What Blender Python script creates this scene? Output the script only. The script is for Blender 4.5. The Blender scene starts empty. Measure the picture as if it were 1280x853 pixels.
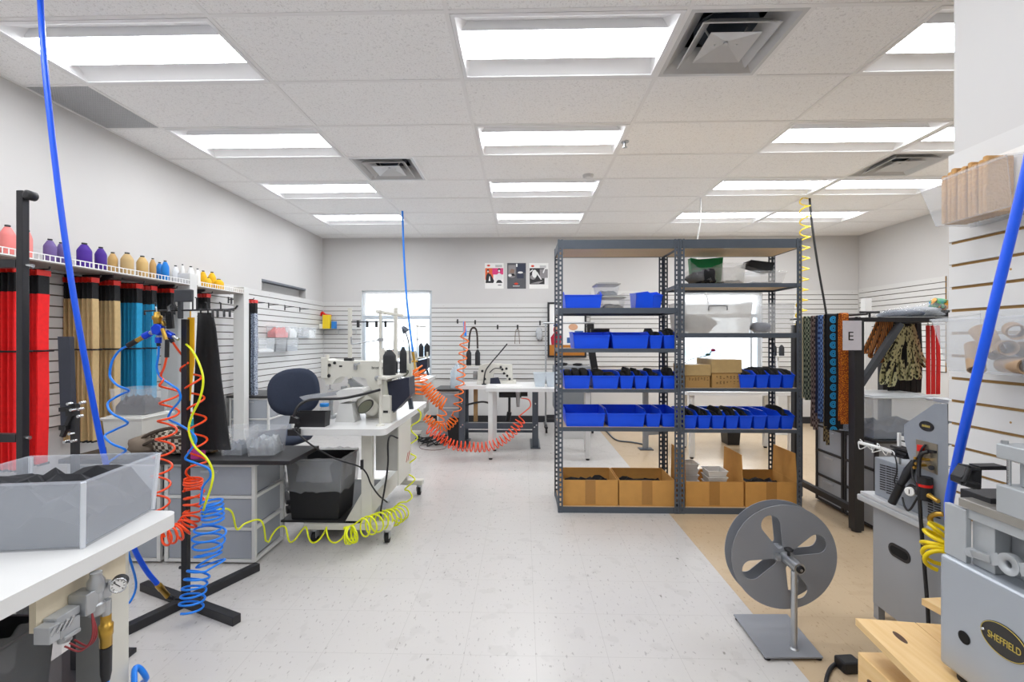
import bpy, math, random
from mathutils import Vector, Matrix
R = random.Random(7)
PI = math.pi
scene = bpy.context.scene
COL = scene.collection

# ------------------------------------------------------------------ camera
FOC, CX, CY, CAMH, YAW = 572.5, 640.0, 424.0, 1.345, 0.02366
cam = bpy.data.cameras.new('camera')
cam.sensor_width = 36.0
cam.lens = FOC / 1280 * 36.0
cam.shift_y = -(426.5 - CY) / 1280
cam.clip_start = 0.02
camo = bpy.data.objects.new('camera', cam)
camo.location = (0, 0, CAMH)
camo.rotation_euler = (PI / 2, 0, YAW)
COL.objects.link(camo)
scene.camera = camo
CA, SA = math.cos(YAW), math.sin(YAW)


def ray(px, py):
    xr, up = (px - CX) / FOC, (CY - py) / FOC
    return Vector((xr * CA - SA, xr * SA + CA, up))


def PY(px, py, Y):            # the measured photo point on the plane y = Y
    d = ray(px, py)
    return Vector((0, 0, CAMH)) + d * (Y / d.y)


def PX(px, py, X):
    d = ray(px, py)
    return Vector((0, 0, CAMH)) + d * (X / d.x)


def PZ(px, py, Z):
    d = ray(px, py)
    return Vector((0, 0, CAMH)) + d * ((Z - CAMH) / d.z)


# ------------------------------------------------------------------ materials
def lin(h):
    h = h.lstrip('#')
    v = [int(h[i:i + 2], 16) / 255 for i in (0, 2, 4)]
    return tuple((c / 12.92 if c <= .04045 else ((c + .055) / 1.055) ** 2.4) for c in v) + (1,)


MATS = {}


def mat(name, col, rough=.5, metal=0., alpha=1., var=.06, scale=30., bump=0., emit=0., trans=0., sheen=0.):
    if name in MATS:
        return MATS[name]
    m = bpy.data.materials.new(name)
    m.use_nodes = True
    nt = m.node_tree
    b = nt.nodes['Principled BSDF']
    c = lin(col)
    b.inputs['Roughness'].default_value = rough
    b.inputs['Metallic'].default_value = metal
    b.inputs['Alpha'].default_value = alpha
    if trans:
        b.inputs['Transmission Weight'].default_value = trans
        b.inputs['IOR'].default_value = 1.2
    if sheen:
        b.inputs['Sheen Weight'].default_value = sheen
    tc = nt.nodes.new('ShaderNodeTexCoord')
    nz = nt.nodes.new('ShaderNodeTexNoise')
    nz.inputs['Scale'].default_value = scale
    nz.inputs['Detail'].default_value = 3
    nt.links.new(tc.outputs['Object'], nz.inputs['Vector'])
    mx = nt.nodes.new('ShaderNodeMix')
    mx.data_type = 'RGBA'
    mx.inputs[6].default_value = tuple(x * (1 - var) for x in c[:3]) + (1,)
    mx.inputs[7].default_value = tuple(min(1, x * (1 + var)) for x in c[:3]) + (1,)
    nt.links.new(nz.outputs['Fac'], mx.inputs[0])
    nt.links.new(mx.outputs[2], b.inputs['Base Color'])
    if bump:
        bp = nt.nodes.new('ShaderNodeBump')
        bp.inputs['Strength'].default_value = bump
        bp.inputs['Distance'].default_value = .01
        nt.links.new(nz.outputs['Fac'], bp.inputs['Height'])
        nt.links.new(bp.outputs[0], b.inputs['Normal'])
    if emit:
        b.inputs['Emission Color'].default_value = c
        b.inputs['Emission Strength'].default_value = emit
    MATS[name] = m
    return m


def nodes_of(m):
    nt = m.node_tree
    return nt, nt.nodes['Principled BSDF']


# ------------------------------------------------------------------ mesh builder
class M:
    def __init__(self, T=None):
        self.v, self.f, self.mi, self.sm = [], [], [], []
        self.T = T
        self.cur = 0

    def add(self, vs, fs, smooth=False):
        n = len(self.v)
        for p in vs:
            p = Vector(p)
            self.v.append(self.T @ p if self.T else p)
        for f in fs:
            self.f.append([i + n for i in f])
            self.mi.append(self.cur)
            self.sm.append(smooth)
        return self

    def box(self, x0, x1, y0, y1, z0, z1, tx=0., ty=0.):
        """axis-aligned box; tx, ty shrink the bottom on each side (taper)"""
        if x0 > x1: x0, x1 = x1, x0
        if y0 > y1: y0, y1 = y1, y0
        if z0 > z1: z0, z1 = z1, z0
        vs = [(x0 + tx, y0 + ty, z0), (x1 - tx, y0 + ty, z0), (x1 - tx, y1 - ty, z0), (x0 + tx, y1 - ty, z0),
              (x0, y0, z1), (x1, y0, z1), (x1, y1, z1), (x0, y1, z1)]
        return self.add(vs, [(3, 2, 1, 0), (4, 5, 6, 7), (0, 1, 5, 4), (1, 2, 6, 5), (2, 3, 7, 6), (3, 0, 4, 7)])

    def bar(self, p0, p1, w, h, up=(0, 0, 1)):
        """rectangular bar from p0 to p1, w across, h along up"""
        p0, p1 = Vector(p0), Vector(p1)
        d = (p1 - p0).normalized()
        u = Vector(up)
        s = d.cross(u)
        if s.length < 1e-4:
            u = Vector((1, 0, 0)); s = d.cross(u)
        s.normalize()
        u = s.cross(d).normalized()
        s = s * w / 2; u = u * h / 2
        vs = [p0 - s - u, p0 + s - u, p0 + s + u, p0 - s + u, p1 - s - u, p1 + s - u, p1 + s + u, p1 - s + u]
        return self.add(vs, [(0, 3, 2, 1), (4, 5, 6, 7), (0, 1, 5, 4), (1, 2, 6, 5), (2, 3, 7, 6), (3, 0, 4, 7)][::1])

    def cyl(self, p0, p1, r0, r1=None, n=16, cap=True):
        r1 = r0 if r1 is None else r1
        p0, p1 = Vector(p0), Vector(p1)
        d = (p1 - p0).normalized()
        a = d.orthogonal().normalized(); b = d.cross(a)
        vs = []
        for p, r in ((p0, r0), (p1, r1)):
            for i in range(n):
                t = 2 * PI * i / n
                vs.append(p + (a * math.cos(t) + b * math.sin(t)) * r)
        self.add(vs, [(i, (i + 1) % n, n + (i + 1) % n, n + i) for i in range(n)], True)
        if cap:
            self.add(vs[:n], [tuple(range(n - 1, -1, -1))])
            self.add(vs[n:], [tuple(range(n))])
        return self

    def lathe(self, c, prof, n=20, axis=(0, 0, 1), cap=True):
        """prof: list of (r, h) along axis from point c"""
        c = Vector(c); d = Vector(axis).normalized()
        a = d.orthogonal().normalized(); b = d.cross(a)
        vs = []
        for r, h in prof:
            for i in range(n):
                t = 2 * PI * i / n
                vs.append(c + d * h + (a * math.cos(t) + b * math.sin(t)) * max(r, 1e-4))
        fs = []
        for k in range(len(prof) - 1):
            for i in range(n):
                j = (i + 1) % n
                fs.append((k * n + i, k * n + j, (k + 1) * n + j, (k + 1) * n + i))
        self.add(vs, fs, True)
        if cap:
            self.add(vs[:n], [tuple(range(n - 1, -1, -1))])
            self.add(vs[-n:], [tuple(range(n))])
        return self

    def tube(self, pts, r, n=8, cap=True, closed=False):
        pts = [Vector(p) for p in pts]
        N = len(pts)
        tang = []
        for i in range(N):
            a = pts[max(i - 1, 0)]; b = pts[min(i + 1, N - 1)]
            t = (b - a)
            tang.append(t.normalized() if t.length > 1e-9 else Vector((0, 0, 1)))
        nrm = tang[0].orthogonal().normalized()
        vs = []
        for i in range(N):
            t = tang[i]
            nrm = (nrm - t * nrm.dot(t))
            nrm = nrm.normalized() if nrm.length > 1e-6 else t.orthogonal().normalized()
            bn = t.cross(nrm)
            rr = r[i] if isinstance(r, (list, tuple)) else r
            for k in range(n):
                a = 2 * PI * k / n
                vs.append(pts[i] + (nrm * math.cos(a) + bn * math.sin(a)) * rr)
        fs = []
        for i in range(N - 1):
            for k in range(n):
                j = (k + 1) % n
                fs.append((i * n + k, i * n + j, (i + 1) * n + j, (i + 1) * n + k))
        self.add(vs, fs, True)
        if cap:
            self.add(vs[:n], [tuple(range(n - 1, -1, -1))])
            self.add(vs[-n:], [tuple(range(n))])
        return self

    def prism(self, poly, off, smooth=False):
        """poly: 3-D points of a planar outline, extruded by the vector off"""
        poly = [Vector(p) for p in poly]; off = Vector(off)
        n = len(poly)
        nn = Vector((0, 0, 0))
        for i in range(n):
            nn += poly[i].cross(poly[(i + 1) % n])
        if nn.dot(off) > 0:
            poly = poly[::-1]
        vs = poly + [p + off for p in poly]
        self.add(vs, [tuple(range(n)), tuple(range(2 * n - 1, n - 1, -1))])
        return self.add(vs, [(i, n + i, n + (i + 1) % n, (i + 1) % n) for i in range(n)], smooth)

    def ribbon(self, pts, wv, th):
        """a flat band along pts, width vector wv (full), thickness th"""
        pts = [Vector(p) for p in pts]; wv = Vector(wv)
        N = len(pts); vs = []
        for i in range(N):
            t = (pts[min(i + 1, N - 1)] - pts[max(i - 1, 0)]).normalized()
            w = wv if isinstance(wv, Vector) else wv[i]
            nn = t.cross(w).normalized() * th / 2
            h = w / 2
            vs += [pts[i] - h - nn, pts[i] + h - nn, pts[i] + h + nn, pts[i] - h + nn]
        fs = []
        for i in range(N - 1):
            for k in range(4):
                j = (k + 1) % 4
                fs.append((4 * i + k, 4 * i + j, 4 * i + 4 + j, 4 * i + 4 + k))
        fs += [(3, 2, 1, 0), (4 * N - 4, 4 * N - 3, 4 * N - 2, 4 * N - 1)]
        return self.add(vs, fs)

    def tray(self, x0, x1, y0, y1, z0, z1, t=.003, tx=0., ty=0., rim=0.):
        """open-topped container with real walls; tx, ty taper of the bottom; rim outward lip"""
        def ring(z, i, f):
            a = tx * f + i; b = ty * f + i
            return [(x0 + a, y0 + b, z), (x1 - a, y0 + b, z), (x1 - a, y1 - b, z), (x0 + a, y1 - b, z)]
        rings = [ring(z0, 0, 1), ring(z1, 0, 0)]
        if rim:
            rings += [ring(z1, -rim, 0), ring(z1 + .004, -rim, 0)]
        rings += [ring(z1 + (.004 if rim else 0), t, 0), ring(z0 + t, t, 1)]
        vs = [p for r in rings for p in r]
        fs = [(3, 2, 1, 0)]
        for k in range(len(rings) - 1):
            for i in range(4):
                j = (i + 1) % 4
                fs.append((4 * k + i, 4 * k + j, 4 * k + 4 + j, 4 * k + 4 + i))
        k = 4 * (len(rings) - 1)
        fs.append((k, k + 1, k + 2, k + 3))
        return self.add(vs, fs)

    def blob(self, c, rx, ry, rz, n=12, m=8, jit=.0, sq=1.0, rng=R):
        """lumpy ellipsoid"""
        vs = [(c[0], c[1], c[2] - rz)]
        pw = lambda q: math.copysign(abs(q) ** sq, q)
        for j in range(1, m):
            ph = -PI / 2 + PI * j / m
            for i in range(n):
                t = 2 * PI * i / n
                k = 1 + rng.uniform(-jit, jit)
                vs.append((c[0] + rx * pw(math.cos(ph)) * pw(math.cos(t)) * k, c[1] + ry * pw(math.cos(ph)) * pw(math.sin(t)) * k, c[2] + rz * pw(math.sin(ph)) * k))
        vs.append((c[0], c[1], c[2] + rz))
        fs = [(0, 1 + (i + 1) % n, 1 + i) for i in range(n)]
        for j in range(m - 2):
            for i in range(n):
                k = (i + 1) % n
                fs.append((1 + j * n + i, 1 + j * n + k, 1 + (j + 1) * n + k, 1 + (j + 1) * n + i))
        b = 1 + (m - 2) * n
        fs += [(b + i, b + (i + 1) % n, len(vs) - 1) for i in range(n)]
        return self.add(vs, fs, True)

    def heap(self, x0, x1, y0, y1, z0, zt, n=9, jit=.4, rng=R):
        """crumpled surface filling a rectangle from z0 up to about zt (closed)"""
        h = zt - z0
        vs = []
        for j in range(n + 1):
            for i in range(n + 1):
                e = min(i, n - i, j, n - j)
                k = .55 if e == 0 else 1.
                vs.append((x0 + (x1 - x0) * i / n, y0 + (y1 - y0) * j / n, z0 + h * k * (1 - rng.random() * jit)))
        fs = []
        for j in range(n):
            for i in range(n):
                a = j * (n + 1) + i
                fs.append((a, a + 1, a + n + 2, a + n + 1))
        self.add(vs, fs, False)
        bs = [(x0, y0, z0), (x1, y0, z0), (x1, y1, z0), (x0, y1, z0)]
        rim = [vs[i] for i in range(n + 1)]
        def skirt(top):
            m = len(top)
            v2 = list(top) + [(p[0], p[1], z0) for p in top]
            self.add(v2, [(i, m + i, m + i + 1, i + 1) for i in range(m - 1)])
        skirt([vs[i] for i in range(n + 1)])
        skirt([vs[n + (n + 1) * j] for j in range(n + 1)])
        skirt([vs[(n + 1) * n + n - i] for i in range(n + 1)])
        skirt([vs[(n + 1) * (n - j)] for j in range(n + 1)])
        return self.add(bs, [(3, 2, 1, 0)])

    def build(self, name, mats, parent=None, bevel=0., seg=2, **tg):
        mats = mats if isinstance(mats, (list, tuple)) else [mats]
        off = Vector((0, 0, 0))
        if parent is not None:
            p = parent
            while p is not None:
                off += p.location
                p = p.parent
        else:
            xs = [v.x for v in self.v]; ys = [v.y for v in self.v]; zs = [v.z for v in self.v]
            off = Vector(((min(xs) + max(xs)) / 2, (min(ys) + max(ys)) / 2, min(zs)))
        me = bpy.data.meshes.new(name)
        me.from_pydata([v - off for v in self.v], [], self.f)
        me.polygons.foreach_set('material_index', self.mi)
        me.polygons.foreach_set('use_smooth', self.sm)
        for m_ in mats:
            me.materials.append(m_)
        me.update()
        o = bpy.data.objects.new(name, me)
        COL.objects.link(o)
        if parent is not None:
            o.parent = parent
        else:
            o.location = off
        if bevel:
            b = o.modifiers.new('bevel', 'BEVEL')
            b.width = bevel; b.segments = seg; b.limit_method = 'ANGLE'; b.angle_limit = math.radians(40)
        if tg:
            tag(o, **tg)
        return o


def tag(o, label=None, cat=None, group=None, kind=None):
    if label: o['label'] = label
    if cat: o['category'] = cat
    if group: o['group'] = group
    if kind: o['kind'] = kind
    return o


def thing(name, label, cat, loc=(0, 0, 0), group=None):
    o = bpy.data.objects.new(name, None)
    o.empty_display_size = .05
    o.location = loc
    COL.objects.link(o)
    return tag(o, label, cat, group)


def kids(o):
    return [c for c in bpy.data.objects if c.parent is o]


def dup(root, loc, rz=0., label=None, group=None, swap=None):
    def cp(o, par):
        c = o.copy()
        COL.objects.link(c)
        if par is not None:
            c.parent = par
        if swap and c.type == 'MESH' and any(s.material and s.material.name in swap for s in c.material_slots):
            for s in c.material_slots:
                if s.material and s.material.name in swap:
                    s.link = 'OBJECT'
                    s.material = swap[s.material.name] if not isinstance(swap[s.material.name], str) else MATS[swap[s.material.name]]
        for k in kids(o):
            cp(k, c)
        return c
    r = cp(root, None)
    r.location = loc
    r.rotation_euler = (0, 0, rz)
    if label: r['label'] = label
    if group: r['group'] = group
    return r


def struct(o):
    o['kind'] = 'structure'
    return o


def spline(pts, k=8):
    """Catmull-Rom through pts"""
    P = [Vector(p) for p in pts]
    if len(P) < 3:
        return P
    out = []
    for i in range(len(P) - 1):
        p0 = P[i - 1] if i else P[0] * 2 - P[1]
        p1, p2 = P[i], P[i + 1]
        p3 = P[i + 2] if i + 2 < len(P) else P[-1] * 2 - P[-2]
        for s in range(k):
            t = s / k
            out.append(.5 * ((2 * p1) + (p2 - p0) * t + (2 * p0 - 5 * p1 + 4 * p2 - p3) * t * t + (3 * p1 - p0 - 3 * p2 + p3) * t ** 3))
    out.append(P[-1])
    return out


def coil(axis, Rad, turns, per=14, ph=0., ref=None, ease=0.):
    """helix of radius Rad around the polyline axis"""
    A = spline(axis, 12) if len(axis) > 2 else [Vector(axis[0]).lerp(Vector(axis[1]), i / 12) for i in range(13)]
    L = [0.]
    for i in range(1, len(A)):
        L.append(L[-1] + (A[i] - A[i - 1]).length)
    N = int(turns * per)
    out = []
    nrm = None
    j = 0
    for s in range(N + 1):
        l = L[-1] * s / N
        while j < len(L) - 2 and L[j + 1] < l:
            j += 1
        f = (l - L[j]) / max(L[j + 1] - L[j], 1e-9)
        p = A[j].lerp(A[j + 1], f)
        t = (A[j + 1] - A[j]).normalized()
        if nrm is None:
            nrm = Vector(ref) if ref else t.orthogonal()
        nrm = (nrm - t * nrm.dot(t)).normalized()
        b = t.cross(nrm)
        a = 2 * PI * turns * s / N + ph
        rr = Rad if not callable(Rad) else Rad(s / N)
        out.append(p + (nrm * math.cos(a) + b * math.sin(a)) * rr)
    return out


def rotz(c, a):
    return Matrix.Translation(Vector(c)) @ Matrix.Rotation(a, 4, 'Z')
# ------------------------------------------------------------------ common materials
WALLM = mat('wall_paint', '#d2d0ce', .6, var=.015, scale=4)
WHITE = mat('white_laminate', '#e0e0df', .32, var=.02, scale=8)
WHITEM = mat('white_metal', '#dcdcda', .4, var=.02)
CREAM = mat('cream_enamel', '#d8d6cc', .38, var=.02)
BLACKP = mat('black_plastic', '#1c1c1f', .45, var=.15)
BLACKM = mat('black_metal', '#232327', .45, var=.1)
STEEL = mat('brushed_steel', '#b9bcbf', .35, .8, var=.08)
CHROME = mat('chrome', '#cfd2d4', .18, .95, var=.03)
DGREY = mat('dark_grey_steel', '#555d67', .45, .2, var=.08)
MGREY = mat('grey_enamel', '#9298a0', .42, .15, var=.05)
BLUEBIN = mat('blue_polypropylene', '#0a55f8', .38, var=.06, scale=12)
CARD = mat('cardboard', '#d09a52', .8, var=.1, scale=18)
CARDIN = mat('cardboard_inside', '#ad8048', .85, var=.08, scale=12)
TAPE = mat('packing_tape', '#b07f42', .3, var=.08, scale=40)
PBOARD = mat('particle_board', '#cfb693', .8, var=.12, scale=90)
BLACKF = mat('black_webbing', '#17171a', .9, var=.3, scale=120, bump=.3)
CLEAR = mat('clear_plastic', '#eef2f5', .12, alpha=.14, var=.02)
FROST = mat('frosted_plastic', '#e4e8ee', .35, alpha=.5, var=.03)
FROSTD = mat('frosted_drawer', '#c3c9d2', .4, alpha=.6, var=.06, scale=5)
MILK = mat('milky_plastic', '#ecece8', .4, alpha=.75, var=.03)
FILM = mat('plastic_film', '#e5e8ec', .12, alpha=.14, var=.1, scale=25, bump=.8)
BRASS = mat('brass', '#c9a14a', .3, .9, var=.08)
BLUEH = mat('blue_hose', '#0a58ea', .35, var=.05)
LBLUE = mat('light_blue_hose', '#1484f2', .3, var=.05)
ORANGE = mat('orange_red_hose', '#ff5018', .3, var=.06)
ORANGE2 = mat('orange_hose', '#ff7a12', .3, var=.06)
YELLOW = mat('neon_yellow_hose', '#e8f01a', .3, var=.04)
YELLOW2 = mat('golden_yellow_hose', '#f4d814', .3, var=.04)
REDP = mat('red_plastic', '#d92015', .35, var=.06)
REDW = mat('red_webbing', '#ee1a1c', .75, var=.12, scale=60)
PAPER = mat('paper', '#f3f2ef', .7, var=.01)
WOOD = mat('pine_wood', '#e2bd82', .6, var=.12, scale=7)
MDF = mat('raw_mdf', '#b08a55', .85, var=.12, scale=60)
GROOVE = mat('slat_groove', '#5c544a', .8, var=.1)
RUBBER = mat('rubber', '#1a1a1c', .7, var=.1)

XL, XR, YB, YF, ZC = -3.27, 5.34, 7.41, -2.6, 2.996
XT = 1.125                        # where the white floor tiles meet the tan ones

# ------------------------------------------------------------------ floor
def floor_mat(name, base, speck, x0, y0, var):
    m = mat(name, base, .24, var=var, scale=3)
    nt, b = nodes_of(m)
    b.inputs['Specular IOR Level'].default_value = .35
    tc = nt.nodes.new('ShaderNodeTexCoord')
    mp = nt.nodes.new('ShaderNodeMapping')
    nt.links.new(tc.outputs['Object'], mp.inputs['Vector'])
    # tile seams, 12 inch
    sep = nt.nodes.new('ShaderNodeSeparateXYZ')
    geo = nt.nodes.new('ShaderNodeNewGeometry')
    nt.links.new(geo.outputs['Position'], sep.inputs[0])
    seams = []
    for ax, o in ((0, x0), (1, y0)):
        s = nt.nodes.new('ShaderNodeMath'); s.operation = 'SUBTRACT'; s.inputs[1].default_value = o
        nt.links.new(sep.outputs[ax], s.inputs[0])
        w = nt.nodes.new('ShaderNodeMath'); w.operation = 'PINGPONG'; w.inputs[1].default_value = .1524
        nt.links.new(s.outputs[0], w.inputs[0])
        l = nt.nodes.new('ShaderNodeMath'); l.operation = 'LESS_THAN'; l.inputs[1].default_value = .0013
        nt.links.new(w.outputs[0], l.inputs[0])
        seams.append(l)
    mxs = nt.nodes.new('ShaderNodeMath'); mxs.operation = 'MAXIMUM'
    nt.links.new(seams[0].outputs[0], mxs.inputs[0]); nt.links.new(seams[1].outputs[0], mxs.inputs[1])
    # chips: stretched noise
    prev = b.inputs['Base Color'].links[0].from_socket
    for sc, thr, k, st in ((75, .645, .34, (1, .42, 1)), (24, .725, .62, (1, .5, 1)), (9, .60, .07, (1, 1, 1))):
        mp2 = nt.nodes.new('ShaderNodeMapping'); mp2.inputs['Scale'].default_value = st
        mp2.inputs['Rotation'].default_value = (0, 0, sc * .1)
        nt.links.new(geo.outputs['Position'], mp2.inputs['Vector'])
        nz = nt.nodes.new('ShaderNodeTexNoise'); nz.inputs['Scale'].default_value = sc; nz.inputs['Detail'].default_value = 2
        nt.links.new(mp2.outputs[0], nz.inputs['Vector'])
        rp = nt.nodes.new('ShaderNodeMapRange'); rp.inputs['From Min'].default_value = thr; rp.inputs['From Max'].default_value = thr + .05
        rp.inputs['To Max'].default_value = k
        nt.links.new(nz.outputs['Fac'], rp.inputs['Value'])
        mx = nt.nodes.new('ShaderNodeMix'); mx.data_type = 'RGBA'
        mx.inputs[7].default_value = lin(speck)
        nt.links.new(rp.outputs[0], mx.inputs[0]); nt.links.new(prev, mx.inputs[6])
        prev = mx.outputs[2]
    mx = nt.nodes.new('ShaderNodeMix'); mx.data_type = 'RGBA'
    mx.inputs[7].default_value = lin(speck)
    ml = nt.nodes.new('ShaderNodeMath'); ml.operation = 'MULTIPLY'; ml.inputs[1].default_value = .17
    nt.links.new(mxs.outputs[0], ml.inputs[0])
    nt.links.new(ml.outputs[0], mx.inputs[0]); nt.links.new(prev, mx.inputs[6])
    nt.links.new(mx.outputs[2], b.inputs['Base Color'])
    return m


VCTW = floor_mat('white_vinyl_tile', '#c8c5c2', '#5d574f', .055, 1.944, .035)
VCTT = floor_mat('tan_vinyl_tile', '#c6b092', '#8a6e4c', XT, 1.944, .04)
m = M(); m.box(XL - .1, XT, YF - .1, YB + .1, -.1, 0); struct(m.build('floor', VCTW))
m = M(); m.box(XT, XR + .1, YF - .1, YB + .1, -.1, 0); struct(m.build('floor', VCTT))

# ------------------------------------------------------------------ ceiling tiles and grid
CEIL = mat('acoustic_tile', '#fefdfc', .9, var=.02, scale=4)
nt, b = nodes_of(CEIL)
geo = nt.nodes.new('ShaderNodeNewGeometry')
prev = b.inputs['Base Color'].links[0].from_socket
for sc, thr, k in ((85, .585, .20), (210, .59, .18)):
    nz = nt.nodes.new('ShaderNodeTexNoise'); nz.inputs['Scale'].default_value = sc; nz.inputs['Detail'].default_value = 2.5
    nz.inputs['Distortion'].default_value = .8
    nt.links.new(geo.outputs['Position'], nz.inputs['Vector'])
    rp = nt.nodes.new('ShaderNodeMapRange'); rp.inputs['From Min'].default_value = thr; rp.inputs['From Max'].default_value = thr + .04
    rp.inputs['To Max'].default_value = k
    nt.links.new(nz.outputs['Fac'], rp.inputs['Value'])
    mx = nt.nodes.new('ShaderNodeMix'); mx.data_type = 'RGBA'; mx.inputs[7].default_value = lin('#7d7b78')
    nt.links.new(rp.outputs[0], mx.inputs[0]); nt.links.new(prev, mx.inputs[6])
    prev = mx.outputs[2]
nt.links.new(prev, b.inputs['Base Color'])
GX0, GY0, TX, TY = -.385, 2.297, 1.2192, .6096
def gx(i): return GX0 + TX * i
def gy(j): return GY0 + TY * j
LIGHTS = [(i, j) for j in (-6, -4, -2, 0, 2, 4, 6) for i in (-2, 0, 2, 3)]
LIGHTS = [(i, j) for (i, j) in LIGHTS if gy(j) > YF and not (j < -1 and i >= 2)]
VENTS = [(1, 0), (-1, 3), (3, 3)]
holes = {(i, j) for i, j in LIGHTS}
m = M()
for j in range(-8, 9):
    y0, y1 = max(gy(j), YF), min(gy(j + 1), YB)
    if y1 - y0 < .01: continue
    for i in range(-3, 5):
        x0, x1 = max(gx(i), XL), min(gx(i + 1), XR)
        if (i, j) in holes or x1 - x0 < .01: continue
        if (i, j) == (-3, 1): continue
        if (i, j) in VENTS:
            x0 = x0 + .61
        m.box(x0, x1, y0, y1, ZC, ZC + .02)
struct(m.build('ceiling', CEIL))
m = M()
for i in range(-2, 5):
    m.box(gx(i) - .012, gx(i) + .012, YF, YB, ZC - .004, ZC + .01)
for j in range(-8, 9):
    if YF < gy(j) < YB:
        m.box(XL, XR, gy(j) - .012, gy(j) + .012, ZC - .0035, ZC + .01)
for i, j in VENTS:
    m.box(gx(i) + .598, gx(i) + .622, gy(j), gy(j + 1), ZC - .004, ZC + .01)
for a in (XL, XR):
    m.box(a - .02, a + .02, YF, YB, ZC - .005, ZC + .01)
m.box(XL, XR, YB - .02, YB, ZC - .005, ZC + .01)
struct(m.build('trim_1', mat('ceiling_grid_white', '#f2f1f0', .5, var=.01)))
m = M(); m.box(XL - .1, XR + .1, YF - .1, YB + .1, ZC + .30, ZC + .36)
struct(m.build('ceiling', mat('plenum_dark', '#55565a', .9)))

# ------------------------------------------------------------------ troffer lights
LENS = mat('light_lens', '#f8fbff', .5, emit=15.5)
REFL = mat('reflector_white', '#f4f4f5', .55, var=.01)
m = M()
hw, hd = TX / 2 - .014, TY / 2 - .014
# frame flange, open inside
t0 = thing('ceiling_light', 'x', 'ceiling light', (0, 0, ZC))
m = M()
fl = .022
for a in (-1, 1):
    m.box(-hw, hw, a * hd, a * (hd - fl), ZC - .006, ZC + .02)
    m.box(a * hw, a * (hw - fl), -hd + fl, hd - fl, ZC - .006, ZC + .02)
m.build('frame', REFL, t0)
m = M()
iw, idp, lw = hw - fl, hd - fl, .125
# trough: two sloping reflectors rising from the flange to the lens, and two ends
for a in (-1, 1):
    m.prism([(-iw, a * idp, ZC), (-iw, a * lw, ZC + .075), (-iw, a * lw, ZC + .08), (-iw, a * idp, ZC + .085)], (2 * iw, 0, 0))
    m.prism([(a * iw, -idp, ZC), (a * (iw - .05), -lw, ZC + .075), (a * (iw - .05), lw, ZC + .075), (a * iw, idp, ZC), (a * iw, idp, ZC + .08), (a * iw, -idp, ZC + .08)][:4], (0, 0, .01))
m.box(-iw, iw, -idp, idp, ZC + .085, ZC + .09)
m.build('reflector', REFL, t0)
m = M()
m.box(-iw + .02, iw - .02, -lw, lw, ZC + .02, ZC + .08)
m.build('lamp_housing', REFL, t0)
m = M()
prof = [(-lw, .0195), (-lw * .75, .013), (-lw * .3, .010), (lw * .3, .010), (lw * .75, .013), (lw, .0195)]
m.prism([(-iw + .02, y, ZC + z) for y, z in prof], (2 * iw - .04, 0, 0))
m.build('lens', LENS, t0)
colname = {-2: 'leftmost column', 0: 'middle column', 2: 'column right of the middle', 3: 'rightmost column'}
rowname = {0: 'nearest the camera', 2: 'second row from the camera', 4: 'third row from the camera', 6: 'row nearest the back wall'}
first = True
for i, j in LIGHTS:
    loc = (gx(i) + TX / 2, gy(j) + TY / 2, ZC)
    lab = 'bright recessed ceiling light, %s, %s' % (colname[i], rowname[j]) if j >= 0 else 'recessed ceiling light behind the camera'
    if first:
        t0.location = loc; t0['label'] = lab; t0['group'] = 'ceiling lights'; first = False
    else:
        dup(t0, loc, 0, lab, 'ceiling lights')

# ------------------------------------------------------------------ walls
def wall_y(m, y0, y1, x0, x1, hs, z1=None):
    """wall slab spanning x, with rectangular holes hs = [(x0,x1,z0,z1)]"""
    z1 = z1 or ZC + .3
    xs = sorted({x0, x1} | {a for h in hs for a in h[:2]})
    for a, b_ in zip(xs, xs[1:]):
        hh = [h for h in hs if h[0] <= a and h[1] >= b_]
        if hh:
            h = hh[0]
            m.box(a, b_, y0, y1, 0, h[2]); m.box(a, b_, y0, y1, h[3], z1)
        else:
            m.box(a, b_, y0, y1, 0, z1)

W1 = (-2.634, -1.48, .74, 2.135)
W2 = (2.57, 3.82, .80, 2.09)
m = M(); wall_y(m, YB, YB + .14, XL - .14, XR + .14, [W1, W2]); struct(m.build('wall_back', WALLM))
LW = (5.66, 6.82, 1.5, 2.10)
m = M()
m.box(XL - .14, XL, YF - .1, LW[0], 0, ZC + .3); m.box(XL - .14, XL, LW[1], YB, 0, ZC + .3)
m.box(XL - .14, XL, LW[0], LW[1], 0, LW[2]); m.box(XL - .14, XL, LW[0], LW[1], LW[3], ZC + .3)
m.box(XL - .14, XL - .10, LW[0], LW[1], LW[2], LW[3])
struct(m.build('wall_left', WALLM))
m = M(); m.box(XR, XR + .14, YF - .1, YB + .14, 0, ZC + .3); struct(m.build('wall_right', WALLM))
m = M(); m.box(XL - .14, XR + .14, YF - .14, YF, 0, ZC + .3); struct(m.build('wall_front', WALLM))
XP, YP = 1.473, 1.60
m = M(); m.box(XP, XP + .15, YF, YP, 0, ZC); struct(m.build('wall_partition', WALLM))
# high window recess trim
m = M(); m.box(XL - .10, XL + .004, LW[0], LW[1], LW[3] - .025, LW[3]); struct(m.build('trim_2', mat('grey_trim', '#70747c', .5)))
# baseboards
BB = mat('black_baseboard', '#26262a', .5)
m = M(); m.box(XL, XR, YB - .012, YB, 0, .105); struct(m.build('baseboard_back', BB))
m = M(); m.box(XL, XL + .012, YF, YB - .012, 0, .105); struct(m.build('baseboard_left', BB))
m = M(); m.box(XR - .012, XR, YF, YB - .012, 0, .105); struct(m.build('baseboard_right', BB))

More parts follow.
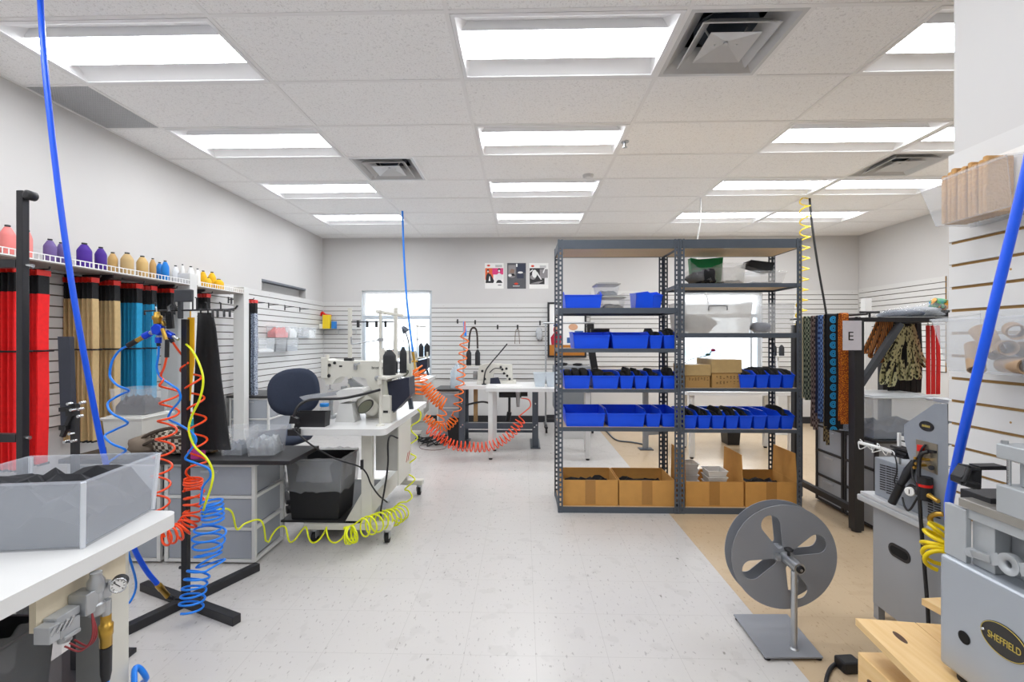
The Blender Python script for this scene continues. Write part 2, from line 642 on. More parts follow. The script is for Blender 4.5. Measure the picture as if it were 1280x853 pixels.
# ------------------------------------------------------------------ slat wall panels
SLAT = mat('slat_white', '#dad9d7', .35, var=.012, scale=5)
def slats(o, u, n, length, z0, z1, th=.019, edge=True, gro=None):
    """panel from point o along unit vector u, facing n, slats every 3 in"""
    o, u, n = Vector(o), Vector(u), Vector(n)
    m = M()
    def bx(a0, a1, d0, d1, za, zb):
        ps = [o + u * a0 + n * d0, o + u * a1 + n * d0, o + u * a1 + n * d1, o + u * a0 + n * d1]
        m.prism([Vector((p.x, p.y, za)) for p in ps], (0, 0, zb - za))
    m.cur = 1
    bx(0, length, 0.001, .008, z0, z1)
    z = z1
    while z - .0762 > z0 - .01:
        m.cur = 0
        bx(0, length, .008, th, z - .0762 + .010, z)
        if edge:
            m.cur = 2
            for a in (-.0015, length):
                bx(a, a + .0015, .006, th - .001, z - .0762 + .012, z - .003)
        z -= .0762
    # small screws
    m.cur = 1
    k = 0
    a = .2
    while a < length - .05:
        zz = z1 - .035 - .0762 * (k % 3)
        while zz > z0 + .05:
            p = o + u * a + n * th
            m.cyl((p.x, p.y, zz), (p.x + n.x * .0008, p.y + n.y * .0008, zz), .0035, n=6)
            zz -= .0762 * 3
        a += .4; k += 1
    return struct(m.build('slatwall_panel', [SLAT, gro or GROOVE, MDF]))

slats((XL, 2.0, 0), (0, 1, 0), (1, 0, 0), YB - 2.0, .73, .73 + 16 * .0762, edge=False)
slats((XL + .02, YB, 0), (1, 0, 0), (0, -1, 0), W1[0] - XL - .02, .73, .73 + 16 * .0762, edge=False)
slats((W1[1], YB, 0), (1, 0, 0), (0, -1, 0), 1.07 - W1[1], .70, .70 + 16 * .0762, edge=False)
slats((1.09, YB, 0), (1, 0, 0), (0, -1, 0), W2[0] - 1.09, .90, .90 + 16 * .0762, edge=False)
slats((W2[1], YB, 0), (1, 0, 0), (0, -1, 0), XR - .02 - W2[1], .90, .90 + 16 * .0762, edge=False)
slats((XR, 5.90, 0), (0, 1, 0), (-1, 0, 0), YB - .02 - 5.90, .92, .92 + 16 * .0762)
slats((XP, -2., 0), (0, 1, 0), (-1, 0, 0), 2. + YP, .75, .75 + 16 * .0762, gro=MDF)
slats((XP + .15, YP, 0), (-1, 0, 0), (0, 1, 0), .15, .75, .75 + 16 * .0762, gro=MDF)

# ------------------------------------------------------------------ windows
GLASS = mat('window_glass', '#f4f8fa', .05, alpha=.12, var=.01)
SHADE = mat('roller_shade', '#f4f4f2', .8, alpha=.4, var=.01)
FRAMEM = mat('window_frame_grey', '#c3cad0', .4, .2)
def window(name, x0, x1, z0, z1, zbar, vert):
    m = M()
    y = YB + .05
    for a, b_ in ((x0, x0 + .05), (x1 - .05, x1)):
        m.box(a, b_, y, y + .06, z0, z1)
    for a, b_ in ((z0, z0 + .05), (z1 - .04, z1), (zbar - .03, zbar + .03)):
        m.box(x0 + .05, x1 - .05, y, y + .06, a, b_)
    for v in vert:
        m.box(v - .02, v + .02, y + .005, y + .055, z0 + .05, zbar)
    w = m.build(name, FRAMEM)
    struct(w)
    m = M(); m.box(x0 + .05, x1 - .05, y + .03, y + .036, z0 + .05, z1 - .04); m.build('window_pane', GLASS, w)
    m = M(); m.box(x0, x1, YB - .02, YB + .05, z0 - .03, z0); m.build('window_sill', WHITEM, w)
    m = M(); m.box(x0 + .02, x1 - .02, YB + .02, YB + .025, zbar + .03, z1 - .03)
    m.cyl((x0 + .02, YB + .025, z1 - .03), (x1 - .02, YB + .025, z1 - .03), .018)
    m.build('window_shade', SHADE, w)
window('window_1', *W1, 1.70, [-2.32])
window('window_2', *W2, 1.72, [3.68])

# ------------------------------------------------------------------ world: overcast daylight
w = bpy.data.worlds.new('daylight')
scene.world = w
w.use_nodes = True
bg = w.node_tree.nodes['Background']
bg.inputs['Color'].default_value = (.86, .93, 1, 1)
bg.inputs['Strength'].default_value = 8.0
m = M(); m.box(-40, 40, YB + .3, 60, -.4, -.3); struct(m.build('exterior_ground', mat('asphalt', '#b9bcc0', .9, var=.1, scale=2)))

scene.view_settings.view_transform = 'Standard'
scene.view_settings.look = 'None'
scene.view_settings.gamma = 1
scene.view_settings.use_curve_mapping = False
scene.view_settings.exposure = 0.06
scene.cycles.max_bounces = 8
scene.cycles.diffuse_bounces = 4
scene.cycles.transparent_max_bounces = 16
scene.cycles.use_denoising = True
# ------------------------------------------------------------------ ceiling fittings
VENTM = mat('vent_metal', '#c9c9c9', .4, .1, var=.03)
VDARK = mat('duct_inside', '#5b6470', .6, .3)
def vent(i, j, label):
    x0, y0 = gx(i) + .012, gy(j) + .012
    s = .586
    cx, cy = x0 + s / 2, y0 + s / 2
    t = thing('ceiling_vent', label, 'air vent', (cx, cy, ZC), 'ceiling air vents')
    m = M()
    # outer frame sloping up into the neck
    def ring(a, za, b, zb):
        vs = [(cx + sx * a, cy + sy * a, ZC + za) for sx, sy in ((-1, -1), (1, -1), (1, 1), (-1, 1))] + \
             [(cx + sx * b, cy + sy * b, ZC + zb) for sx, sy in ((-1, -1), (1, -1), (1, 1), (-1, 1))]
        m.add(vs, [(k, (k + 1) % 4, 4 + (k + 1) % 4, 4 + k) for k in range(4)])
    ring(.293, -.004, .27, -.004); ring(.27, -.004, .17, .10); ring(.293, -.004, .293, .01)
    m.build('frame', VENTM, t)
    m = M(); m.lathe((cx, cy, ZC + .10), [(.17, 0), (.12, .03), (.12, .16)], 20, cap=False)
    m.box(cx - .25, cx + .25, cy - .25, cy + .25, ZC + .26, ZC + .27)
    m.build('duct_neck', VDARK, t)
    m = M(); ring(.20, -.012, .13, .055); ring(.20, -.012, .205, -.008); ring(.205, -.008, .135, .06)
    m.build('middle_cone', VENTM, t)
    m = M()
    m.add([(cx - .135, cy - .135, ZC - .016), (cx + .135, cy - .135, ZC - .016), (cx + .135, cy + .135, ZC - .016), (cx - .135, cy + .135, ZC - .016), (cx, cy, ZC + .02)],
          [(0, 1, 4), (1, 2, 4), (2, 3, 4), (3, 0, 4)])
    m.add([(cx - .135, cy - .135, ZC - .014), (cx + .135, cy - .135, ZC - .014), (cx + .135, cy + .135, ZC - .014), (cx - .135, cy + .135, ZC - .014), (cx, cy, ZC + .023)],
          [(1, 0, 4), (2, 1, 4), (3, 2, 4), (0, 3, 4)])
    for a in (-1, 1):
        m.bar((cx + a * .06, cy, ZC + .0), (cx + a * .12, cy, ZC + .10), .008, .008)
    m.cyl((cx, cy, ZC + .008), (cx, cy, ZC + .026), .012, n=8)
    m.build('centre_cone', VENTM, t)
vent(1, 0, 'square grey ceiling air vent beside the nearest middle light')
vent(-1, 3, 'square ceiling air vent left of the middle lights, further back')
vent(3, 3, 'square ceiling air vent above the right side near the wall bin of tan felt')
# perforated return-air grille by the left wall
m = M(); x0, x1, y0, y1 = XL, gx(-2) - .012, gy(1) + .012, gy(2) - .012
gm = mat('perforated_grille', '#c4c5c8', .5, .2)
n = 26
for k in range(n + 1):
    x = x0 + (x1 - x0) * k / n
    m.box(x - .0035, x + .0035, y0, y1, ZC - .001, ZC + .003)
for k in range(34):
    y = y0 + (y1 - y0) * k / 33
    m.box(x0, x1, y - .0035, y + .0035, ZC - .0012, ZC + .0028)
m.cur = 1; m.box(x0, x1, y0, y1, ZC + .006, ZC + .012)
m.build('ceiling_grille', [gm, mat('grille_backing', '#85878a', .7)], label='grey perforated return air grille in ceiling beside left wall', cat='air grille')
p = PZ(735, 219, ZC)
m = M(); m.lathe((p.x, p.y, ZC - .03), [(.035, 0), (.05, .006), (.055, .03)], 20)
m.build('smoke_detector', WHITEM, label='small round white smoke detector on ceiling tile', cat='smoke detector')
p = PZ(781, 177, ZC)
t = thing('fire_sprinkler', 'small metal fire sprinkler head poking from ceiling', 'sprinkler', (p.x, p.y, ZC))
m = M(); m.lathe((p.x, p.y, ZC - .005), [(.035, 0), (.035, .005)], 16); m.build('escutcheon', STEEL, t)
m = M(); m.cyl((p.x, p.y, ZC - .045), (p.x, p.y, ZC - .005), .01); m.lathe((p.x, p.y, ZC - .05), [(.02, 0), (.02, .004)], 12); m.build('sprinkler_head', STEEL, t)

# ------------------------------------------------------------------ boltless shelving
SHF = 3.548; SHD = .41
def shelving(label, x0, x1, levels, topz=2.115):
    y0, y1 = SHF, SHF + SHD
    t = thing('storage_shelving', label, 'shelving unit', ((x0 + x1) / 2, (y0 + y1) / 2, 0), 'grey boltless shelving units')
    W, th, pitch = .038, .0035, .0381
    slot_w, slot_h = .013, .022
    def flange(m, o, u, nrm):
        o, u, nrm = Vector(o), Vector(u), Vector(nrm)
        def pl(a0, a1, za, zb):
            ps = [o + u * a0, o + u * a1, o + u * a1 + nrm * th, o + u * a0 + nrm * th]
            m.prism([Vector((p.x, p.y, za)) for p in ps], (0, 0, zb - za))
        a, b = (W - slot_w) / 2, (W + slot_w) / 2
        pl(0, a, 0, topz); pl(b, W, 0, topz)
        z = 0
        while z < topz - .001:
            pl(a, b, z, min(z + pitch - slot_h, topz))
            z += pitch
    for x, sx in ((x0, 1), (x1, -1)):
        for y, sy in ((y0, 1), (y1, -1)):
            m = M()
            flange(m, (x, y, 0), (sx, 0, 0), (0, sy, 0))
            flange(m, (x, y + sy * th, 0), (0, sy, 0), (sx, 0, 0))
            m.build('post', DGREY, t)
    for z, bh in levels:          # z = top of shelf board, bh = beam height
        m = M()
        for y, sy in ((y0, 1), (y1, -1)):
            m.box(x0 + .004, x1 - .004, y + sy * .004, y + sy * .016, z - bh, z if sy > 0 or bh < .06 or z < .5 else z - bh + .03)
            m.box(x0 + .03, x1 - .03, y + sy * .016, y + sy * .04, z - .018, z - .015)
        for x, sx in ((x0, 1), (x1, -1)):
            m.box(x + sx * .004, x + sx * .014, y0 + .016, y1 - .016, z - bh, z)
        m.build('beam', DGREY, t)
        zq = z if bh < .06 or z < .5 else z - bh + .017
        m = M(); m.box(x0 + .014, x1 - .014, y0 + .017, y1 - .017, zq - .014, zq - .001)
        m.build('shelf_board', PBOARD, t)
    return t
def xs(px): return PY(px, 500, SHF).x
def zs(py): return PY(800, py, SHF).z
XA, XB, XC = xs(697.5), xs(849.5), xs(1002.5)
LVL_L = [(zs(299.5), .068), (zs(385), .042), (zs(436), .03), (zs(487), .025), (zs(535), .03), (.045, .045)]
LVL_R = [(zs(299.5), .068), (zs(354.5), .03), (zs(416.5), .035), (zs(485.5), .025), (zs(537), .025), (.045, .045)]
shelving('tall grey steel shelving unit beside the centre aisle, left of its twin', XA, XB - .001, LVL_L)
shelving('tall grey steel shelving unit with big clear tubs, right of its twin', XB + .001, XC, LVL_R)

# ------------------------------------------------------------------ blue shelf bins
def shelf_bin(W, D, H, loc, label, rz=0, fill=None, fillcol=None, hf=.79, group='blue shelf bins'):
    """front at local y=0, opening up; loc is the front bottom middle"""
    t = thing('shelf_bin', label, 'storage bin', (0, 0, 0), group)
    tw, th = .012, .0025
    w, w0 = W / 2, W / 2 - tw
    fh = H * hf
    m = M()
    m.box(-w0, w0, 0.012, D, 0, th)
    m.prism([(-w0, .012, 0), (w0, .012, 0), (w, 0, fh), (-w, 0, fh)], (0, th, 0))
    m.prism([(-w0, D, 0), (w0, D, 0), (w, D, H), (-w, D, H)], (0, -th, 0))
    for s in (-1, 1):
        o = [(s * w0, .012, 0), (s * w, 0, fh), (s * w, D * .22, H), (s * w, D, H), (s * w0, D, 0)]
        m.prism(o, (-s * th, 0, 0))
        m.bar((s * (w + .001), D * .22, H), (s * (w + .001), D, H), .006, .006)
    m.bar((-w, -.002, fh - .002), (w, -.002, fh - .002), .007, .007)
    m.bar((-w, D, H), (w, D, H), .006, .006)
    m.build('bin_body', BLUEBIN, t)
    if fill == 'webbing':
        m = M()
        k = R.randint(2, 3)
        for q in range(k):
            x = -w0 + w0 * 2 * (q + .5) / k
            zt = H + R.uniform(-.02, .035)
            m.blob((x, D * .5, zt * .5), w0 / k * .98, D * .46, zt * .5, 10, 7, .05, .55)
        o = m.build('webbing_roll', fillcol or BLACKF, t)
    t.location = loc; t.rotation_euler = (0, 0, rz)
    return t
def bins(spec, z, D=.30, H=.128):
    for a, b, fill, lab in spec:
        xa, xb = xs(a), xs(b)
        shelf_bin(xb - xa, D, H, ((xa + xb) / 2, SHF + .03, z), lab, 0, fill)
L = LVL_L; Rr = LVL_R
# left unit
bins([(706, 753.5, None, 'wide blue bin at left end of second shelf from top, left unit')], L[1][0], H=.13)
o = shelf_bin(.095, .27, .13, (xs(824), SHF + .03, L[1][0]), 'narrow blue bin turned askew at right end of second shelf from top', .48, None)
bins([(717, 763.5, None, 'wide blue bin at left end of third shelf from top, left unit'),
      (766, 812.5, None, 'wide blue bin in the middle of third shelf from top, left unit'),
      (813.5, 830, 'webbing', 'narrow blue bin of black webbing, left of the pair on third shelf from top'),
      (831, 847.5, 'webbing', 'narrow blue bin of black webbing, right of the pair on third shelf from top')], L[2][0])
n4 = ['blue bin of black webbing at left end of fourth shelf down, left unit', 'wide blue bin second from left on fourth shelf down, left unit',
      'narrow blue bin with a pale label, third from left on fourth shelf down', 'narrow blue bin fourth from left on fourth shelf down, left unit',
      'narrow blue bin fifth from left on fourth shelf down, left unit', 'narrow blue bin at right end of fourth shelf down, left unit']
bins([(a, b, 'webbing', l) for (a, b), l in zip([(705, 739), (741, 775), (776, 793.5), (794.5, 811), (812, 829), (830, 848)], n4)], L[3][0])
n5 = ['wide empty blue bin at left end of lowest raised shelf, left unit', 'wide empty blue bin second from left on lowest raised shelf, left unit',
      'narrow empty blue bin third from left on lowest raised shelf, left unit', 'narrow empty blue bin at right end of lowest raised shelf, left unit']
bins([(a, b, None, l) for (a, b), l in zip([(707, 757.5), (760, 808), (809, 828), (829, 848)], n5)], L[4][0], H=.13)
# right unit
n4 = ['blue bin of dark webbing just right of the cartons, right unit', 'blue bin second from the cartons, right unit fourth shelf down',
      'blue bin third from the cartons, right unit fourth shelf down', 'blue bin at right end of fourth shelf down, right unit']
bins([(a, b, 'webbing', l) for (a, b), l in zip([(927, 947), (948, 964), (965, 980.5), (981.5, 996.5)], n4)], Rr[3][0])
ords = ['leftmost', 'second from left', 'third from left', 'fourth from left', 'fifth from left', 'sixth from left', 'seventh from left', 'rightmost']
bins([(857 + 17.5 * k, 857 + 17.5 * k + 16.6, 'webbing' if k not in (5, 6) else None, 'narrow blue bin, %s of the eight above the open boxes' % ords[k]) for k in range(8)], Rr[4][0], H=.13)

# ------------------------------------------------------------------ clear tubs
def tub(name, W, D, H, loc, label, rz=0, body=None, lid=None, taper=.02, fill=None, cat='plastic bin', group=None, rim=.006, fillh=.5, handle=False, t_=.002):
    t = thing(name, label, cat, (0, 0, 0), group)
    m = M(); m.tray(-W / 2, W / 2, -D / 2, D / 2, 0, H - .004, t_, taper, taper, rim)
    m.build('tub_body', body or CLEAR, t)
    if lid:
        m = M()
        w, d = W / 2 + rim + .004, D / 2 + rim + .004
        m.box(-w, w, -d, d, H + .0005, H + .012)
        m.box(-w + .02, w - .02, -d + .02, d - .02, H + .012, H + .02)
        m.build('lid', lid, t, bevel=.004)
    if handle:
        m = M()
        for s in (-1, 1):
            m.tube(spline([(s * W * .13, -D / 2 - .006, H * .72), (s * W * .13, -D / 2 - .008, H * .80), (s * W * .11, -D / 2 - .008, H * .86), (0, -D / 2 - .008, H * .87)], 5), .006, 6)
        m.build('tub_handle', mat('grey_handle', '#8d8f90', .4), t)
    if fill:
        m = M(); k = taper * .6
        m.heap(-W / 2 + taper + .006, W / 2 - taper - .006, -D / 2 + taper + .006, D / 2 - taper - .006, .004, H * fillh, 9, .45)
        m.build('contents', fill, t)
    t.location = loc; t.rotation_euler = (0, 0, rz)
    return t
DARKSTUFF = mat('dark_hardware', '#34353a', .6, var=.5, scale=60)
GREYSTUFF = mat('grey_hardware', '#7d828a', .5, .2, var=.4, scale=50)
LIDG = mat('clear_grey_lid', '#b9b9b7', .3, alpha=.85)
def at_shelf(a, b, z, dep=.10):
    xa, xb = PY(a, 400, SHF + dep).x, PY(b, 400, SHF + dep).x
    return xb - xa, (xa + xb) / 2
# second shelf, left unit
w_, x_ = at_shelf(753, 781, 0)
tub('clear_tub', w_, .24, .085, (x_, SHF + .20, L[1][0]), 'clear lidded tub under another between blue bins on second shelf', lid=LIDG, fill=DARKSTUFF, taper=.01)
m = M(); m.box(-.04, .05, -.001, 0, .02, .06)
w_, x_ = at_shelf(743, 774, 0)
tub('clear_tub', w_ * .9, .20, .085, (x_ + .012, SHF + .20, L[1][0] + .107), 'clear lidded tub resting on top of another, second shelf', lid=LIDG, fill=GREYSTUFF, taper=.012)
w_, x_ = at_shelf(781, 800, 0)
tub('clear_tub', w_ * .9, .20, .13, (x_, SHF + .28, L[1][0]), 'open clear tub behind the askew blue bin', taper=.01)
# third shelf: black box behind
m = M(); a = PY(739, 410, SHF + .33); b = PY(762, 410, SHF + .33)
m.tray(a.x, b.x, SHF + .335, SHF + .385, L[2][0], L[2][0] + .16, .003); m.build('black_tray', BLACKP, label='small black box standing behind wide blue bins on third shelf', cat='box')

# right unit, second shelf
z = Rr[1][0]
w_, x_ = at_shelf(856, 899, 0, .08)
t = thing('plastic_bag', 'clear plastic bag of black straps at left end of high shelf, right unit', 'bag', (x_, SHF + .18, z))
m = M(); m.blob((x_ + .02, SHF + .18, z + .056), w_ * .36, .12, .055, 14, 8, .2, .8); m.build('contents', BLACKF, t)
m = M(); m.blob((x_ + .02, SHF + .18, z + .071), w_ * .42, .14, .07, 14, 8, .12, .7)
m.prism([(x_ - .10, SHF + .16, z + .06), (x_ + .06, SHF + .16, z + .10), (x_ - .06, SHF + .17, z + .20), (x_ - .09, SHF + .17, z + .23)], (0, .03, 0)); m.build('film', FILM, t)
m = M(); a, b = xs(877), xs(899)
m.blob(((a + b) / 2 + .01, SHF + .11, z + .061), (b - a) * .42, .08, .06, 12, 8, .25, .7)
m.build('strap_pile', BLACKF, label='heap of black straps beside the plastic bag on high shelf', cat='straps')
GRN = mat('green_plastic', '#1f9a58', .5)
m = M(); a, b = PY(866, 330, SHF + .3).x, PY(901, 330, SHF + .3).x
m.prism([(a, SHF + .30, z), (b, SHF + .30, z), (b + .02, SHF + .30, z + .252), (a + .05, SHF + .30, z + .235), (a - .02, SHF + .30, z + .25)], (0, .06, 0))
m.build('green_bag', GRN, bevel=.008, label='green bag standing behind the black straps on high shelf', cat='bag')
w_, x_ = at_shelf(905, 934, 0, .05)
tub('clear_tub', w_, .22, .165, (x_, SHF + .18, z), 'tall milky plastic tub with black strap inside on high shelf', body=mat('milky_tub', '#eceae6', .3, alpha=.24), fill=BLACKF, fillh=.25, taper=.012)
w_, x_ = at_shelf(936, 982, 0, .05)
tub('clear_tub', w_, .22, .085, (x_, SHF + .15, z), 'low wide clear tub at right end of high shelf', lid=CLEAR, fill=GREYSTUFF, fillh=.3, taper=.02)
m = M(); a, b = PY(937, 330, SHF + .2).x, PY(969, 330, SHF + .2).x
m.T = None
m.prism([(a, SHF + .24, z + .17), (b - .01, SHF + .24, z + .115), (b + .02, SHF + .24, z + .195), (a + .03, SHF + .24, z + .22)], (0, .12, 0))
m.build('black_bag', mat('black_fabric', '#2a2b2e', .8, var=.3, scale=25), bevel=.01, label='black bag lying slanted on the low clear tub, high shelf', cat='bag')
# right unit, third shelf: two big tubs
z = Rr[2][0]
w_, x_ = at_shelf(851, 942.5, 0, .03)
tub('storage_tub', w_ - .02, .34, .245, (x_ + .004, SHF + .205, z), 'large milky tub with grey grip and dark bundle, right shelving unit', body=mat('milky_storage_tub', '#eceae6', .3, alpha=.42), fill=None, taper=.02, handle=True)
m = M(); m.blob((x_ - .10, SHF + .16, z + .075), .13, .10, .07, 14, 8, .15, .8)
m.build('bagged_bundle', mat('bagged_dark_fabric', '#34363e', .35, var=.4, scale=25), label='dark bundle in film inside the large milky tub', cat='bundle')
w_, x_ = at_shelf(944.5, 994.5, 0, .03)
tub('storage_tub', w_ - .006, .34, .235, (x_, SHF + .205, z), 'smaller clear tub beside the large milky tub, right shelving unit', body=CLEAR, taper=.012)
m = M(); m.blob((x_ - .06, SHF + .14, z + .045), .075, .07, .04, 12, 7, .2, .8)
m.build('bagged_bundle', mat('bagged_blue_fabric', '#474c60', .35, var=.4, scale=25), label='small grey bundle inside the smaller clear tub', cat='bundle')

# fourth shelf cartons
CARTON = mat('kraft_carton', '#b08a52', .7, var=.08, scale=12)
CARTONTOP = mat('taped_carton_top', '#b89c6c', .3, var=.12, scale=30)
def carton(a, b, ytop, zb, dep, y0, label, marks=True):
    xa, xb = PY(a, 470, y0).x, PY(b, 470, y0).x
    zt = PY(a, ytop, y0).z
    zm = zb + (zt - zb) * .52
    t = thing('carton', label, 'cardboard box', ((xa + xb) / 2, y0 + dep / 2, zb), 'taped cartons on the shelf')
    m = M(); m.box(xa, xb, y0, y0 + dep, zb, zm); m.build('carton_body', CARTON, t, bevel=.003)
    m = M(); m.box(xa - .006, xb + .006, y0 - .006, y0 + dep + .006, zm, zt); m.build('carton_lid', CARTONTOP, t, bevel=.003)
    m = M(); n = 7
    for r_ in range(2 if marks else 1):
        for q in range(n):
            x = xa + (xb - xa) * (.15 + .72 * q / (n - 1))
            zz = zb + (zm - zb) * (.62 - .36 * r_)
            for s in range(3):
                if R.random() < .75:
                    m.box(x, x + R.uniform(.008, .014), y0 - .001, y0, zz + s * .008, zz + s * .008 + .004)
    m.build('printed_marks', mat('carton_ink', '#4b3a22', .8), t)
    return t
z = Rr[3][0]
carton(856.5, 887.5, 456, z, .26, SHF + .05, 'smaller taped cardboard carton at left end, right shelving unit', False)
carton(890, 926, 449.5, z, .30, SHF + .05, 'larger taped cardboard carton with printed marks beside the blue bins')

# bottom shelf: open boxes
def open_box(x0, x1, y0, y1, z0, z1, label, fill=None, flaps=(), tape=None):
    t = thing('cardboard_box', label, 'cardboard box', ((x0 + x1) / 2, (y0 + y1) / 2, z0), 'open cardboard boxes on the bottom shelf')
    m = M(); k = .005
    m.box(x0, x1, y0, y0 + k, z0, z1); m.box(x0, x1, y1 - k, y1, z0, z1)
    m.box(x0, x0 + k, y0 + k, y1 - k, z0, z1); m.box(x1 - k, x1, y0 + k, y1 - k, z0, z1)
    m.box(x0 + k, x1 - k, y0 + k, y1 - k, z0, z0 + k)
    m.build('box_body', CARD, t)
    for side, h in flaps:
        m = M()
        if side == 'l': m.prism([(x0, y0 + .005, z1), (x0, y1 - .005, z1), (x0 - .004, y1 - .03, z1 + h), (x0 - .004, y0 + .02, z1 + h)], (.004, 0, 0))
        if side == 'r': m.prism([(x1, y0 + .005, z1), (x1, y1 - .005, z1), (x1 - .004, y1 - .03, z1 + h), (x1 - .004, y0 + .02, z1 + h)], (-.004, 0, 0))
        m.build('flap', CARD, t)
    xm = (x0 + x1) / 2; w = .04
    m = M(); m.box(xm - w, xm + w, y0 - .0012, y0, z0 + .01, z1 - .01); m.box(xm - w, xm + w, y0 - .0012, y0 + k + .001, z1 - .01, z1 + .001); m.build('tape', TAPE, t)
    if fill:
        m = M(); m.heap(x0 + .01, x1 - .01, y0 + .01, y1 - .01, z0 + .006, z0 + (z1 - z0) * fill, 10, .35)
        m.build('contents', BLACKF, t)
    return t
zb = .046
y0, y1 = SHF + .035, SHF + .39
def zz(py): return PY(800, py, y0).z
def xz(px): return PY(px, 600, y0).x
open_box(xz(703.5), xz(772.5), y0, y1, zb, zz(601), 'open cardboard box of black webbing, left end of bottom shelf', .76)
open_box(xz(774), xz(844), y0, y1, zb, zz(601), 'open cardboard box of black webbing beside the shelf divider posts', .76)
zt = zz(602)
open_box(xz(857), xz(929.5), y0, y1, zb, zt, 'open cardboard box holding stacks of white plastic trays, flaps up', None, (('l', .22), ('r', .205)))
open_box(xz(932), xz(997), y0, y1, zb, zt, 'open cardboard box with a raised flap behind the grey reel', .76, (('r', .22),))
# white trays inside
TRAY = mat('white_tray', '#e9e6e1', .4, alpha=.9)
for cx_, n, y_, nm in ((xz(872), 6, y0 + .20, 'left stack'), (xz(899), 4, y0 + .09, 'right stack')):
    h = .05 if n == 4 else .045
    base = zt + (.075 if n == 4 else .10) - n * h
    base = max(zb + .006, base)
    for k in range(n):
        m = M(); w2 = .075 if n == 4 else .06
        m.tray(cx_ - w2, cx_ + w2, y_ - .07, y_ + .07, base + k * h, base + k * h + h - .002, .002, .012, .012, .004)
        place = 'topmost' if k == n - 1 else ('bottom' if k == 0 else '%s from the bottom' % ['', 'second', 'third', 'fourth', 'fifth'][k])
        m.build('plastic_tray', TRAY, label='white plastic tray in the cardboard box, %s of its %s' % (place, nm), cat='tray', group='white trays in the cardboard box')
# ================================================================== LEFT SIDE
def rounded_top(x0, x1, y0, y1, z0, z1, r=.05, n=6):
    ps = []
    for cx, cy, a0 in ((x1 - r, y1 - r, 0), (x0 + r, y1 - r, 90), (x0 + r, y0 + r, 180), (x1 - r, y0 + r, 270)):
        for k in range(n + 1):
            a = math.radians(a0 + 90 * k / n)
            ps.append((cx + r * math.cos(a), cy + r * math.sin(a), z0))
    m = M(); m.prism(ps, (0, 0, z1 - z0)); return m

# ---- foreground table
T1X0, T1X1, T1Y0, T1Y1, TZ = -1.72, -1.125, .28, 1.480, .780
t = thing('sewing_table', 'white topped table in the left foreground under a frosted bin', 'table', ((T1X0 + T1X1) / 2, .9, 0), 'sewing tables')
rounded_top(T1X0, T1X1, T1Y0, T1Y1, TZ - .042, TZ, .04).build('tabletop', WHITE, t, bevel=.008, seg=3)
for y in (.42, 1.30):
    m = M(); m.box(-1.30, -1.205, y, y + .075, .09, TZ - .043); m.build('leg', CREAM, t, bevel=.004)
    m = M(); m.box(-1.68, -1.15, y, y + .075, .03, .089); m.build('foot', CREAM, t, bevel=.004)
m = M(); m.box(-1.29, -1.212, 1.292, 1.299, .12, .66); m.build('grey_panel', mat('grey_sheet', '#8f908f', .5), t)
m = M(); m.box(-1.27, -1.235, .495, 1.30, .15, .21); m.build('stretcher', CREAM, t)
m = M(); m.box(-1.172, -1.155, 1.06, 1.305, .645, TZ - .043); m.build('mounting_board', mat('cream_board', '#d9cdb4', .6, var=.06), t)

# ---- air regulator under the table edge
def q(px, py, X=-1.12): return PX(px, py, X)
g = q(148, 732, -1.085)
t = thing('air_regulator', 'steel air pressure regulator with round gauge under the left table', 'air regulator', (-1.13, g.y, .60))
m = M(); m.box(-1.154, -1.105, g.y - .07, g.y - .03, .64, .695); m.box(-1.154, -1.12, g.y - .03, g.y + .02, .645, .69)
m.lathe((-1.118, g.y - .03, .622), [(.014, 0), (.02, .006), (.02, .03), (.015, .034), (.015, .06), (.019, .064), (.019, .09), (.013, .1), (.013, .112)], 16)
m.build('regulator_body', STEEL, t, bevel=.003)
m = M(); m.box(-1.150, -1.115, g.y - .125, g.y - .075, .618, .650); m.box(-1.150, -1.11, g.y - .155, g.y - .13, .625, .665); m.box(-1.154, -1.12, g.y - .13, g.y - .0705, .652, .672); m.cyl((-1.13, g.y - .10, .60), (-1.13, g.y - .10, .6175), .014); m.box(-1.114, -1.108, g.y - .12, g.y - .08, .612, .622)
m.build('valve_block', mat('valve_grey', '#b7babd', .4, .4), t, bevel=.002)
m = M()
for k in range(4):
    m.cyl((-1.115, g.y - .15 + k * .014, .64), (-1.10, g.y - .15 + k * .014, .667), .004, n=6)
m.build('fittings', CHROME, t)
fd = Vector((.55, -.83, .05)).normalized()
m = M(); m.cyl(g - fd * .028, g, .019, n=24); m.build('gauge_case', BLACKP, t)
m = M(); m.lathe(g, [(.019, 0), (.0195, .003), (.0165, .0035), (.0165, .001)], 24, axis=fd); m.build('gauge_rim', CHROME, t)
m = M(); m.cyl(g, g + fd * .0012, .0165, n=24)
m.cur = 1
sd = fd.cross(Vector((0, 0, 1))).normalized(); ud = sd.cross(fd)
for k in range(9):
    a = math.radians(-135 + k * 33.75)
    d = sd * math.sin(a) + ud * math.cos(a)
    m.bar(g + fd * .0016 + d * .011, g + fd * .0016 + d * .015, .0016, .0006, up=fd)
m.bar(g + fd * .002 - sd * .004 - ud * .004, g + fd * .002 + sd * .010 + ud * .010, .002, .0006, up=fd)
m.build('gauge_face', [PAPER, BLACKP], t)
c0 = Vector((-1.11, g.y - .01, .61))
m = M(); m.cyl(c0 + Vector((0, 0, .0)), c0 + Vector((0, 0, .04)), .012, n=6); m.build('elbow', STEEL, t)
m = M(); m.lathe((c0.x, c0.y, .525), [(.010, 0), (.014, .003), (.014, .03), (.016, .032), (.016, .06), (.012, .062), (.012, .086)], 12); m.build('brass_coupling', BRASS, t)
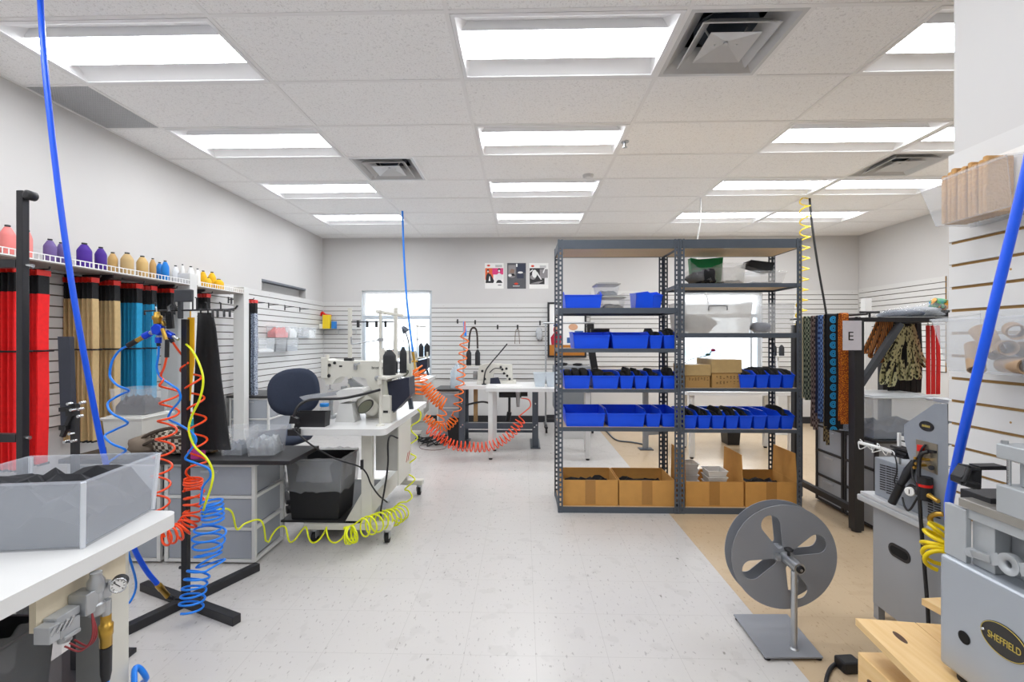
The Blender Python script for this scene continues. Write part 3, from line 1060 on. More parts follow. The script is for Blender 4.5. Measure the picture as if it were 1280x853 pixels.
m = M(); m.lathe((c0.x, c0.y, .435), [(.009, 0), (.0125, .02), (.0135, .09)], 12); m.build('hose_grip', BLACKP, t)
m = M()
for k in range(3):
    m.tube(spline([(-1.11, g.y - .12 + k * .012, .60), (-1.09, g.y - .10 + k * .01, .575), (-1.075, g.y - .085 + k * .006, .60), (-1.09, g.y - .07, .65)], 6), .0022, 6)
m.build('thin_wires', mat('wire_red', '#8c2f33', .5), t)
m = M(); m.tube(spline([(c0.x, c0.y, .437), (c0.x + .005, c0.y - .01, .36), (c0.x + .0, c0.y + .02, .27), (c0.x + .03, c0.y + .06, .24), PZ(168, 838, .33), PZ(183, 848, .28), PZ(178, 870, .18), (-1.0, 1.4, .03), (-1.02, 1.2, .012), (-1.02, .9, .012)], 8), .008, 8)
m.build('air_hose', LBLUE, label='light blue air hose dropping from the table regulator to the floor', cat='hose')

# ---- waste bin with liner below the table
t = thing('waste_bin', 'black waste bin with crumpled clear liner under the left foreground table', 'waste bin', (-1.47, 1.11, 0))
m = M(); m.tray(-1.66, -1.315, .96, 1.26, 0, .56, .004, .04, .03, .006); m.build('bin_body', BLACKP, t)
m = M()
rng = random.Random(3)
n = 40
ring = [(-1.487 + .185 * math.cos(2 * PI * k / n) * (1 + .0), 1.11 + .165 * math.sin(2 * PI * k / n)) for k in range(n)]
vs = []
for j, (zz_, s) in enumerate(((.30, 1.02), (.42, 1.05), (.52, 1.03), (.60, 1.0), (.59, .95), (.5, .93))):
    for k, (x, y) in enumerate(ring):
        f = s * (1 + rng.uniform(-.025, .025))
        # squared-off ring
        cx_, cy_ = -1.487, 1.11
        dx, dy = x - cx_, y - cy_
        mx_ = max(abs(dx) / .185, abs(dy) / .165)
        vs.append((cx_ + dx / (mx_ ** .75) * f, cy_ + dy / (mx_ ** .75) * f, zz_ + rng.uniform(-.015, .015)))
fs = [(j * n + k, j * n + (k + 1) % n, (j + 1) * n + (k + 1) % n, (j + 1) * n + k) for j in range(5) for k in range(n)]
m.add(vs, fs, True); m.build('bin_liner', FILM, t)

# ---- frosted bin on the foreground table
tub('frosted_bin', .385, .31, .185, (-1.384, 1.322, TZ), 'large frosted bin of dark fabric on the left foreground table', rz=math.radians(8), body=mat('frosted_bin_plastic', '#e6ecf6', .25, alpha=.27, var=.02), taper=.010, rim=.006, fill=mat('dark_fabric', '#232429', .8, var=.4, scale=20), fillh=.92, t_=.004)
fb = [o for o in bpy.data.objects if o.name == 'frosted_bin'][0]
for sx in (-1, 1):
    for sy in (-1, 1):
        m = M(); m.bar((sx * .180, sy * .142, .002), (sx * .1905, sy * .153, .181), .011, .011); o = m.build('corner_rib', mat('frosted_rib', '#eef2f8', .3, alpha=.75)); o.location = (0, 0, 0); o.parent = fb
        o.data.transform(Matrix.Translation((sx * .18525, sy * .1475, .002)) @ Matrix.Translation((0, 0, 0)))

# ---- garment rack post at the far left
t = thing('garment_rack', 'black square-tube garment rack at the left picture edge', 'rack', (-2.6, 1.9, 0))
RX, RY = PY(28.5, 400, 1.9).x, 1.9
for x in (RX, -2.95):
    m = M(); m.box(x - .0145, x + .0145, RY - .0145, RY + .0145, .03, 1.975); m.build('post', BLACKM, t, bevel=.003)
    m = M(); m.box(x - .025, x + .025, RY - .25, RY + .25, 0, .029); m.build('foot', BLACKM, t)
for z in (1.665, .925):
    m = M(); m.box(-2.935, RX - .015, RY - .015, RY + .015, z - .017, z + .017); m.build('rail', BLACKM, t)
m = M(); m.lathe((RX + .035, RY - .02, 1.955), [(.012, 0), (.02, .003), (.02, .035), (.012, .038)], 14, axis=(0, 1, 0)); m.box(RX + .015, RX + .03, RY - .01, RY + .01, 1.945, 1.965); m.build('end_roller', BLACKP, t)
m = M(); m.cyl((RX + .015, RY, 1.66), (RX + .045, RY, 1.655), .008, n=8); m.cyl((RX + .015, RY, .925), (RX + .032, RY, .925), .008, n=8); m.build('bolt', CHROME, t)

# ---- clamp stand
t = thing('clamp_stand', 'black clamp stand with a dark upright board, by tan straps', 'stand', (PY(94, 500, 1.8).x, 1.8, 0))
cx_ = PY(94, 500, 1.8).x
m = M(); m.box(cx_ - .010, cx_ + .010, 1.79, 1.81, .02, 1.085); m.build('post', BLACKM, t)
m = M(); m.box(cx_ - .14, cx_ + .14, 1.67, 1.93, 0, .019); m.build('base', BLACKM, t)
m = M(); m.prism([PY(72, 421, 1.8), PY(86.5, 421, 1.8), PY(90, 520, 1.8), PY(82, 541, 1.8), PY(76, 541, 1.8)], (0, .02, 0)); m.build('board', mat('navy_board', '#2d303d', .5, var=.1), t, bevel=.002)
m = M()
for a, b in ((80, 535), (80, 512), (89, 512)):
    p = PY(a, b, 1.785); m.box(p.x - .012, p.x + .016, 1.775, 1.80, p.z - .008, p.z + .008)
a, b = PY(78, 546, 1.79), PY(93, 512, 1.79)
m.bar(a, b, .014, .014)
m.bar(PY(84, 517, 1.79), PY(94, 517, 1.79), .014, .02)
m.build('clamp', BLACKP, t)
for a, b in ((84, 505.5), (100, 504), (88, 513), (98, 512), (86, 543), (97, 521), (80, 553), (89, 552)):
    p = PY(a, b, 1.77); m = M(); m.cyl(p, p + Vector((0, .02, 0)), .006, n=8); m.build('bolt', CHROME, t)

# ---- wire-fronted wall shelf and its uprights
SX = -2.97
LIPW = mat('white_wire', '#f2f2f0', .4)
BOARDG = mat('shelf_underside', '#a89f97', .7, var=.05)
def wall_shelf(y0, y1, label):
    t = thing('wall_shelf', label, 'shelf', (-3.1, (y0 + y1) / 2, 1.82), 'thread spool shelves')
    m = M(); m.box(XL + .022, SX - .006, y0, y1, 1.822, 1.838); m.build('shelf_board', BOARDG, t)
    m = M()
    m.box(SX - .005, SX, y0, y1, 1.829, 1.836); m.box(SX - .005, SX, y0, y1, 1.868, 1.874)
    y = y0
    while y < y1:
        m.box(SX - .004, SX - .001, y, y + .005, 1.836, 1.868); y += .033
    m.build('wire_lip', LIPW, t)
    y = y0 + .15
    while y < y1:
        m = M(); m.prism([(XL + .022, y, 1.818), (SX - .05, y, 1.818), (SX - .05, y, 1.80), (XL + .022, y, 1.72)], (0, .012, 0)); m.build('bracket', BLACKM, t); y += .6
UP1, UP2 = 4.02, 4.81
wall_shelf(1.95, UP1 - .005, 'white wire-fronted wall shelf with pink, purple, tan and blue spools')
wall_shelf(UP1 + .105, UP2 - .005, 'short wire-fronted wall shelf with white and yellow spools')
for y, zt, lab in ((UP1, 1.935, 'white display upright beside the blue thread spools'), (UP2, 1.90, 'white display upright beside the yellow thread spools')):
    m = M(); m.box(SX - .115, SX, y, y + .09, 0, zt)
    m.build('display_upright', WHITEM, bevel=.004, label=lab, cat='upright', group='white display uprights')
m = M(); m.box(XL + .02, SX - .117, UP1 + .02, UP1 + .04, 0, 1.60); m.build('bay_divider', WHITEM, label='white panel closing the bay behind the blue manifold', cat='panel')

# ---- thread spools
def spool(px, w, top, X, hexc, label, zb=1.8385, group='thread spools on the wall shelf', Y=None, core='#2a2a2c', Yp=None):
    Y = abs(X) * FOC / (653.5 - px) if Y is None else Y
    p = PY(px, top, Y)
    H = p.z - zb
    r = w * Y / FOC / 2 * math.cos(math.atan2(abs(p.x), Y)) * 1.04
    t = thing('thread_spool', label, 'thread spool', (p.x, Y, zb), group)
    m = M(); m.lathe((p.x, Y, zb), [(r * .9, .004), (r, .010), (r, H * .68), (r * .985, H * .70), (r * .90, H * .755), (r * .45, H * .925), (r * .38, H * .935)], 24)
    m.build('thread', mat('thread_' + hexc, '#' + hexc, .7, var=.12, scale=9), t)
    m = M(); m.lathe((p.x, Y, zb), [(r * .8, 0), (r * .8, .0035)], 14); m.lathe((p.x, Y, zb + H * .95), [(r * .38, 0.0005), (r * .38, H * .05)], 12)
    m.build('core', mat('core_' + core, core, .5), t)
F_, B_ = -3.035, -3.14
for a in [
    (9.5, 22, 281.5, F_, 'f08a86', 'pink thread spool left of the black rack post'),
    (35, 13, 288, F_ + .0, 'ef8f8a', 'pink thread spool peeking out right of the rack post'),
    (62.5, 18, 299, F_, '6d5a94', 'dusty violet thread spool, larger of the pair beside the blue hose'),
    (76, 12.5, 303, -3.07, '5f4d8a', 'dusty violet thread spool, narrower of the pair left of the blue hose'),
    (105.5, 20.5, 304, F_, '4a2394', 'wide deep purple thread spool right of the blue hose'),
    (126, 16, 309, F_, '47228c', 'deep purple thread spool next to the tan spools'),
    (141, 13.5, 315.5, -3.10, 'c9a468', 'tan thread spool touching the purple one'),
    (159, 17.5, 316, F_, 'c8ab78', 'widest pale tan thread spool on the shelf'),
    (178, 15.5, 320, F_, 'cfae72', 'tan thread spool left of the narrow tan one'),
    (191, 9, 323, F_, 'c09a62', 'narrow tan thread spool beside the blue spools'),
    (199.5, 10, 328, -3.12, '1474c4', 'blue thread spool, rear left of the blue pair'),
    (206.5, 10.5, 326, F_, '0f7bd2', 'blue thread spool, front right of the blue pair'),
    (247, 7.5, 336, F_, 'f0efec', 'white thread spool nearest the yellow ones'),
    (238.5, 9.5, 333, F_, 'eeeeec', 'wide white thread spool left of another white one'),
    (254, 9.5, 338.5, -3.12, 'eeb712', 'yellow thread spool at left, beside the white ones'),
    (265, 10.5, 340, -3.12, 'f0bb14', 'yellow thread spool standing behind the two lower yellow ones'),
    (260.3, 8.5, 347, F_ + .01, 'f3c22a', 'small low yellow thread spool in front'),
    (273.5, 13, 349, F_, 'f2bd18', 'low wide yellow thread spool at the shelf end'),
]:
    spool(*a)
# two spools on top of the first upright's end of the shelf
spool(228.2, 6, 330.5, 0, 'efeeea', 'thin white spool with black top by the upright', Y=4.165, zb=1.8385)
spool(219.5, 9.5, 332, 0, 'e2e4e6', 'white and grey thread spool behind the first upright', Y=4.155)

# ---- straps hanging on the left wall
STRAPS = {}
def strap(x, y, col, label, group, z0=.625, z1=1.63, ztop=1.775, w=.05, th=.010, top='black', pat=None):
    mname, hexc = col
    t = thing('hanging_strap', label, 'strap', (x, y, z0), group)
    j = R.uniform(-.004, .004)
    m = M()
    pts = [(x + j * math.sin(k * .9), y + j * k * .3, z1 + (z0 - z1) * k / 8) for k in range(9)]
    m.ribbon(pts, Vector((0, w, 0)), th); m.build('webbing', pat or mat(mname, hexc, .8, var=.14, scale=40), t)
    m = M(); m.ribbon([(x, y, z1 + .001), (x, y, (z1 + ztop) / 2), (x, y, ztop - .03)], Vector((0, w * .96, 0)), th * .9); m.build('black_end', BLACKF, t)
    m = M(); m.box(x - th * .5, x + th * .5, y - w * .62, y + w * .62, ztop - .029, ztop + .006)
    m.build('red_clip', REDP, t)
    if z0 < .9:
        m = M(); m.box(x - th * .55, x + th * .55, y - w * .45, y + w * .5, z0 - .014, z0 - .0005); m.build('black_tip', BLACKF, t)
def peg(y, x1=-3.0, z=1.786, label=None):
    m = M(); m.cyl((XL + .02, y, z), (x1, y, z), .005, n=8); m.cyl((x1, y, z), (x1 + .008, y, z + .018), .005, n=8); m.box(XL + .0195, XL + .026, y - .012, y + .012, z - .05, z + .02)
    m.build('slatwall_peg', BLACKM, label=label or 'black slatwall peg on the left wall', cat='hook', group='left wall strap pegs')
grp = [
    (2.70, ('red_strap', '#ee1418'), 6, .07, 'red strap in the bundle at the left picture edge', 'red straps, first peg'),
    (2.83, ('red_strap', '#ee1418'), 6, .07, 'red strap in the bundle behind the black rack post', 'red straps, second peg'),
    (3.18, ('tan_strap', '#c4a878'), 7, .05, 'tan strap in the wide bundle left of the blue hose', 'tan straps, first peg'),
    (3.355, ('tan_strap', '#c4a878'), 7, .05, 'tan strap in the bundle between blue hose and teal straps', 'tan straps, second peg'),
    (3.555, ('teal_strap', '#1290c0'), 7, .055, 'teal strap in the wider bundle next to the tan straps', 'teal straps, first peg'),
    (3.70, ('teal_strap', '#1290c0'), 5, .05, 'teal strap in the narrow bundle right of the other teal straps', 'teal straps, second peg'),
]
for y, col, n, w, lab, g_ in grp:
    peg(y)
    for k in range(n):
        strap(-3.235 + k * .033 * (6 / (n - 1) if n < 7 else 1), y, col, lab, g_, w=w, z0=.625 if 'red' not in col[0] else .56)
    # black tie around the bundle
    z = 1.27
    m = M(); x0, x1 = -3.245, -3.03
    rr = spline([(x0, y - w * .6, z), (x1 + .005, y - w * .6, z), (x1 + .015, y, z), (x1 + .005, y + w * .6, z), (x0, y + w * .6, z)], 5)
    m.tube(rr, .006, 6)
    m.build('strap_tie', BLACKF, label='black tie around the %s bundle%s' % (col[0].replace('_strap', ' strap'), ' on the first peg' if 'first' in g_ else ' on the second peg'), cat='tie')
# short black bundles near the uprights
peg(3.90); 
for k in range(7):
    strap(-3.235 + k * .033, 3.90, ('black_strap', '#1b1b1e'), 'short black strap in the bundle above the blue manifold', 'short black straps, left of upright', z0=1.55 - .03 * math.sin(k), z1=1.70)
peg(4.35)
for k in range(6):
    strap(-3.20 + k * .033, 4.35, ('black_strap', '#1b1b1e'), 'short black strap in the bundle between the two white uprights', 'short black straps between uprights', z0=1.62, z1=1.70)
def pattern(name, c1, c2, sx=60, sz=60, kind='checker'):
    m = mat(name, c1, .8)
    nt, b = nodes_of(m)
    tc = nt.nodes.new('ShaderNodeTexCoord'); mp = nt.nodes.new('ShaderNodeMapping')
    mp.inputs['Scale'].default_value = (sx, sx, sz); mp.inputs['Location'].default_value = (.13, .17, .11)
    nt.links.new(tc.outputs['Object'], mp.inputs[0])
    if kind == 'checker':
        tx = nt.nodes.new('ShaderNodeTexChecker'); tx.inputs['Scale'].default_value = 1
        nt.links.new(mp.outputs[0], tx.inputs[0]); out = tx.outputs['Fac']
    else:
        tx = nt.nodes.new('ShaderNodeTexVoronoi'); tx.inputs['Scale'].default_value = 1
        nt.links.new(mp.outputs[0], tx.inputs['Vector'])
        gt = nt.nodes.new('ShaderNodeMath'); gt.operation = 'GREATER_THAN'; gt.inputs[1].default_value = .42
        nt.links.new(tx.outputs['Distance'], gt.inputs[0]); out = gt.outputs[0]
    mx = nt.nodes.new('ShaderNodeMix'); mx.data_type = 'RGBA'
    mx.inputs[6].default_value = lin(c1); mx.inputs[7].default_value = lin(c2)
    nt.links.new(out, mx.inputs[0]); nt.links.new(mx.outputs[2], b.inputs['Base Color'])
    return m
peg(5.03)
for k, (c, lab, z0, pt) in enumerate([(('crimson_strap', '#a8182c'), 'crimson strap hanging right of the second white upright', .70, None), (('black_strap', '#1b1b1e'), 'black strap between crimson and patterned ones by the second upright', .66, None),
        (('navy_pattern', '#23283c'), 'navy and white patterned strap beside the black strap by the second upright', .64, pattern('navy_pattern_weave', '#262b40', '#9aa3b8', 90, 60, 'v')),
        (('blue_grey_pattern', '#6a7590'), 'blue-grey patterned strap, outermost by the second white upright', .66, pattern('grey_pattern_weave', '#3b4560', '#b7c0d0', 80, 70, 'v'))]):
    strap(-3.08 + k * .036, 5.03, c, lab, 'straps beside the second upright', z0=z0, pat=pt, w=.055)

# ---- black desk on drawer units
def drawer_unit(label, x0, x1, y0, y1, z0, z1, n, cols=1, frame=WHITEM, face='-y', fill=None, group='clear drawer units', name='drawer_unit'):
    t = thing(name, label, 'drawers', ((x0 + x1) / 2, (y0 + y1) / 2, z0), group)
    f = .022
    m = M()
    for x in (x0, x1 - f):
        for y in (y0, y1 - f):
            m.box(x, x + f, y, y + f, z0, z1)
    for k in range(n + 1):
        z = z0 + (z1 - z0 - f) * k / n
        m.box(x0 + f, x1 - f, y0, y0 + f, z, z + f * .8); m.box(x0 + f, x1 - f, y1 - f, y1, z, z + f * .8)
        m.box(x0, x0 + f, y0 + f, y1 - f, z, z + f * .8); m.box(x1 - f, x1, y0 + f, y1 - f, z, z + f * .8)
    if cols == 2:
        xm = (x0 + x1) / 2; m.box(xm - f / 2, xm + f / 2, y0, y1, z0, z1)
    m.build('frame', frame, t, bevel=.002)
    for k in range(n):
        za = z0 + (z1 - z0 - f) * k / n + f * .8 + .003; zb_ = z0 + (z1 - z0 - f) * (k + 1) / n - .003
        for c in range(cols):
            xa = x0 + f + (x1 - x0 - 2 * f) * c / cols + .004; xb = x0 + f + (x1 - x0 - 2 * f) * (c + 1) / cols - .004
            if cols == 2:
                xa, xb = (xa, xb - f / 2) if c == 0 else (xa + f / 2, xb)
            m = M()
            if face == '-y':
                m.tray(xa, xb, y0 + .006, y1 - .01, za, zb_, .003)
                d = m.build('drawer', FROSTD, t)
                m = M(); m.box((xa + xb) / 2 - .05, (xa + xb) / 2 + .05, y0 - .008, y0 + .0055, zb_ - .03, zb_ - .018)
            else:
                m.tray(x0 + .006, x1 - .006, y0 + f + .003, y1 - f - .003, za, zb_, .003)
                d = m.build('drawer', FROSTD, t)
                m = M(); m.box(x0 - .008, x0 + .0055, (y0 + y1) / 2 - .05, (y0 + y1) / 2 + .05, zb_ - .03, zb_ - .018)
            m.build('drawer_pull', FROST, d)
            if fill:
                m = M(); m.heap(xa + .02, xb - .02, y0 + .03, y1 - .04, za + .006, za + (zb_ - za) * R.uniform(.35, .75), 6, .5)
                m.build('contents', fill, d)
    return t
DK1X0, DK1X1 = -2.60, -1.365
drawer_unit('white-framed clear drawer unit of three drawers under the black desk', -2.145, -1.594, 2.69, 3.03, 0.012, .603, 3, fill=GREYSTUFF)
drawer_unit('white-framed clear drawer unit mostly hidden behind the left foreground table', -2.74, -2.17, 2.69, 3.03, 0.012, .603, 3, fill=GREYSTUFF)
m = M(); m.box(-2.76, DK1X1, 2.655, 3.04, .6035, .63); m.build('black_desktop', mat('black_laminate', '#2c2b2d', .4, var=.06), bevel=.003, label='black desktop laid across the clear drawer units', cat='desktop')
DZ = .6305
tub('clear_bin', .15, .17, .165, (PY(295.5, 560, 2.80).x, 2.83, DZ), 'clear open bin of grey hardware, left of the pair on black desk', fill=GREYSTUFF, taper=.012, fillh=.5)
tub('clear_bin', .185, .17, .165, (PY(331, 560, 2.80).x, 2.82, DZ), 'clear open bin of white and grey hardware, right of the pair on black desk', rz=.1, fill=mat('pale_hardware', '#aeb3b8', .5, .1, var=.5, scale=45), taper=.014, fillh=.7)
x0, x1 = PY(129, 550, 2.78).x, PY(178, 550, 2.78).x
tub('clear_tub', x1 - x0, .25, .215, ((x0 + x1) / 2, 2.90, DZ), 'large milky lidded tub on the desk beneath a smaller bin', body=MILK, lid=MILK, taper=.015)
tub('clear_bin', .225, .2, .165, ((x0 + x1) / 2 + .01, 2.90, DZ + .2365), 'clear bin of dark cloth standing on the large milky tub', fill=mat('dark_cloth', '#3b3a42', .8, var=.3), fillh=.75, taper=.014)
# checkered bag
t = thing('fabric_bag', 'brown and cream checkered fabric bag slumped on the black desk', 'bag', (-2.06, 2.84, DZ))
m = M(); m.blob((-2.10, 2.84, DZ + .085), .23, .12, .085, 22, 12, .04, .7)
m.build('bag_body', pattern('checker_cloth', '#e4d9c8', '#54473a', 45, 45), t)
m = M(); m.blob((-2.33, 2.77, DZ + .062), .075, .08, .06, 14, 9, .12, .8); m.build('bag_end', mat('taupe_cloth', '#7d7062', .8, var=.2, scale=20), t)
m = M(); m.tube(spline([(-2.36, 2.74, DZ + .08), (-2.26, 2.73, DZ + .14), (-2.12, 2.73, DZ + .175), (-1.93, 2.78, DZ + .17)], 6), .011, 8)
m.tube(spline([(-2.30, 2.715, DZ + .07), (-2.2, 2.70, DZ + .11), (-2.06, 2.705, DZ + .125), (-1.90, 2.74, DZ + .12)], 6), .009, 8)
m.build('bag_strap', mat('brown_strap', '#4c4036', .8), t)
# teal and pink carton, tape roll
x0, x1 = PY(237, 540, 2.72).x, PY(255.5, 540, 2.72).x
t = thing('small_carton', 'small teal and magenta carton standing behind the black pole', 'box', ((x0 + x1) / 2, 2.715, DZ))
m = M(); m.box(x0, x1, 2.675, 2.73, DZ, DZ + .10); m.build('lower_panel', mat('magenta_card', '#b4308a', .5, var=.15), t)
m = M(); m.box(x0, x1, 2.675, 2.73, DZ + .101, DZ + .205); m.build('upper_panel', mat('teal_card', '#2fa9b0', .5, var=.15), t)
m = M(); m.box(x0 + .03, x1 - .005, 2.69, 2.73, DZ + .206, DZ + .235); m.build('flap', mat('teal_card', '#2fa9b0'), t)
p = PZ(266, 566, DZ)
m = M(); m.lathe((p.x, p.y, DZ + .045), [(.025, -.02), (.045, -.02), (.045, .02), (.025, .02), (.025, -.02)], 20, axis=(.6, -.8, .15), cap=False)
m.build('tape_roll', mat('tan_tape', '#bfa37a', .5), label='tan tape roll on edge beside the teal carton', cat='tape')

# ---- hose stand
def fl(px, py):
    return PZ(px, py, 0.0)
A0, A1, B0, B1 = fl(180, 737), fl(296, 781), fl(150, 797), fl(322, 713)
_d1, _d2, _w = A1 - A0, B1 - B0, B0 - A0
_s = (_w.x * _d2.y - _w.y * _d2.x) / (_d1.x * _d2.y - _d1.y * _d2.x)
_c = A0 + _d1 * _s
PXs, PYs = _c.x, _c.y
t = thing('hose_stand', 'black floor stand with crossed feet carrying the coiled air hoses', 'stand', (PXs, PYs, 0))
m = M(); m.box(PXs - .0145, PXs + .0145, PYs - .0145, PYs + .0145, .043, 1.445); m.build('pole', BLACKM, t, bevel=.002)
for a, b, z in ((A0, A1, .021), (B0, B1, .0212)):
    m = M(); a = a.copy(); b = b.copy(); a.z = b.z = z
    if a == A0: pass
    m.bar(a, b, .042, .042); m.build('foot', BLACKM, t, bevel=.002)
m = M(); m.box(PXs - .035, PXs + .035, PYs - .03, PYs + .03, .0425, .05); m.cyl((PXs - .022, PYs - .0, .19), (PXs - .032, PYs, .19), .008, n=6); m.build('base_bracket', BLACKM, t)
zb_ = 1.46
m = M()
pts = [PY(181, 394, 2.24), PY(181, 389, 2.24), PY(200, 388.5, 2.24), PY(238, 388, 2.24), PY(285, 387, 2.24), PY(294, 386, 2.24), PY(297, 382, 2.24)]
m.tube(pts, .0045, 8); m.build('crossbar', BLACKM, t)
m = M()
for px, up in ((194.5, 9), (241, 15), (246, 15), (258, 9), (276, 9)):
    a = PY(px, 388, 2.232); b = PY(px, 388 - up, 2.232)
    m.tube([a, b, b + Vector((0, -.01, .002))], .0035, 6)
for px in (271, 277, 285, 292):
    a = PY(px, 388, 2.232); m.tube([a, a + Vector((0, -.03, 0)), a + Vector((.004, -.035, -.035))], .0055, 6)
m.build('hooks', BLACKM, t)
m = M(); a = PY(218, 377.5, 2.21); b = PY(240, 362, 2.21); m.box(a.x, b.x, 2.205, 2.225, a.z, b.z); m.box(PXs - .008, PXs + .008, 2.226, 2.25, 1.446, b.z - .01); m.build('sign_plate', mat('charcoal_plate', '#3a3c41', .5, var=.05), t, bevel=.004)
# brush
t = thing('brush', 'black bristle brush hanging on the hose stand crossbar', 'brush', PY(212, 400, 2.22))
a = PY(211.5, 391, 2.20); b = PY(213.5, 411, 2.20)
m = M(); m.bar(a, b, .03, .014, up=(0, 1, 0)); m.build('brush_back', BLACKP, t)
m = M()
for k in range(10):
    p = a.lerp(b, (k + .5) / 10); m.box(p.x - .017, p.x + .014, p.y - .022, p.y - .0075, p.z - .002, p.z + .002)
m.build('bristles', BLACKF, t)
m = M(); m.tube([a, PY(211, 384, 2.235), PY(217, 379, 2.235), PY(220, 387, 2.235)], .008, 6); m.build('hook_end', BLACKP, t)
# yellow level / strip
m = M(); Y_ = 2.28
m.prism([PY(234.5, 397, Y_), PY(242, 397, Y_), PY(242, 455, Y_), PY(240, 470, Y_), PY(236.5, 505, Y_), PY(234.5, 480, Y_)], (0, .008, 0))
m.cyl(PY(238, 387, Y_), PY(238, 397.2, Y_ + .004), .003, n=6)
m.build('yellow_strip', mat('yellow_strip', '#efb313', .5), label='long yellow strip hanging behind the black pole', cat='strip')
# black apron
Y_ = 2.36
t = thing('black_apron', 'black cloth garment hanging from the hose stand bar', 'garment', PY(262, 560, Y_))
lf = [(247, 391), (246, 410), (244.5, 440), (243, 475), (241, 510), (243, 545), (248, 563)]
rt = [(264, 391), (268, 410), (271.5, 440), (275, 475), (280, 510), (284, 545), (287, 563)]
m = M(); n = 12; vs = []
for side in (0, 1):
    for (a, b), (c, d) in zip(lf, rt):
        for k in range(n + 1):
            f = k / n
            p = PY(a + (c - a) * f, b + (d - b) * f, Y_ + .015 * math.sin(f * 9 + b * .02) * (.3 + (b - 391) / 170))
            p.y += .014 * side
            vs.append(p)
rw = len(lf); fs = []
N2 = rw * (n + 1)
for j in range(rw - 1):
    for k in range(n):
        a = j * (n + 1) + k
        fs.append((a, a + n + 1, a + n + 2, a + 1)); fs.append((N2 + a, N2 + a + 1, N2 + a + n + 2, N2 + a + n + 1))
for j in range(rw - 1):
    for a in (j * (n + 1), j * (n + 1) + n):
        fs.append((a, a + n + 1, N2 + a + n + 1, N2 + a))
for k in range(n):
    for a in (k, (rw - 1) * (n + 1) + k):
        fs.append((a, a + 1, N2 + a + 1, N2 + a))
m.add(vs, fs, True); m.build('cloth', mat('black_cloth', '#1a1a1d', .85, var=.3, scale=50), t)
m = M(); 
for px in (251, 260):
    m.tube([PY(px, 392, Y_ + .007), PY(px, 386, Y_ - .06), PY(px, 386, 2.25), PY(px, 389.5, 2.235)], .004, 6)
m.build('hanging_loop', BLACKF, t)

# manifold
Y_ = 2.20
c = PY(198, 412, Y_)
t = thing('air_manifold', 'blue hexagonal air manifold with brass fittings hanging on the stand', 'air manifold', c)
m = M(); m.lathe(c + Vector((0, .014, 0)), [(.026, 0), (.031, .004), (.031, .026), (.026, .03)], 6, axis=(0, -1, 0)); m.build('hub', mat('blue_anodised', '#1146d8', .3, .3), t)
m = M(); m.lathe(PY(197.5, 405.5, Y_), [(.012, 0), (.018, .004), (.018, .022), (.022, .024), (.022, .04), (.014, .044), (.012, .06)], 8, axis=(-.1, 0, 1)); m.cyl(PY(203, 402, Y_), PY(206, 407, Y_), .009); m.build('brass_inlet', BRASS, t)
m = M(); m.tube([PY(196, 390.5, Y_), PY(195.3, 386, Y_), PY(194.5, 384, 2.222)], .003, 6); m.build('hook_wire', STEEL, t)
def arm(p0, p1, col, nm, r): 
    m = M(); m.cyl(p0, p1, r, n=12); m.build(nm, col, t)
BLA = mat('blue_anodised', '#1146d8')
arm(PY(190, 415.5, Y_), PY(187.5, 417, Y_), STEEL, 'nipple', .010); arm(PY(187.5, 417, Y_), PY(180, 421, Y_), BLA, 'coupler', .016); arm(PY(180, 421, Y_), PY(171, 426, Y_), BRASS, 'brass_coupling', .011); arm(PY(171, 426, Y_), PY(160, 432.5, Y_), BLACKP, 'hose_grip', .0125)
arm(PY(198, 419.5, Y_), PY(198, 422, Y_), STEEL, 'nipple', .010); arm(PY(198, 422, Y_), PY(198, 429, Y_), BLA, 'coupler', .014); arm(PY(198, 429, Y_), PY(198.5, 433, Y_), BLACKP, 'hose_grip', .009)
arm(PY(205, 414, Y_), PY(208, 416, Y_), STEEL, 'nipple', .010); arm(PY(208, 416, Y_), PY(216, 420.5, Y_), BLA, 'coupler', .015); arm(PY(216, 420.5, Y_), PY(223, 424.5, Y_), STEEL, 'plug', .008)
arm(PY(203, 411, Y_ - .03), PY(207.5, 425, Y_ - .03), BRASS, 'brass_coupling', .009); arm(PY(209, 425, Y_ - .03), PY(208.5, 447, Y_ - .03), BLACKP, 'hose_grip', .0095)
arm(PY(209, 417, Y_ + .03), PY(212.5, 422, Y_ + .03), STEEL, 'nipple', .008); arm(PY(212.5, 422, Y_ + .03), PY(216, 428, Y_ + .03), BLACKP, 'hose_grip', .010)

# ---- coiled hoses
def hose(pts, r, mt, label, n=8, name='coiled_hose', cat='hose'):
    m = M(); m.tube(pts, r, n); return m.build(name, mt, label=label, cat=cat, group=None)
P3 = lambda L: [PY(*a) for a in L]
# light blue, left
hose(spline(P3([(160, 432.5, Y_), (150, 438, Y_), (141, 450, Y_), (137.5, 462, Y_)]), 6)[:-1] + spline(P3([(137.5, 462, Y_), (138, 472, Y_), (147, 482, Y_ - .03), (161, 488.5, Y_), (150, 494, Y_ + .03), (135, 504, Y_), (139, 516, Y_ - .03), (155, 525, Y_ - .02), (159, 530, Y_), (145, 537, Y_ + .03), (131, 545, Y_), (140, 555, Y_ - .03), (157, 563, Y_), (146, 571, Y_ + .03), (132, 582, Y_), (140, 592, Y_ - .03), (157, 600, Y_), (146, 610, Y_ + .03), (150, 640, Y_), (160, 690, Y_), (170, 735, 2.3), (150, 765, 2.25), (110, 775, 2.16)]), 6),
     .0055, LBLUE, 'light blue wavy hose hanging left of the blue manifold')
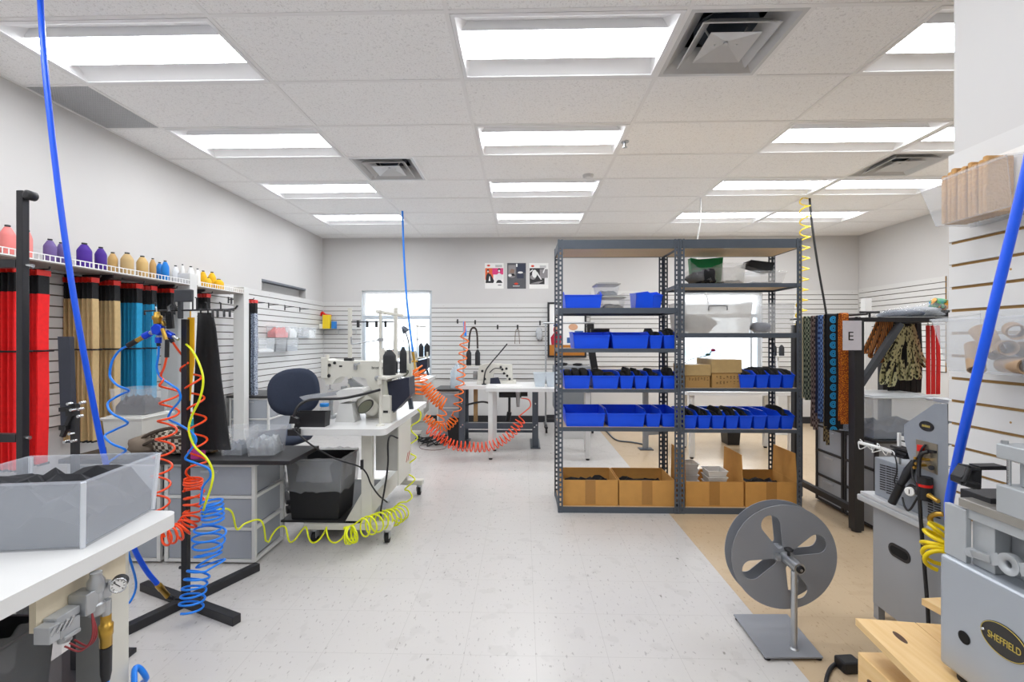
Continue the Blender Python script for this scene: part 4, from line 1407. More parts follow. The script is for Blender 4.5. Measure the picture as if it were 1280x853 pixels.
# orange left of the pole
h1 = P3([(208.5, 446, Y_ - .03), (205, 460, Y_ - .02), (201, 470, Y_), (206, 476, Y_)])
h2 = coil(P3([(212, 481, Y_), (212, 507, Y_), (209, 535, Y_), (206, 560, Y_), (202, 590, Y_), (200, 615, Y_), (199, 640, Y_)]), .040, 7, 18, 2.4, ref=(1, 0, 0))
h3 = P3([(200, 650, Y_), (203, 665, Y_), (206, 672, Y_)])
hose(spline(h1, 5)[:-1] + h2 + h3, .0052, ORANGE, 'orange-red spiral hose hanging left of the black pole')
# orange right of the pole
h1 = spline(P3([(216, 428, Y_ + .03), (222, 437, Y_ + .05), (230, 447, 2.29)]), 5)
h2 = coil(P3([(236, 455, 2.30), (241, 480, 2.30), (245, 510, 2.30), (247, 545, 2.29), (247, 575, 2.28), (243, 597, 2.24)]), lambda s: .040, 5.5, 18, 1.0, ref=(1, 0, 0)) + coil(P3([(242, 599, 2.24), (241, 608, 2.24)]), .038, 3, 18, 2.0, ref=(1, 0, 0)) + coil(P3([(242, 611, 2.24), (243, 626, 2.24), (240, 641, 2.23)]), .042, 3, 18, 2.0, ref=(1, 0, 0))
h3 = coil(P3([(241, 644, 2.22), (234, 656, 2.18), (222, 666, 2.14), (205, 672, 2.08)]), .040, 6, 18, 0, ref=(0, 0, 1))
hose(h1 + h2 + h3, .0052, ORANGE, 'orange-red spiral hose wound right of the black pole, drooping to the table corner')
# mid-blue hose into the hanging coil bundle
h1 = spline(P3([(198.5, 433, Y_), (198, 445, Y_), (196, 460, Y_), (201, 472, Y_), (212, 480, Y_), (223, 488, Y_), (225, 500, Y_), (214, 514, Y_), (211, 524, Y_), (224, 531, 2.18), (240, 541, 2.17), (245, 552, 2.17), (236, 566, 2.17), (232, 574, 2.17), (244, 579, 2.18), (260, 586, 2.18), (263, 596, 2.18), (254, 608, 2.18), (252, 618, 2.18)]), 6)
h2 = coil(P3([(264, 626, 2.20), (266, 640, 2.20), (266, 652, 2.20)]), .046, 5, 20, 2.2, ref=(1, .0, .0))
h3 = coil(P3([(263, 658, 2.20), (261, 675, 2.20), (260, 692, 2.2), (264, 708, 2.19)]), lambda s: .062 + .008 * math.sin(s * 6), 5, 20, 0, ref=(1, 0, 0))
h4 = coil(P3([(250, 712, 2.17), (244, 730, 2.15), (241, 748, 2.14), (238, 763, 2.13)]), .05, 5.2, 20, .5, ref=(1, 0, 0))
hose(h1 + h2 + h3 + h4, .0052, LBLUE, 'blue coiled hose bundle hanging right of the black pole near the floor')
# neon yellow along the stand and floor to the sewing machine
h1 = spline(P3([(232, 430, 2.27), (240, 438, 2.2), (249, 455, 2.18), (254, 475, 2.17), (250, 498, 2.16), (240, 520, 2.16), (236, 538, 2.16), (243, 558, 2.16), (258, 573, 2.16), (266, 590, 2.16), (264, 608, 2.14), (256, 632, 2.14), (253, 645, 2.2)]), 6)
h2 = spline(P3([(262, 640, 2.32), (279, 636, 2.42), (290, 641, 2.48), (296, 662, 2.52), (306, 655, 2.57), (322, 650, 2.62), (329, 656, 2.64), (332, 676, 2.67)]), 5)
h3 = coil(P3([(338, 668, 2.72), (360, 668, 2.78), (392, 669, 2.82), (422, 669, 2.82), (433, 669, 2.80)]), .045, 3.6, 20, 3.0, ref=(0, 0, 1))
h4 = coil(P3([(434, 669, 2.80), (438, 669, 2.80), (441, 668, 2.80), (444, 667, 2.81)]), .052, 4, 20, 0, ref=(0, 0, 1))
h5 = coil(P3([(452, 660, 2.82), (466, 656, 2.90), (480, 650, 3.02), (494, 646, 3.15), (504, 638, 3.28)]), .058, 9, 18, 0, ref=(0, 0, 1))
h6 = spline(P3([(508, 628, 3.34), (515, 622, 3.36), (511, 614, 3.4), (506, 612, 3.4), (516, 603, 3.4), (518, 598, 3.42), (507, 590, 3.45), (510, 581, 3.45), (520, 572, 3.45), (513, 567, 3.48), (510, 558, 3.5), (522, 548, 3.5), (515, 540, 3.5), (514, 533, 3.5), (524, 526, 3.52), (526, 517, 3.52), (522, 512, 3.52)]), 5)
hose(h1 + h2 + h3 + h4 + h5 + h6, .0052, YELLOW, 'neon yellow spiral hose trailing from hose stand to sewing table')
# thick blue supply hose from the ceiling to the floor
pts = spline(P3([(50, -70, 2.02), (50, -10, 2.0), (55, 70, 1.98), (64, 160, 1.96), (76, 260, 1.95), (92, 370, 1.95), (110, 470, 1.97), (130, 570, 2.02), (148, 630, 2.08), (165, 680, 2.14), (182, 712, 2.2), (198, 732, 2.24)]), 8)
t = thing('supply_hose', 'thick blue supply hose hanging from the ceiling at left', 'hose', pts[-1])
m = M(); m.tube(pts, .0112, 12); m.build('hose_tube', BLUEH, t)
a, b = PY(198, 732, 2.24), PY(210, 746, 2.28); d = (b - a)
m = M(); m.lathe(a, [(.0115, -.01), (.015, 0), (.015, d.length * .35), (.013, d.length * .36), (.013, d.length)], 10, axis=d); m.build('brass_coupling', BRASS, t)
e = PY(224, 756, 2.30); e.z = max(e.z, .012)
m = M(); m.cyl(b, e, .013, .010); m.build('hose_end', BLACKP, t)
# ================================================================== SEWING STATIONS
NAVY = mat('navy_panel', '#23273a', .4, var=.06)
INK = mat('black_ink', '#151516', .6)
GRILL = mat('olive_grille', '#8d8f78', .6)
def txt(s, name, size, origin, rot, m_, parent=None, ext=.0006, align='LEFT'):
    cu = bpy.data.curves.new(name, 'FONT'); cu.body = s; cu.size = size; cu.extrude = ext; cu.align_x = align
    o = bpy.data.objects.new(name, cu); COL.objects.link(o)
    dg = bpy.context.evaluated_depsgraph_get()
    me = bpy.data.meshes.new_from_object(o.evaluated_get(dg)); me.name = name
    bpy.data.objects.remove(o); 
    me.materials.clear(); me.materials.append(m_)
    ob = bpy.data.objects.new(name, me); COL.objects.link(ob)
    T = Matrix.Translation(Vector(origin)) @ rot.to_4x4()
    if parent is not None:
        off = Vector((0, 0, 0)); p = parent
        while p is not None: off += p.location; p = p.parent
        T = Matrix.Translation(-off) @ T
        ob.parent = parent
    me.transform(T)
    return ob
FRONT = Matrix(((1, 0, 0), (0, 0, -1), (0, 1, 0)))          # text facing -Y

def sew_table(x0, x1, y0, y1, label, loc=None):
    t = thing('sewing_table', label, 'table', ((x0 + x1) / 2, (y0 + y1) / 2, 0), 'sewing tables')
    rounded_top(x0, x1, y0, y1, TZ - .04, TZ, .045).build('tabletop', WHITE, t, bevel=.007, seg=3)
    xp = x1 - .165
    for yf in (y0 + .14, y1 - .20):
        m = M(); m.box(xp - .035, xp + .035, yf, yf + .05, .133, TZ - .041); m.prism([(xp - .036, yf + .01, .133), (xp - .15, yf + .01, .133), (xp - .036, yf + .01, .33)], (0, .02, 0)); m.build('leg', CREAM, t, bevel=.003)
        m = M(); m.box(x0 - .02, x1, yf - .01, yf + .055, .093, .132); m.build('foot', CREAM, t, bevel=.004)
        for xc in (x0 + .04, x1 - .035):
            m = M(); m.cyl((xc, yf + .02, .075), (xc, yf + .02, .0925), .018, n=12); m.box(xc - .02, xc - .016, yf + .0, yf + .05, .035, .075); m.box(xc + .016, xc + .02, yf, yf + .05, .035, .075)
            c = m.build('caster', STEEL, t)
            m = M(); m.cyl((xc - .013, yf + .03, .032), (xc + .013, yf + .03, .032), .032, n=16); m.build('caster_wheel', RUBBER, c)
    m = M(); m.box(xp - .025, xp + .025, y0 + .195, y1 - .205, .18, .30); m.build('stretcher', CREAM, t)
    m = M(); m.box(x1 - .16, x1 - .004, y0 + .31, y0 + .62, .433, TZ - .041); cb = m.build('control_box', mat('grey_box', '#b6b5b0', .5), t, bevel=.004)
    m = M(); m.box(x1 - .0035, x1 + .004, y0 + .30, y0 + .64, .33, TZ - .041); m.build('side_panel', CREAM, t)
    m = M()
    z = .50
    for k in range(2):
        m.bar((x1 + .005, y0 + .50 + .05 * k, z - .06), (x1 + .005, y0 + .55 + .05 * k, z), .004, .002)
    m.build('side_marks', mat('red_ink', '#c0392b', .6), t)
    return t
S1X0, S1X1, S1Y0, S1Y1 = -1.42, -.86, 2.84, 4.11
sew_table(S1X0, S1X1, S1Y0, S1Y1, 'wheeled white sewing table nearest the aisle with a cream arm machine')
m = M(); m.box(-1.60, -1.06, 2.99, 3.88, .133, .146)
m.build('black_board', mat('black_board', '#242426', .5), label='black board lying on the sewing table feet below the waste bin', cat='board')

def big_machine(ox, oy, label, brand=True):
    """cream long-arm machine, head to the left; drawn from station 1 and shifted by (ox, oy)"""
    t = thing('sewing_machine', label, 'sewing machine', (-1.2 + ox, 3.3 + oy, TZ), 'sewing machines')
    o = Vector((ox, oy, 0)); Yf = 3.25
    def Q(px, py, Y=Yf): return PY(px, py, Y) + o
    m = M()
    pl = [(404, 449), (411, 451), (440, 452), (470, 451.5), (478, 453), (481, 460), (482, 523.4), (457, 523.4), (461, 486), (457.5, 473.5), (450, 471.5), (425, 471.5), (420, 474), (415, 481), (407, 481), (404.5, 470)]
    m.prism([Q(*a) for a in pl], (0, .17, 0)); m.build('arm', CREAM, t, bevel=.008, seg=3)
    m = M(); a = Q(402, 447); b = Q(410.5, 473); m.box(a.x, b.x, a.y - .012, a.y - .001, b.z, a.z); a = Q(404, 449); b = Q(408, 444); m.cyl((a.x + .01, a.y + .05, a.z), (a.x + .01, a.y + .05, b.z), .012); m.build('face_plate', CREAM, t, bevel=.003)
    m = M(); a = Q(409, 480); m.cyl((a.x, a.y + .05, a.z - .045), (a.x, a.y + .05, a.z + .01), .006); m.cyl((a.x - .02, a.y + .05, a.z - .02), (a.x - .02, a.y + .05, a.z + .01), .005); m.box(a.x - .01, a.x + .014, a.y + .03, a.y + .07, a.z - .052, a.z - .045); m.build('needle_bar', CHROME, t)
    m = M()
    for (px, py, r) in ((418.5, 453.8, .010), (412, 456.5, .011), (411, 470, .013), (472, 473, .014)):
        m = M(); c = Q(px, py); m.lathe(c, [(r, 0), (r, .008), (r * .6, .012)], 14, axis=(0, -1, 0)); m.build('dial', BLACKP, t)
    m = M(); a = Q(424, 457); m.box(a.x, a.x + .022, a.y - .003, a.y - .0005, a.z - .012, a.z)
    m.build('name_slot', BLACKP, t)
    m = M(); a = Q(472.5, 473); m.lathe(a + Vector((0, -.0125, 0)), [(.017, 0), (.02, .004), (.014, .006)], 16, axis=(0, -1, 0)); m.build('tension_dial', STEEL, t); m = M(); a = Q(445, 457); m.box(a.x - .01, a.x + .01, a.y - .02, a.y - .001, a.z - .03, a.z + .015); m.cyl((a.x, a.y - .02, a.z), (a.x + .04, a.y - .03, a.z + .02), .006); m.build('tension_unit', STEEL, t)
    a = Q(427, 449); m = M(); m.box(a.x, a.x + .06, a.y + .04, a.y + .08, a.z - .016, a.z + .004); m.build('thread_guide', BLACKP, t)
    if brand:
        p = Q(464.5, 461.5, Yf - .0008); txt('brother', 'brand_lettering', .030, p, FRONT, INK, t)
    # post bed in front of the arm
    m = M(); Yb = 3.08
    bl = [(418.5, 528.5), (443.5, 528.5), (439.5, 505), (424, 505)]
    m.prism([Q(a, b, Yb) for a, b in bl], (0, .12, 0)); m.build('post_bed', WHITEM, t, bevel=.005)
    m = M(); m.prism([Q(a, b, Yb - .005) for a, b in ((420, 491), (426, 487.5), (452, 486), (455, 490), (450, 498), (424, 504.8), (440, 504.8))[:6]], (0, .15, 0)); m.build('bed_arm', WHITEM, t, bevel=.006)
    m = M(); a, b, c, d = Q(374, 497, 3.02), Q(418, 490.5, 3.30), Q(424, 494, 3.12), Q(377, 501.5, 2.99)
    m.prism([Q(374, 496.5, 3.2), Q(418, 490, 3.2), Q(421, 494, 3.2), Q(379, 500.5, 3.2)], (0, .12, 0)); m.build('work_plate', mat('clear_plate', '#c9cdd2', .2, .3, alpha=.75), t)
    m = M(); a = Q(414, 499, 3.24); m.cyl((a.x, a.y, TZ), a, .014); m.box(a.x - .05, a.x + .03, a.y - .03, a.y + .05, TZ, TZ + .02); m.build('plate_support', STEEL, t)
    # looper mechanism in the opening
    m = M(); m.bar(Q(437, 476, 3.30), Q(455, 488, 3.30), .03, .04); m.cyl(Q(430, 483, 3.3), Q(430, 491, 3.3), .022); m.cyl(Q(436, 474, 3.3), Q(440, 486, 3.3), .008); m.build('hook_drive', STEEL, t)
    # motor with oval grille
    m = M(); c = Q(458, 508, 3.15); d = Vector((.0, -1, 0))
    T0 = Matrix.Translation(c) @ Matrix.Rotation(math.radians(38), 4, 'Y')
    m2 = M(T0 @ Matrix.Scale(1, 4)); m2.blob((0, .03, 0), .085, .05, .055, 20, 10, 0, .8); m2.build('motor_housing', CREAM, t)
    T1 = Matrix.Translation(c + Vector((0, -.008, 0))) @ Matrix.Rotation(math.radians(-40), 4, 'Y')
    m3 = M(T1); ell = [(.062 * math.cos(2 * PI * k / 28), -.016, .036 * math.sin(2 * PI * k / 28)) for k in range(28)]
    m3.prism(ell, (0, .02, 0)); m3.build('motor_rim', BLACKP, t)
    m3 = M(T1); ell = [(.055 * math.cos(2 * PI * k / 28), -.020, .030 * math.sin(2 * PI * k / 28)) for k in range(28)]
    m3.prism(ell, (0, .0035, 0))
    m3.cur = 1
    for k in range(-4, 5):
        x = k * .0115; h = .030 * math.sqrt(max(0, 1 - (x / .055) ** 2)) * .92
        m3.box(x - .0015, x + .0015, -.0215, -.0203, -h, h)
    m3.build('motor_grille', [GRILL, BLACKP], t)
    # driver box
    m = M(); a = Q(477, 495, 3.05); b = Q(488, 519, 3.05); m.box(a.x, b.x, 3.05 + oy, 3.2 + oy, TZ, a.z); m.build('power_unit', CREAM, t, bevel=.004)
    m = M(); a = Q(479, 513.5, 3.049); b = Q(485, 516.5, 3.049); m.box(a.x, b.x, 3.047 + oy, 3.0495 + oy, b.z, a.z); m.build('power_slot', BLACKP, t)
    m = M(); m.prism([Q(484, 478, 3.08), Q(511, 472, 3.08), Q(512, 495, 3.08), Q(494, 514, 3.08), Q(488.5, 514, 3.08)], (0, .16, 0)); m.build('panel_body', NAVY, t, bevel=.004)
    m = M(); m.prism([Q(480, 474, 3.10), Q(483.5, 474, 3.10), Q(487, 514, 3.10), Q(483, 516, 3.10)], (0, .12, 0)); m.prism([Q(510.5, 455, 3.3), Q(514.5, 455, 3.3), Q(514.5, 478, 3.3), Q(511.5, 478, 3.3)], (0, .03, 0)); m.build('panel_frame', mat('pale_panel', '#d9d8c8', .5), t)
    m = M(); m.prism([Q(509.5, 499, 3.25), Q(514, 498, 3.25), Q(516.3, 512, 3.25), Q(511.5, 512, 3.25)], (0, .03, 0)); m.bar(Q(492, 515, 3.1), Q(514, 494, 3.3), .012, .012); m.build('panel_strut', DGREY, t)
    return t
big_machine(0, 0, 'cream long-arm sewing machine on the nearest wheeled sewing table')

def thread_stand(ox, oy, label):
    o = Vector((ox, oy, 0))
    Y0 = 2.967
    def Q(px, py, Y=Y0): return PY(px, py, Y) + o
    b = Q(475.5, 533)
    t = thing('thread_stand', label, 'thread stand', (b.x, b.y, TZ), 'thread stands')
    m = M(); m.cyl((b.x, b.y, TZ), (b.x, b.y, 1.535), .009); m.lathe((b.x, b.y, TZ), [(.028, 0), (.028, .006), (.012, .012)], 16); m.build('pole', CREAM, t)
    m = M(); m.bar((b.x - .012, b.y - .03, 1.522), (b.x + .02, b.y + .47, 1.522), .022, .02); m.build('top_arm', CREAM, t, bevel=.003)
    m = M(); m.box(b.x - .015, b.x + .015, b.y - .02, b.y + .02, 1.33, 1.35); m.cyl((b.x, b.y, 1.34), (b.x - .20, b.y + .03, 1.31), .004); m.cyl((b.x - .20, b.y + .03, 1.31), (b.x - .205, b.y + .03, 1.36), .006); m.build('guide_rod', STEEL, t)
    m = M(); m.prism([(b.x - .01, b.y - .02, 1.085), (b.x + .05, b.y - .05, 1.085), (b.x + .09, b.y + .2, 1.085), (b.x + .06, b.y + .42, 1.085), (b.x - .02, b.y + .42, 1.085), (b.x - .05, b.y + .2, 1.085)], (0, 0, .012)); m.build('spool_tray', CREAM, t, bevel=.003)
    m = M(); m.box(b.x - .015, b.x + .015, b.y - .02, b.y + .02, 1.05, 1.084); m.box(b.x - .012, b.x + .03, b.y + .02, b.y + .35, 1.066, 1.0845); m.build('tray_bracket', CREAM, t)
    m = M()
    for (dx, dy) in ((.01, .17), (.055, .36), (-.01, .34)):
        m.cyl((b.x + dx, b.y + dy, 1.0975), (b.x + dx, b.y + dy, 1.33), .0025, n=6)
    m.build('spool_pins', STEEL, t)
    return b
BLKTH = '2a2b2f'
def cone(x, y, z, r, h, label, group):
    t = thing('thread_spool', label, 'thread spool', (x, y, z), group)
    m = M(); m.lathe((x, y, z), [(r * .92, .004), (r, .012), (r, h * .74), (r * .98, h * .76), (r * .86, h * .82), (r * .48, h * .935), (r * .42, h * .945)], 18); m.build('thread', mat('thread_' + BLKTH, '#' + BLKTH, .75, var=.2, scale=60), t)
    m = M(); m.lathe((x, y, z), [(r * 1.02, 0), (r * 1.02, .0035)], 14); m.lathe((x, y, z + h * .945), [(r * .42, .0005), (r * .42, h * .05)], 12); m.build('core', mat('core_#2a2a2c', '#2a2a2c', .5), t)
b = thread_stand(0, 0, 'cream thread stand on the nearest sewing table')
zt_ = 1.0975
cone(b.x + .01, b.y + .17, zt_, .044, .175, 'large black thread cone at front of the nearest thread stand', 'black cones on thread stands')
cone(b.x + .055, b.y + .36, zt_, .026, .19, 'slim black thread cone at right of the nearest thread stand', 'black cones on thread stands')
cone(b.x - .01, b.y + .34, zt_, .03, .10, 'short black thread cone behind the others on nearest thread stand', 'black cones on thread stands')

# frame of two posts with a hook rod, behind the machine
Yg = 3.72
t = thing('hook_frame', 'two cream posts with a hook rod standing at the rear of sewing table', 'rack', (-1.2, Yg, TZ))
for px in (437.5, 494.5):
    x = PY(px, 400, Yg).x
    m = M(); m.box(x - .013, x + .013, Yg - .013, Yg + .013, TZ, 1.60); m.build('post', CREAM, t)
xa, xb = PY(437.5, 400, Yg).x, PY(494.5, 400, Yg).x
m = M(); m.cyl((xa + .013, Yg, 1.485), (xb - .013, Yg, 1.485), .005); m.build('rod', BLACKM, t)
for k in range(4):
    x = xa + (xb - xa) * (.18 + .2 * k)
    m = M(); m.box(x - .008, x + .008, Yg - .012, Yg + .012, 1.44, 1.4945); m.build('rod_hook', BLACKP, t)

# small things on the near end of the sewing table
m = M(); a, c = PY(370, 515, 2.93), PY(409, 533, 2.93); m.tray(a.x, c.x, 2.90, 2.985, TZ, a.z, .004, .006, .004)
m.build('black_pouch_box', BLACKP, label='small black open box at the near left table corner', cat='box')
p = PY(405.5, 530, 3.02)
t = thing('bottle', 'clear bottle with a bright blue cap beside the small black box', 'bottle', (p.x, 3.02, TZ))
m = M(); m.lathe((p.x, 3.02, TZ), [(.03, 0), (.033, .005), (.033, .09), (.024, .11), (.022, .115)], 18); m.build('bottle_body', CLEAR, t)
m = M(); m.lathe((p.x, 3.02, TZ), [(.027, .1155), (.029, .118), (.029, .135), (.027, .137)], 18); m.build('cap', mat('bright_blue_cap', '#1d87d6', .4), t)
# gooseneck lamp clamp and cord
t = thing('gooseneck_lamp', 'black clamp with curved gooseneck arm at the near left table corner', 'lamp', PY(366, 545, 2.84))
a, c = PY(359.5, 529, 2.80), PY(372.5, 545, 2.80)
m = M(); m.box(a.x, c.x, 2.795, 2.838, c.z, a.z - .04); m.prism([PY(361, 530, 2.80), PY(372, 530, 2.80), PY(371, 524, 2.80), PY(363, 520, 2.80)], (0, .035, 0)); m.build('clamp', BLACKP, t, bevel=.003)
m = M(); m.tube(spline([PY(367, 522, 2.82), PY(372, 509, 2.84), PY(384, 501, 2.88), PY(400, 499, 2.93), PY(425, 498.5, 2.96), PY(450, 494, 2.96), PY(475, 487.5, 2.94)], 6), .009, 8); m.build('gooseneck', BLACKP, t)
m = M(); m.tube(spline([PY(366, 536, 2.79), PY(372, 542, 2.78), PY(390, 557, 2.79), PY(420, 574, 2.84), PY(448, 583, 2.88), PY(458, 592, 2.90), PY(464, 606, 2.92), PY(474, 620, 3.0), PY(484, 628, 3.1)], 6), .005, 6); m.build('cord', BLACKP, t)
m = M(); a = PY(452.5, 581, 2.885); m.bar(a + Vector((0, 0, -.03)), a + Vector((0, 0, .03)), .016, .016); m.build('inline_switch', BLACKP, t)
m = M(); m.tube(spline([PY(497, 548, 3.14), PY(488, 545, 3.05), PY(485, 555, 3.0), PY(485, 580, 3.0), PY(481, 610, 3.0), PY(476, 640, 3.0), PY(478, 652, 3.05)], 6), .006, 6)
m.build('black_cable', BLACKP, label='black power cable hanging below the nearest sewing table', cat='cable')

# waste bin with liner
zb_ = .1465
t = thing('waste_bin', 'black waste bin with clear liner under the end of the wheeled sewing table', 'waste bin', (-1.385, 3.14, zb_))
m = M(); m.tray(-1.565, -1.195, 2.99, 3.28, zb_, .54, .005, .028, .02, .008); m.build('bin_body', BLACKP, t, bevel=.006)
m = M(); n = 48; rng = random.Random(5); vs = []
cx_, cy_, hx, hy = -1.38, 3.135, .20, .16
prof = [(.335, .99), (.36, 1.02), (.42, 1.035), (.50, 1.05), (.556, 1.04), (.562, 1.0), (.555, .955), (.50, .92), (.40, .90)]
for j, (z_, s) in enumerate(prof):
    for k in range(n):
        a = 2 * PI * k / n; ca, sa = math.cos(a), math.sin(a)
        f = 1 / max(abs(ca), abs(sa)) ** .8
        wob = 1 + rng.uniform(-.012, .012) * (1 if j < 4 else .3)
        vs.append((cx_ + hx * ca * f * s * wob, cy_ + hy * sa * f * s * wob, z_ + (rng.uniform(-.012, .008) if j == 0 else rng.uniform(-.006, .006))))
m.add(vs, [(j * n + k, j * n + (k + 1) % n, (j + 1) * n + (k + 1) % n, (j + 1) * n + k) for j in range(len(prof) - 1) for k in range(n)], False)
m.build('bin_liner', mat('liner_film', '#d4d7dc', .15, alpha=.32, var=.08, scale=14, bump=.4), t)

# office chair
CH = mat('navy_upholstery', '#2e3648', .9, var=.18, scale=90)
cxh, cyh = PY(369, 500, 3.95).x, 3.95
t = thing('office_chair', 'navy upholstered office chair behind the wheeled sewing table', 'chair', (cxh, cyh + .1, 0))
prof = [(0, 0)]
m = M(); n = 36; ring = []
for k in range(n):
    a = 2 * PI * k / n
    x = .212 * math.copysign(abs(math.cos(a)) ** .82, math.cos(a)); z = .205 * math.copysign(abs(math.sin(a)) ** .82, math.sin(a))
    if z < 0: x *= 1 + .10 * (z / .205) * -.3
    ring.append((x, z))
T0 = Matrix.Translation((cxh, cyh, .885)) @ Matrix.Rotation(math.radians(14), 4, 'Z') @ Matrix.Rotation(math.radians(-6), 4, 'Y') @ Matrix.Rotation(math.radians(-8), 4, 'X')
m = M(T0); vs = []; lay = [(.35, -.024), (.8, -.022), (.97, -.010), (1., .005), (.97, .025), (.85, .034), (.4, .036)]
for s, d in lay:
    for x, z in ring:
        vs.append((x * s, d + .05 * (x * s / .21) ** 2 * -1, z * s))
fs = [(j * n + k, (j + 1) * n + k, (j + 1) * n + (k + 1) % n, j * n + (k + 1) % n) for j in range(len(lay) - 1) for k in range(n)]
fs += [tuple(range(n)), tuple(range(len(vs) - 1, len(vs) - n - 1, -1))]
m.add(vs, fs, True); m.build('backrest', CH, t)
sx, sy = cxh - .0, cyh - .24
m = M(); m.blob((sx, sy, .535), .235, .225, .05, 28, 8, 0, .75); m.build('seat', CH, t)
m = M(); m.tube(spline([(cxh, cyh + .055, .85), (cxh, cyh + .09, .70), (cxh, cyh + .06, .52), (sx, sy + .1, .465), (sx, sy, .465)], 6), .022, 8); m.build('back_bar', BLACKP, t)
m = M(); m.cyl((sx, sy, .12), (sx, sy, .47), .028); m.cyl((sx, sy, .10), (sx, sy, .25), .04); m.build('gas_column', BLACKM, t)
for k in range(5):
    a = 2 * PI * k / 5 + .4; d = Vector((math.cos(a), math.sin(a), 0))
    p = Vector((sx, sy, .12)) + d * .04; e = Vector((sx, sy, .085)) + d * .28
    m = M(); m.bar(p, e, .045, .035); l = m.build('base_arm', BLACKP, t)
    m = M(); m.cyl(e + Vector((-d.y, d.x, 0)) * -.022 + Vector((0, 0, -.055)), e + Vector((-d.y, d.x, 0)) * .022 + Vector((0, 0, -.055)), .03, n=14); m.cyl(e + Vector((0, 0, -.03)), e, .01); m.build('caster', RUBBER, l)
for s in ():
    m = M(); m.tube(spline([(sx + s * .10, sy + .02, .475), (sx + s * .25, sy + .02, .47), (sx + s * .285, sy + .02, .55), (sx + s * .28, sy, .69)], 6), .013, 8); m.bar((sx + s * .28, sy - .12, .70), (sx + s * .28, sy + .12, .70), .05, .025)
    m.build('armrest', BLACKP, t)

# ---- second station at the back window
OX, OY = -.51, 3.02
sew_table(S1X0 + OX + .03, S1X1 + OX + .03, 5.86, 7.10, 'white sewing table standing at the back left window')
big_machine(OX, OY, 'cream sewing machine at the back left window', brand=False)
b = thread_stand(OX, OY + .24, 'cream thread stand at the back left window')
cone(b.x + .01, b.y + .17, zt_, .035, .19, 'black thread cone, left of the pair at the back left window', 'black cones at the window stand')
cone(b.x + .055, b.y + .36, zt_, .04, .19, 'black thread cone, right of the pair at the back left window', 'black cones at the window stand')
# gooseneck lamp at station two
Yl = 5.95
p = PY(512.5, 470, Yl)
t = thing('gooseneck_lamp', 'grey gooseneck work lamp raised before the back left window', 'lamp', (p.x, Yl, TZ))
m = M(); m.tube(spline([(p.x, Yl, TZ), PY(512.5, 452, Yl), PY(511, 430, Yl), PY(508, 418, Yl), PY(506, 415, Yl)], 6), .009, 8); m.lathe((p.x, Yl, TZ), [(.04, 0), (.04, .015)], 16); m.build('gooseneck', DGREY, t)
d = (PY(503, 408, Yl) - PY(508, 415, Yl)).normalized()
m = M(); m.lathe(PY(508, 415, Yl), [(.045, 0), (.05, .01), (.03, .06), (.018, .085)], 16, axis=d); m.build('lamp_shade', DGREY, t)

# ================================================================== HOSES AT THE MIDDLE
Yh = 5.75
pts = spline([PZ(503, 264, ZC - .001), PY(505, 320, 5.85), PY(509, 380, 5.8), PY(516, 440, Yh)], 8)
t = thing('ceiling_hose', 'thin blue air hose hanging from ceiling to the orange coils', 'hose', pts[-1])
m = M(); m.tube(pts, .013, 8); m.build('hose_tube', LBLUE, t)
m = M(); m.cyl(PY(516, 440, Yh), PY(518, 452, Yh), .016); m.cyl(PY(518, 452, Yh), PY(519, 462, Yh - .1), .012); m.cyl(PY(515, 452, Yh), PY(522, 452, Yh), .01); m.build('brass_coupling', BRASS, t)
Yo = 5.35
hose(coil([PY(519, 460, Yo), PY(524, 468, Yo), PY(526, 480, Yo), PY(523, 492, Yo)], .080, 7, 18, 0) + coil([PY(531, 482, Yo), PY(539, 492, Yo), PY(548, 501, Yo), PY(556, 506, Yo)], .072, 9, 18, 0)
     + coil([PY(555, 512, Yo), PY(551, 522, Yo), PY(548, 532, Yo)], .05, 2.5, 16, 0), .0085, ORANGE2, 'tangled bundle of orange spiral hose hanging above the aisle end')
# orange hose down the second machine's pole and round to the pile
Yp = 5.55
h1 = spline([PY(581, 402, Yp), PY(581, 415, Yp)], 3)
h2 = coil([PY(581, 420, Yp), PY(579, 440, Yp), PY(577, 460, Yp), PY(575, 480, Yp), PY(573, 500, Yp), PY(571, 515, Yp)], .05, 9, 16, 0)
h3 = coil([PY(569, 522, Yp), PY(562, 531, Yp), PY(552, 535, Yp), PY(542, 530, Yp), PY(532, 521, Yp)], .05, 12, 16, 0)
hose(h1 + h2 + h3, .0075, ORANGE2, 'orange spiral hose running down the back machine pole')
Yr = 5.05
h = coil([PY(534, 536, Yr), PY(548, 545, Yr), PY(565, 556, Yr), PY(585, 558.5, Yr), PY(605, 559, Yr), PY(622, 554, Yr), PY(640, 541, Yr), PY(652, 524, Yr)], .052, 26, 14, 0)
hose(h + spline([PY(656, 515, Yr), PY(663, 508, Yr), PY(661, 500, Yr), PY(652, 498, Yr + .2)], 6), .0062, ORANGE, 'red-orange spiral hose sagging in front of the white work table legs')
# tangle of black cables on the floor
rng = random.Random(11)
m = M()
c = PZ(545, 553, .02)
for k in range(7):
    pts = []
    for s in range(9):
        a = s * .8 + k
        pts.append((c.x + math.cos(a) * rng.uniform(.05, .26), c.y + math.sin(a) * rng.uniform(.04, .2), rng.uniform(.008, .09)))
    m.tube(spline(pts, 5), .007, 6)
m.build('cable_tangle', BLACKP, label='tangle of black cables on the floor by the back drawer unit', cat='cables', kind='stuff')
m = M(); m.tube([PZ(524 + 17 * (1 + math.cos(a * .35)), 559 + 4 * math.sin(a * .35), .004) for a in range(20)], .003, 6); m.build('thin_cable', mat('brown_cable', '#6b4a44', .5), label='thin brown cable looped on the floor beside the cable tangle', cat='cable')

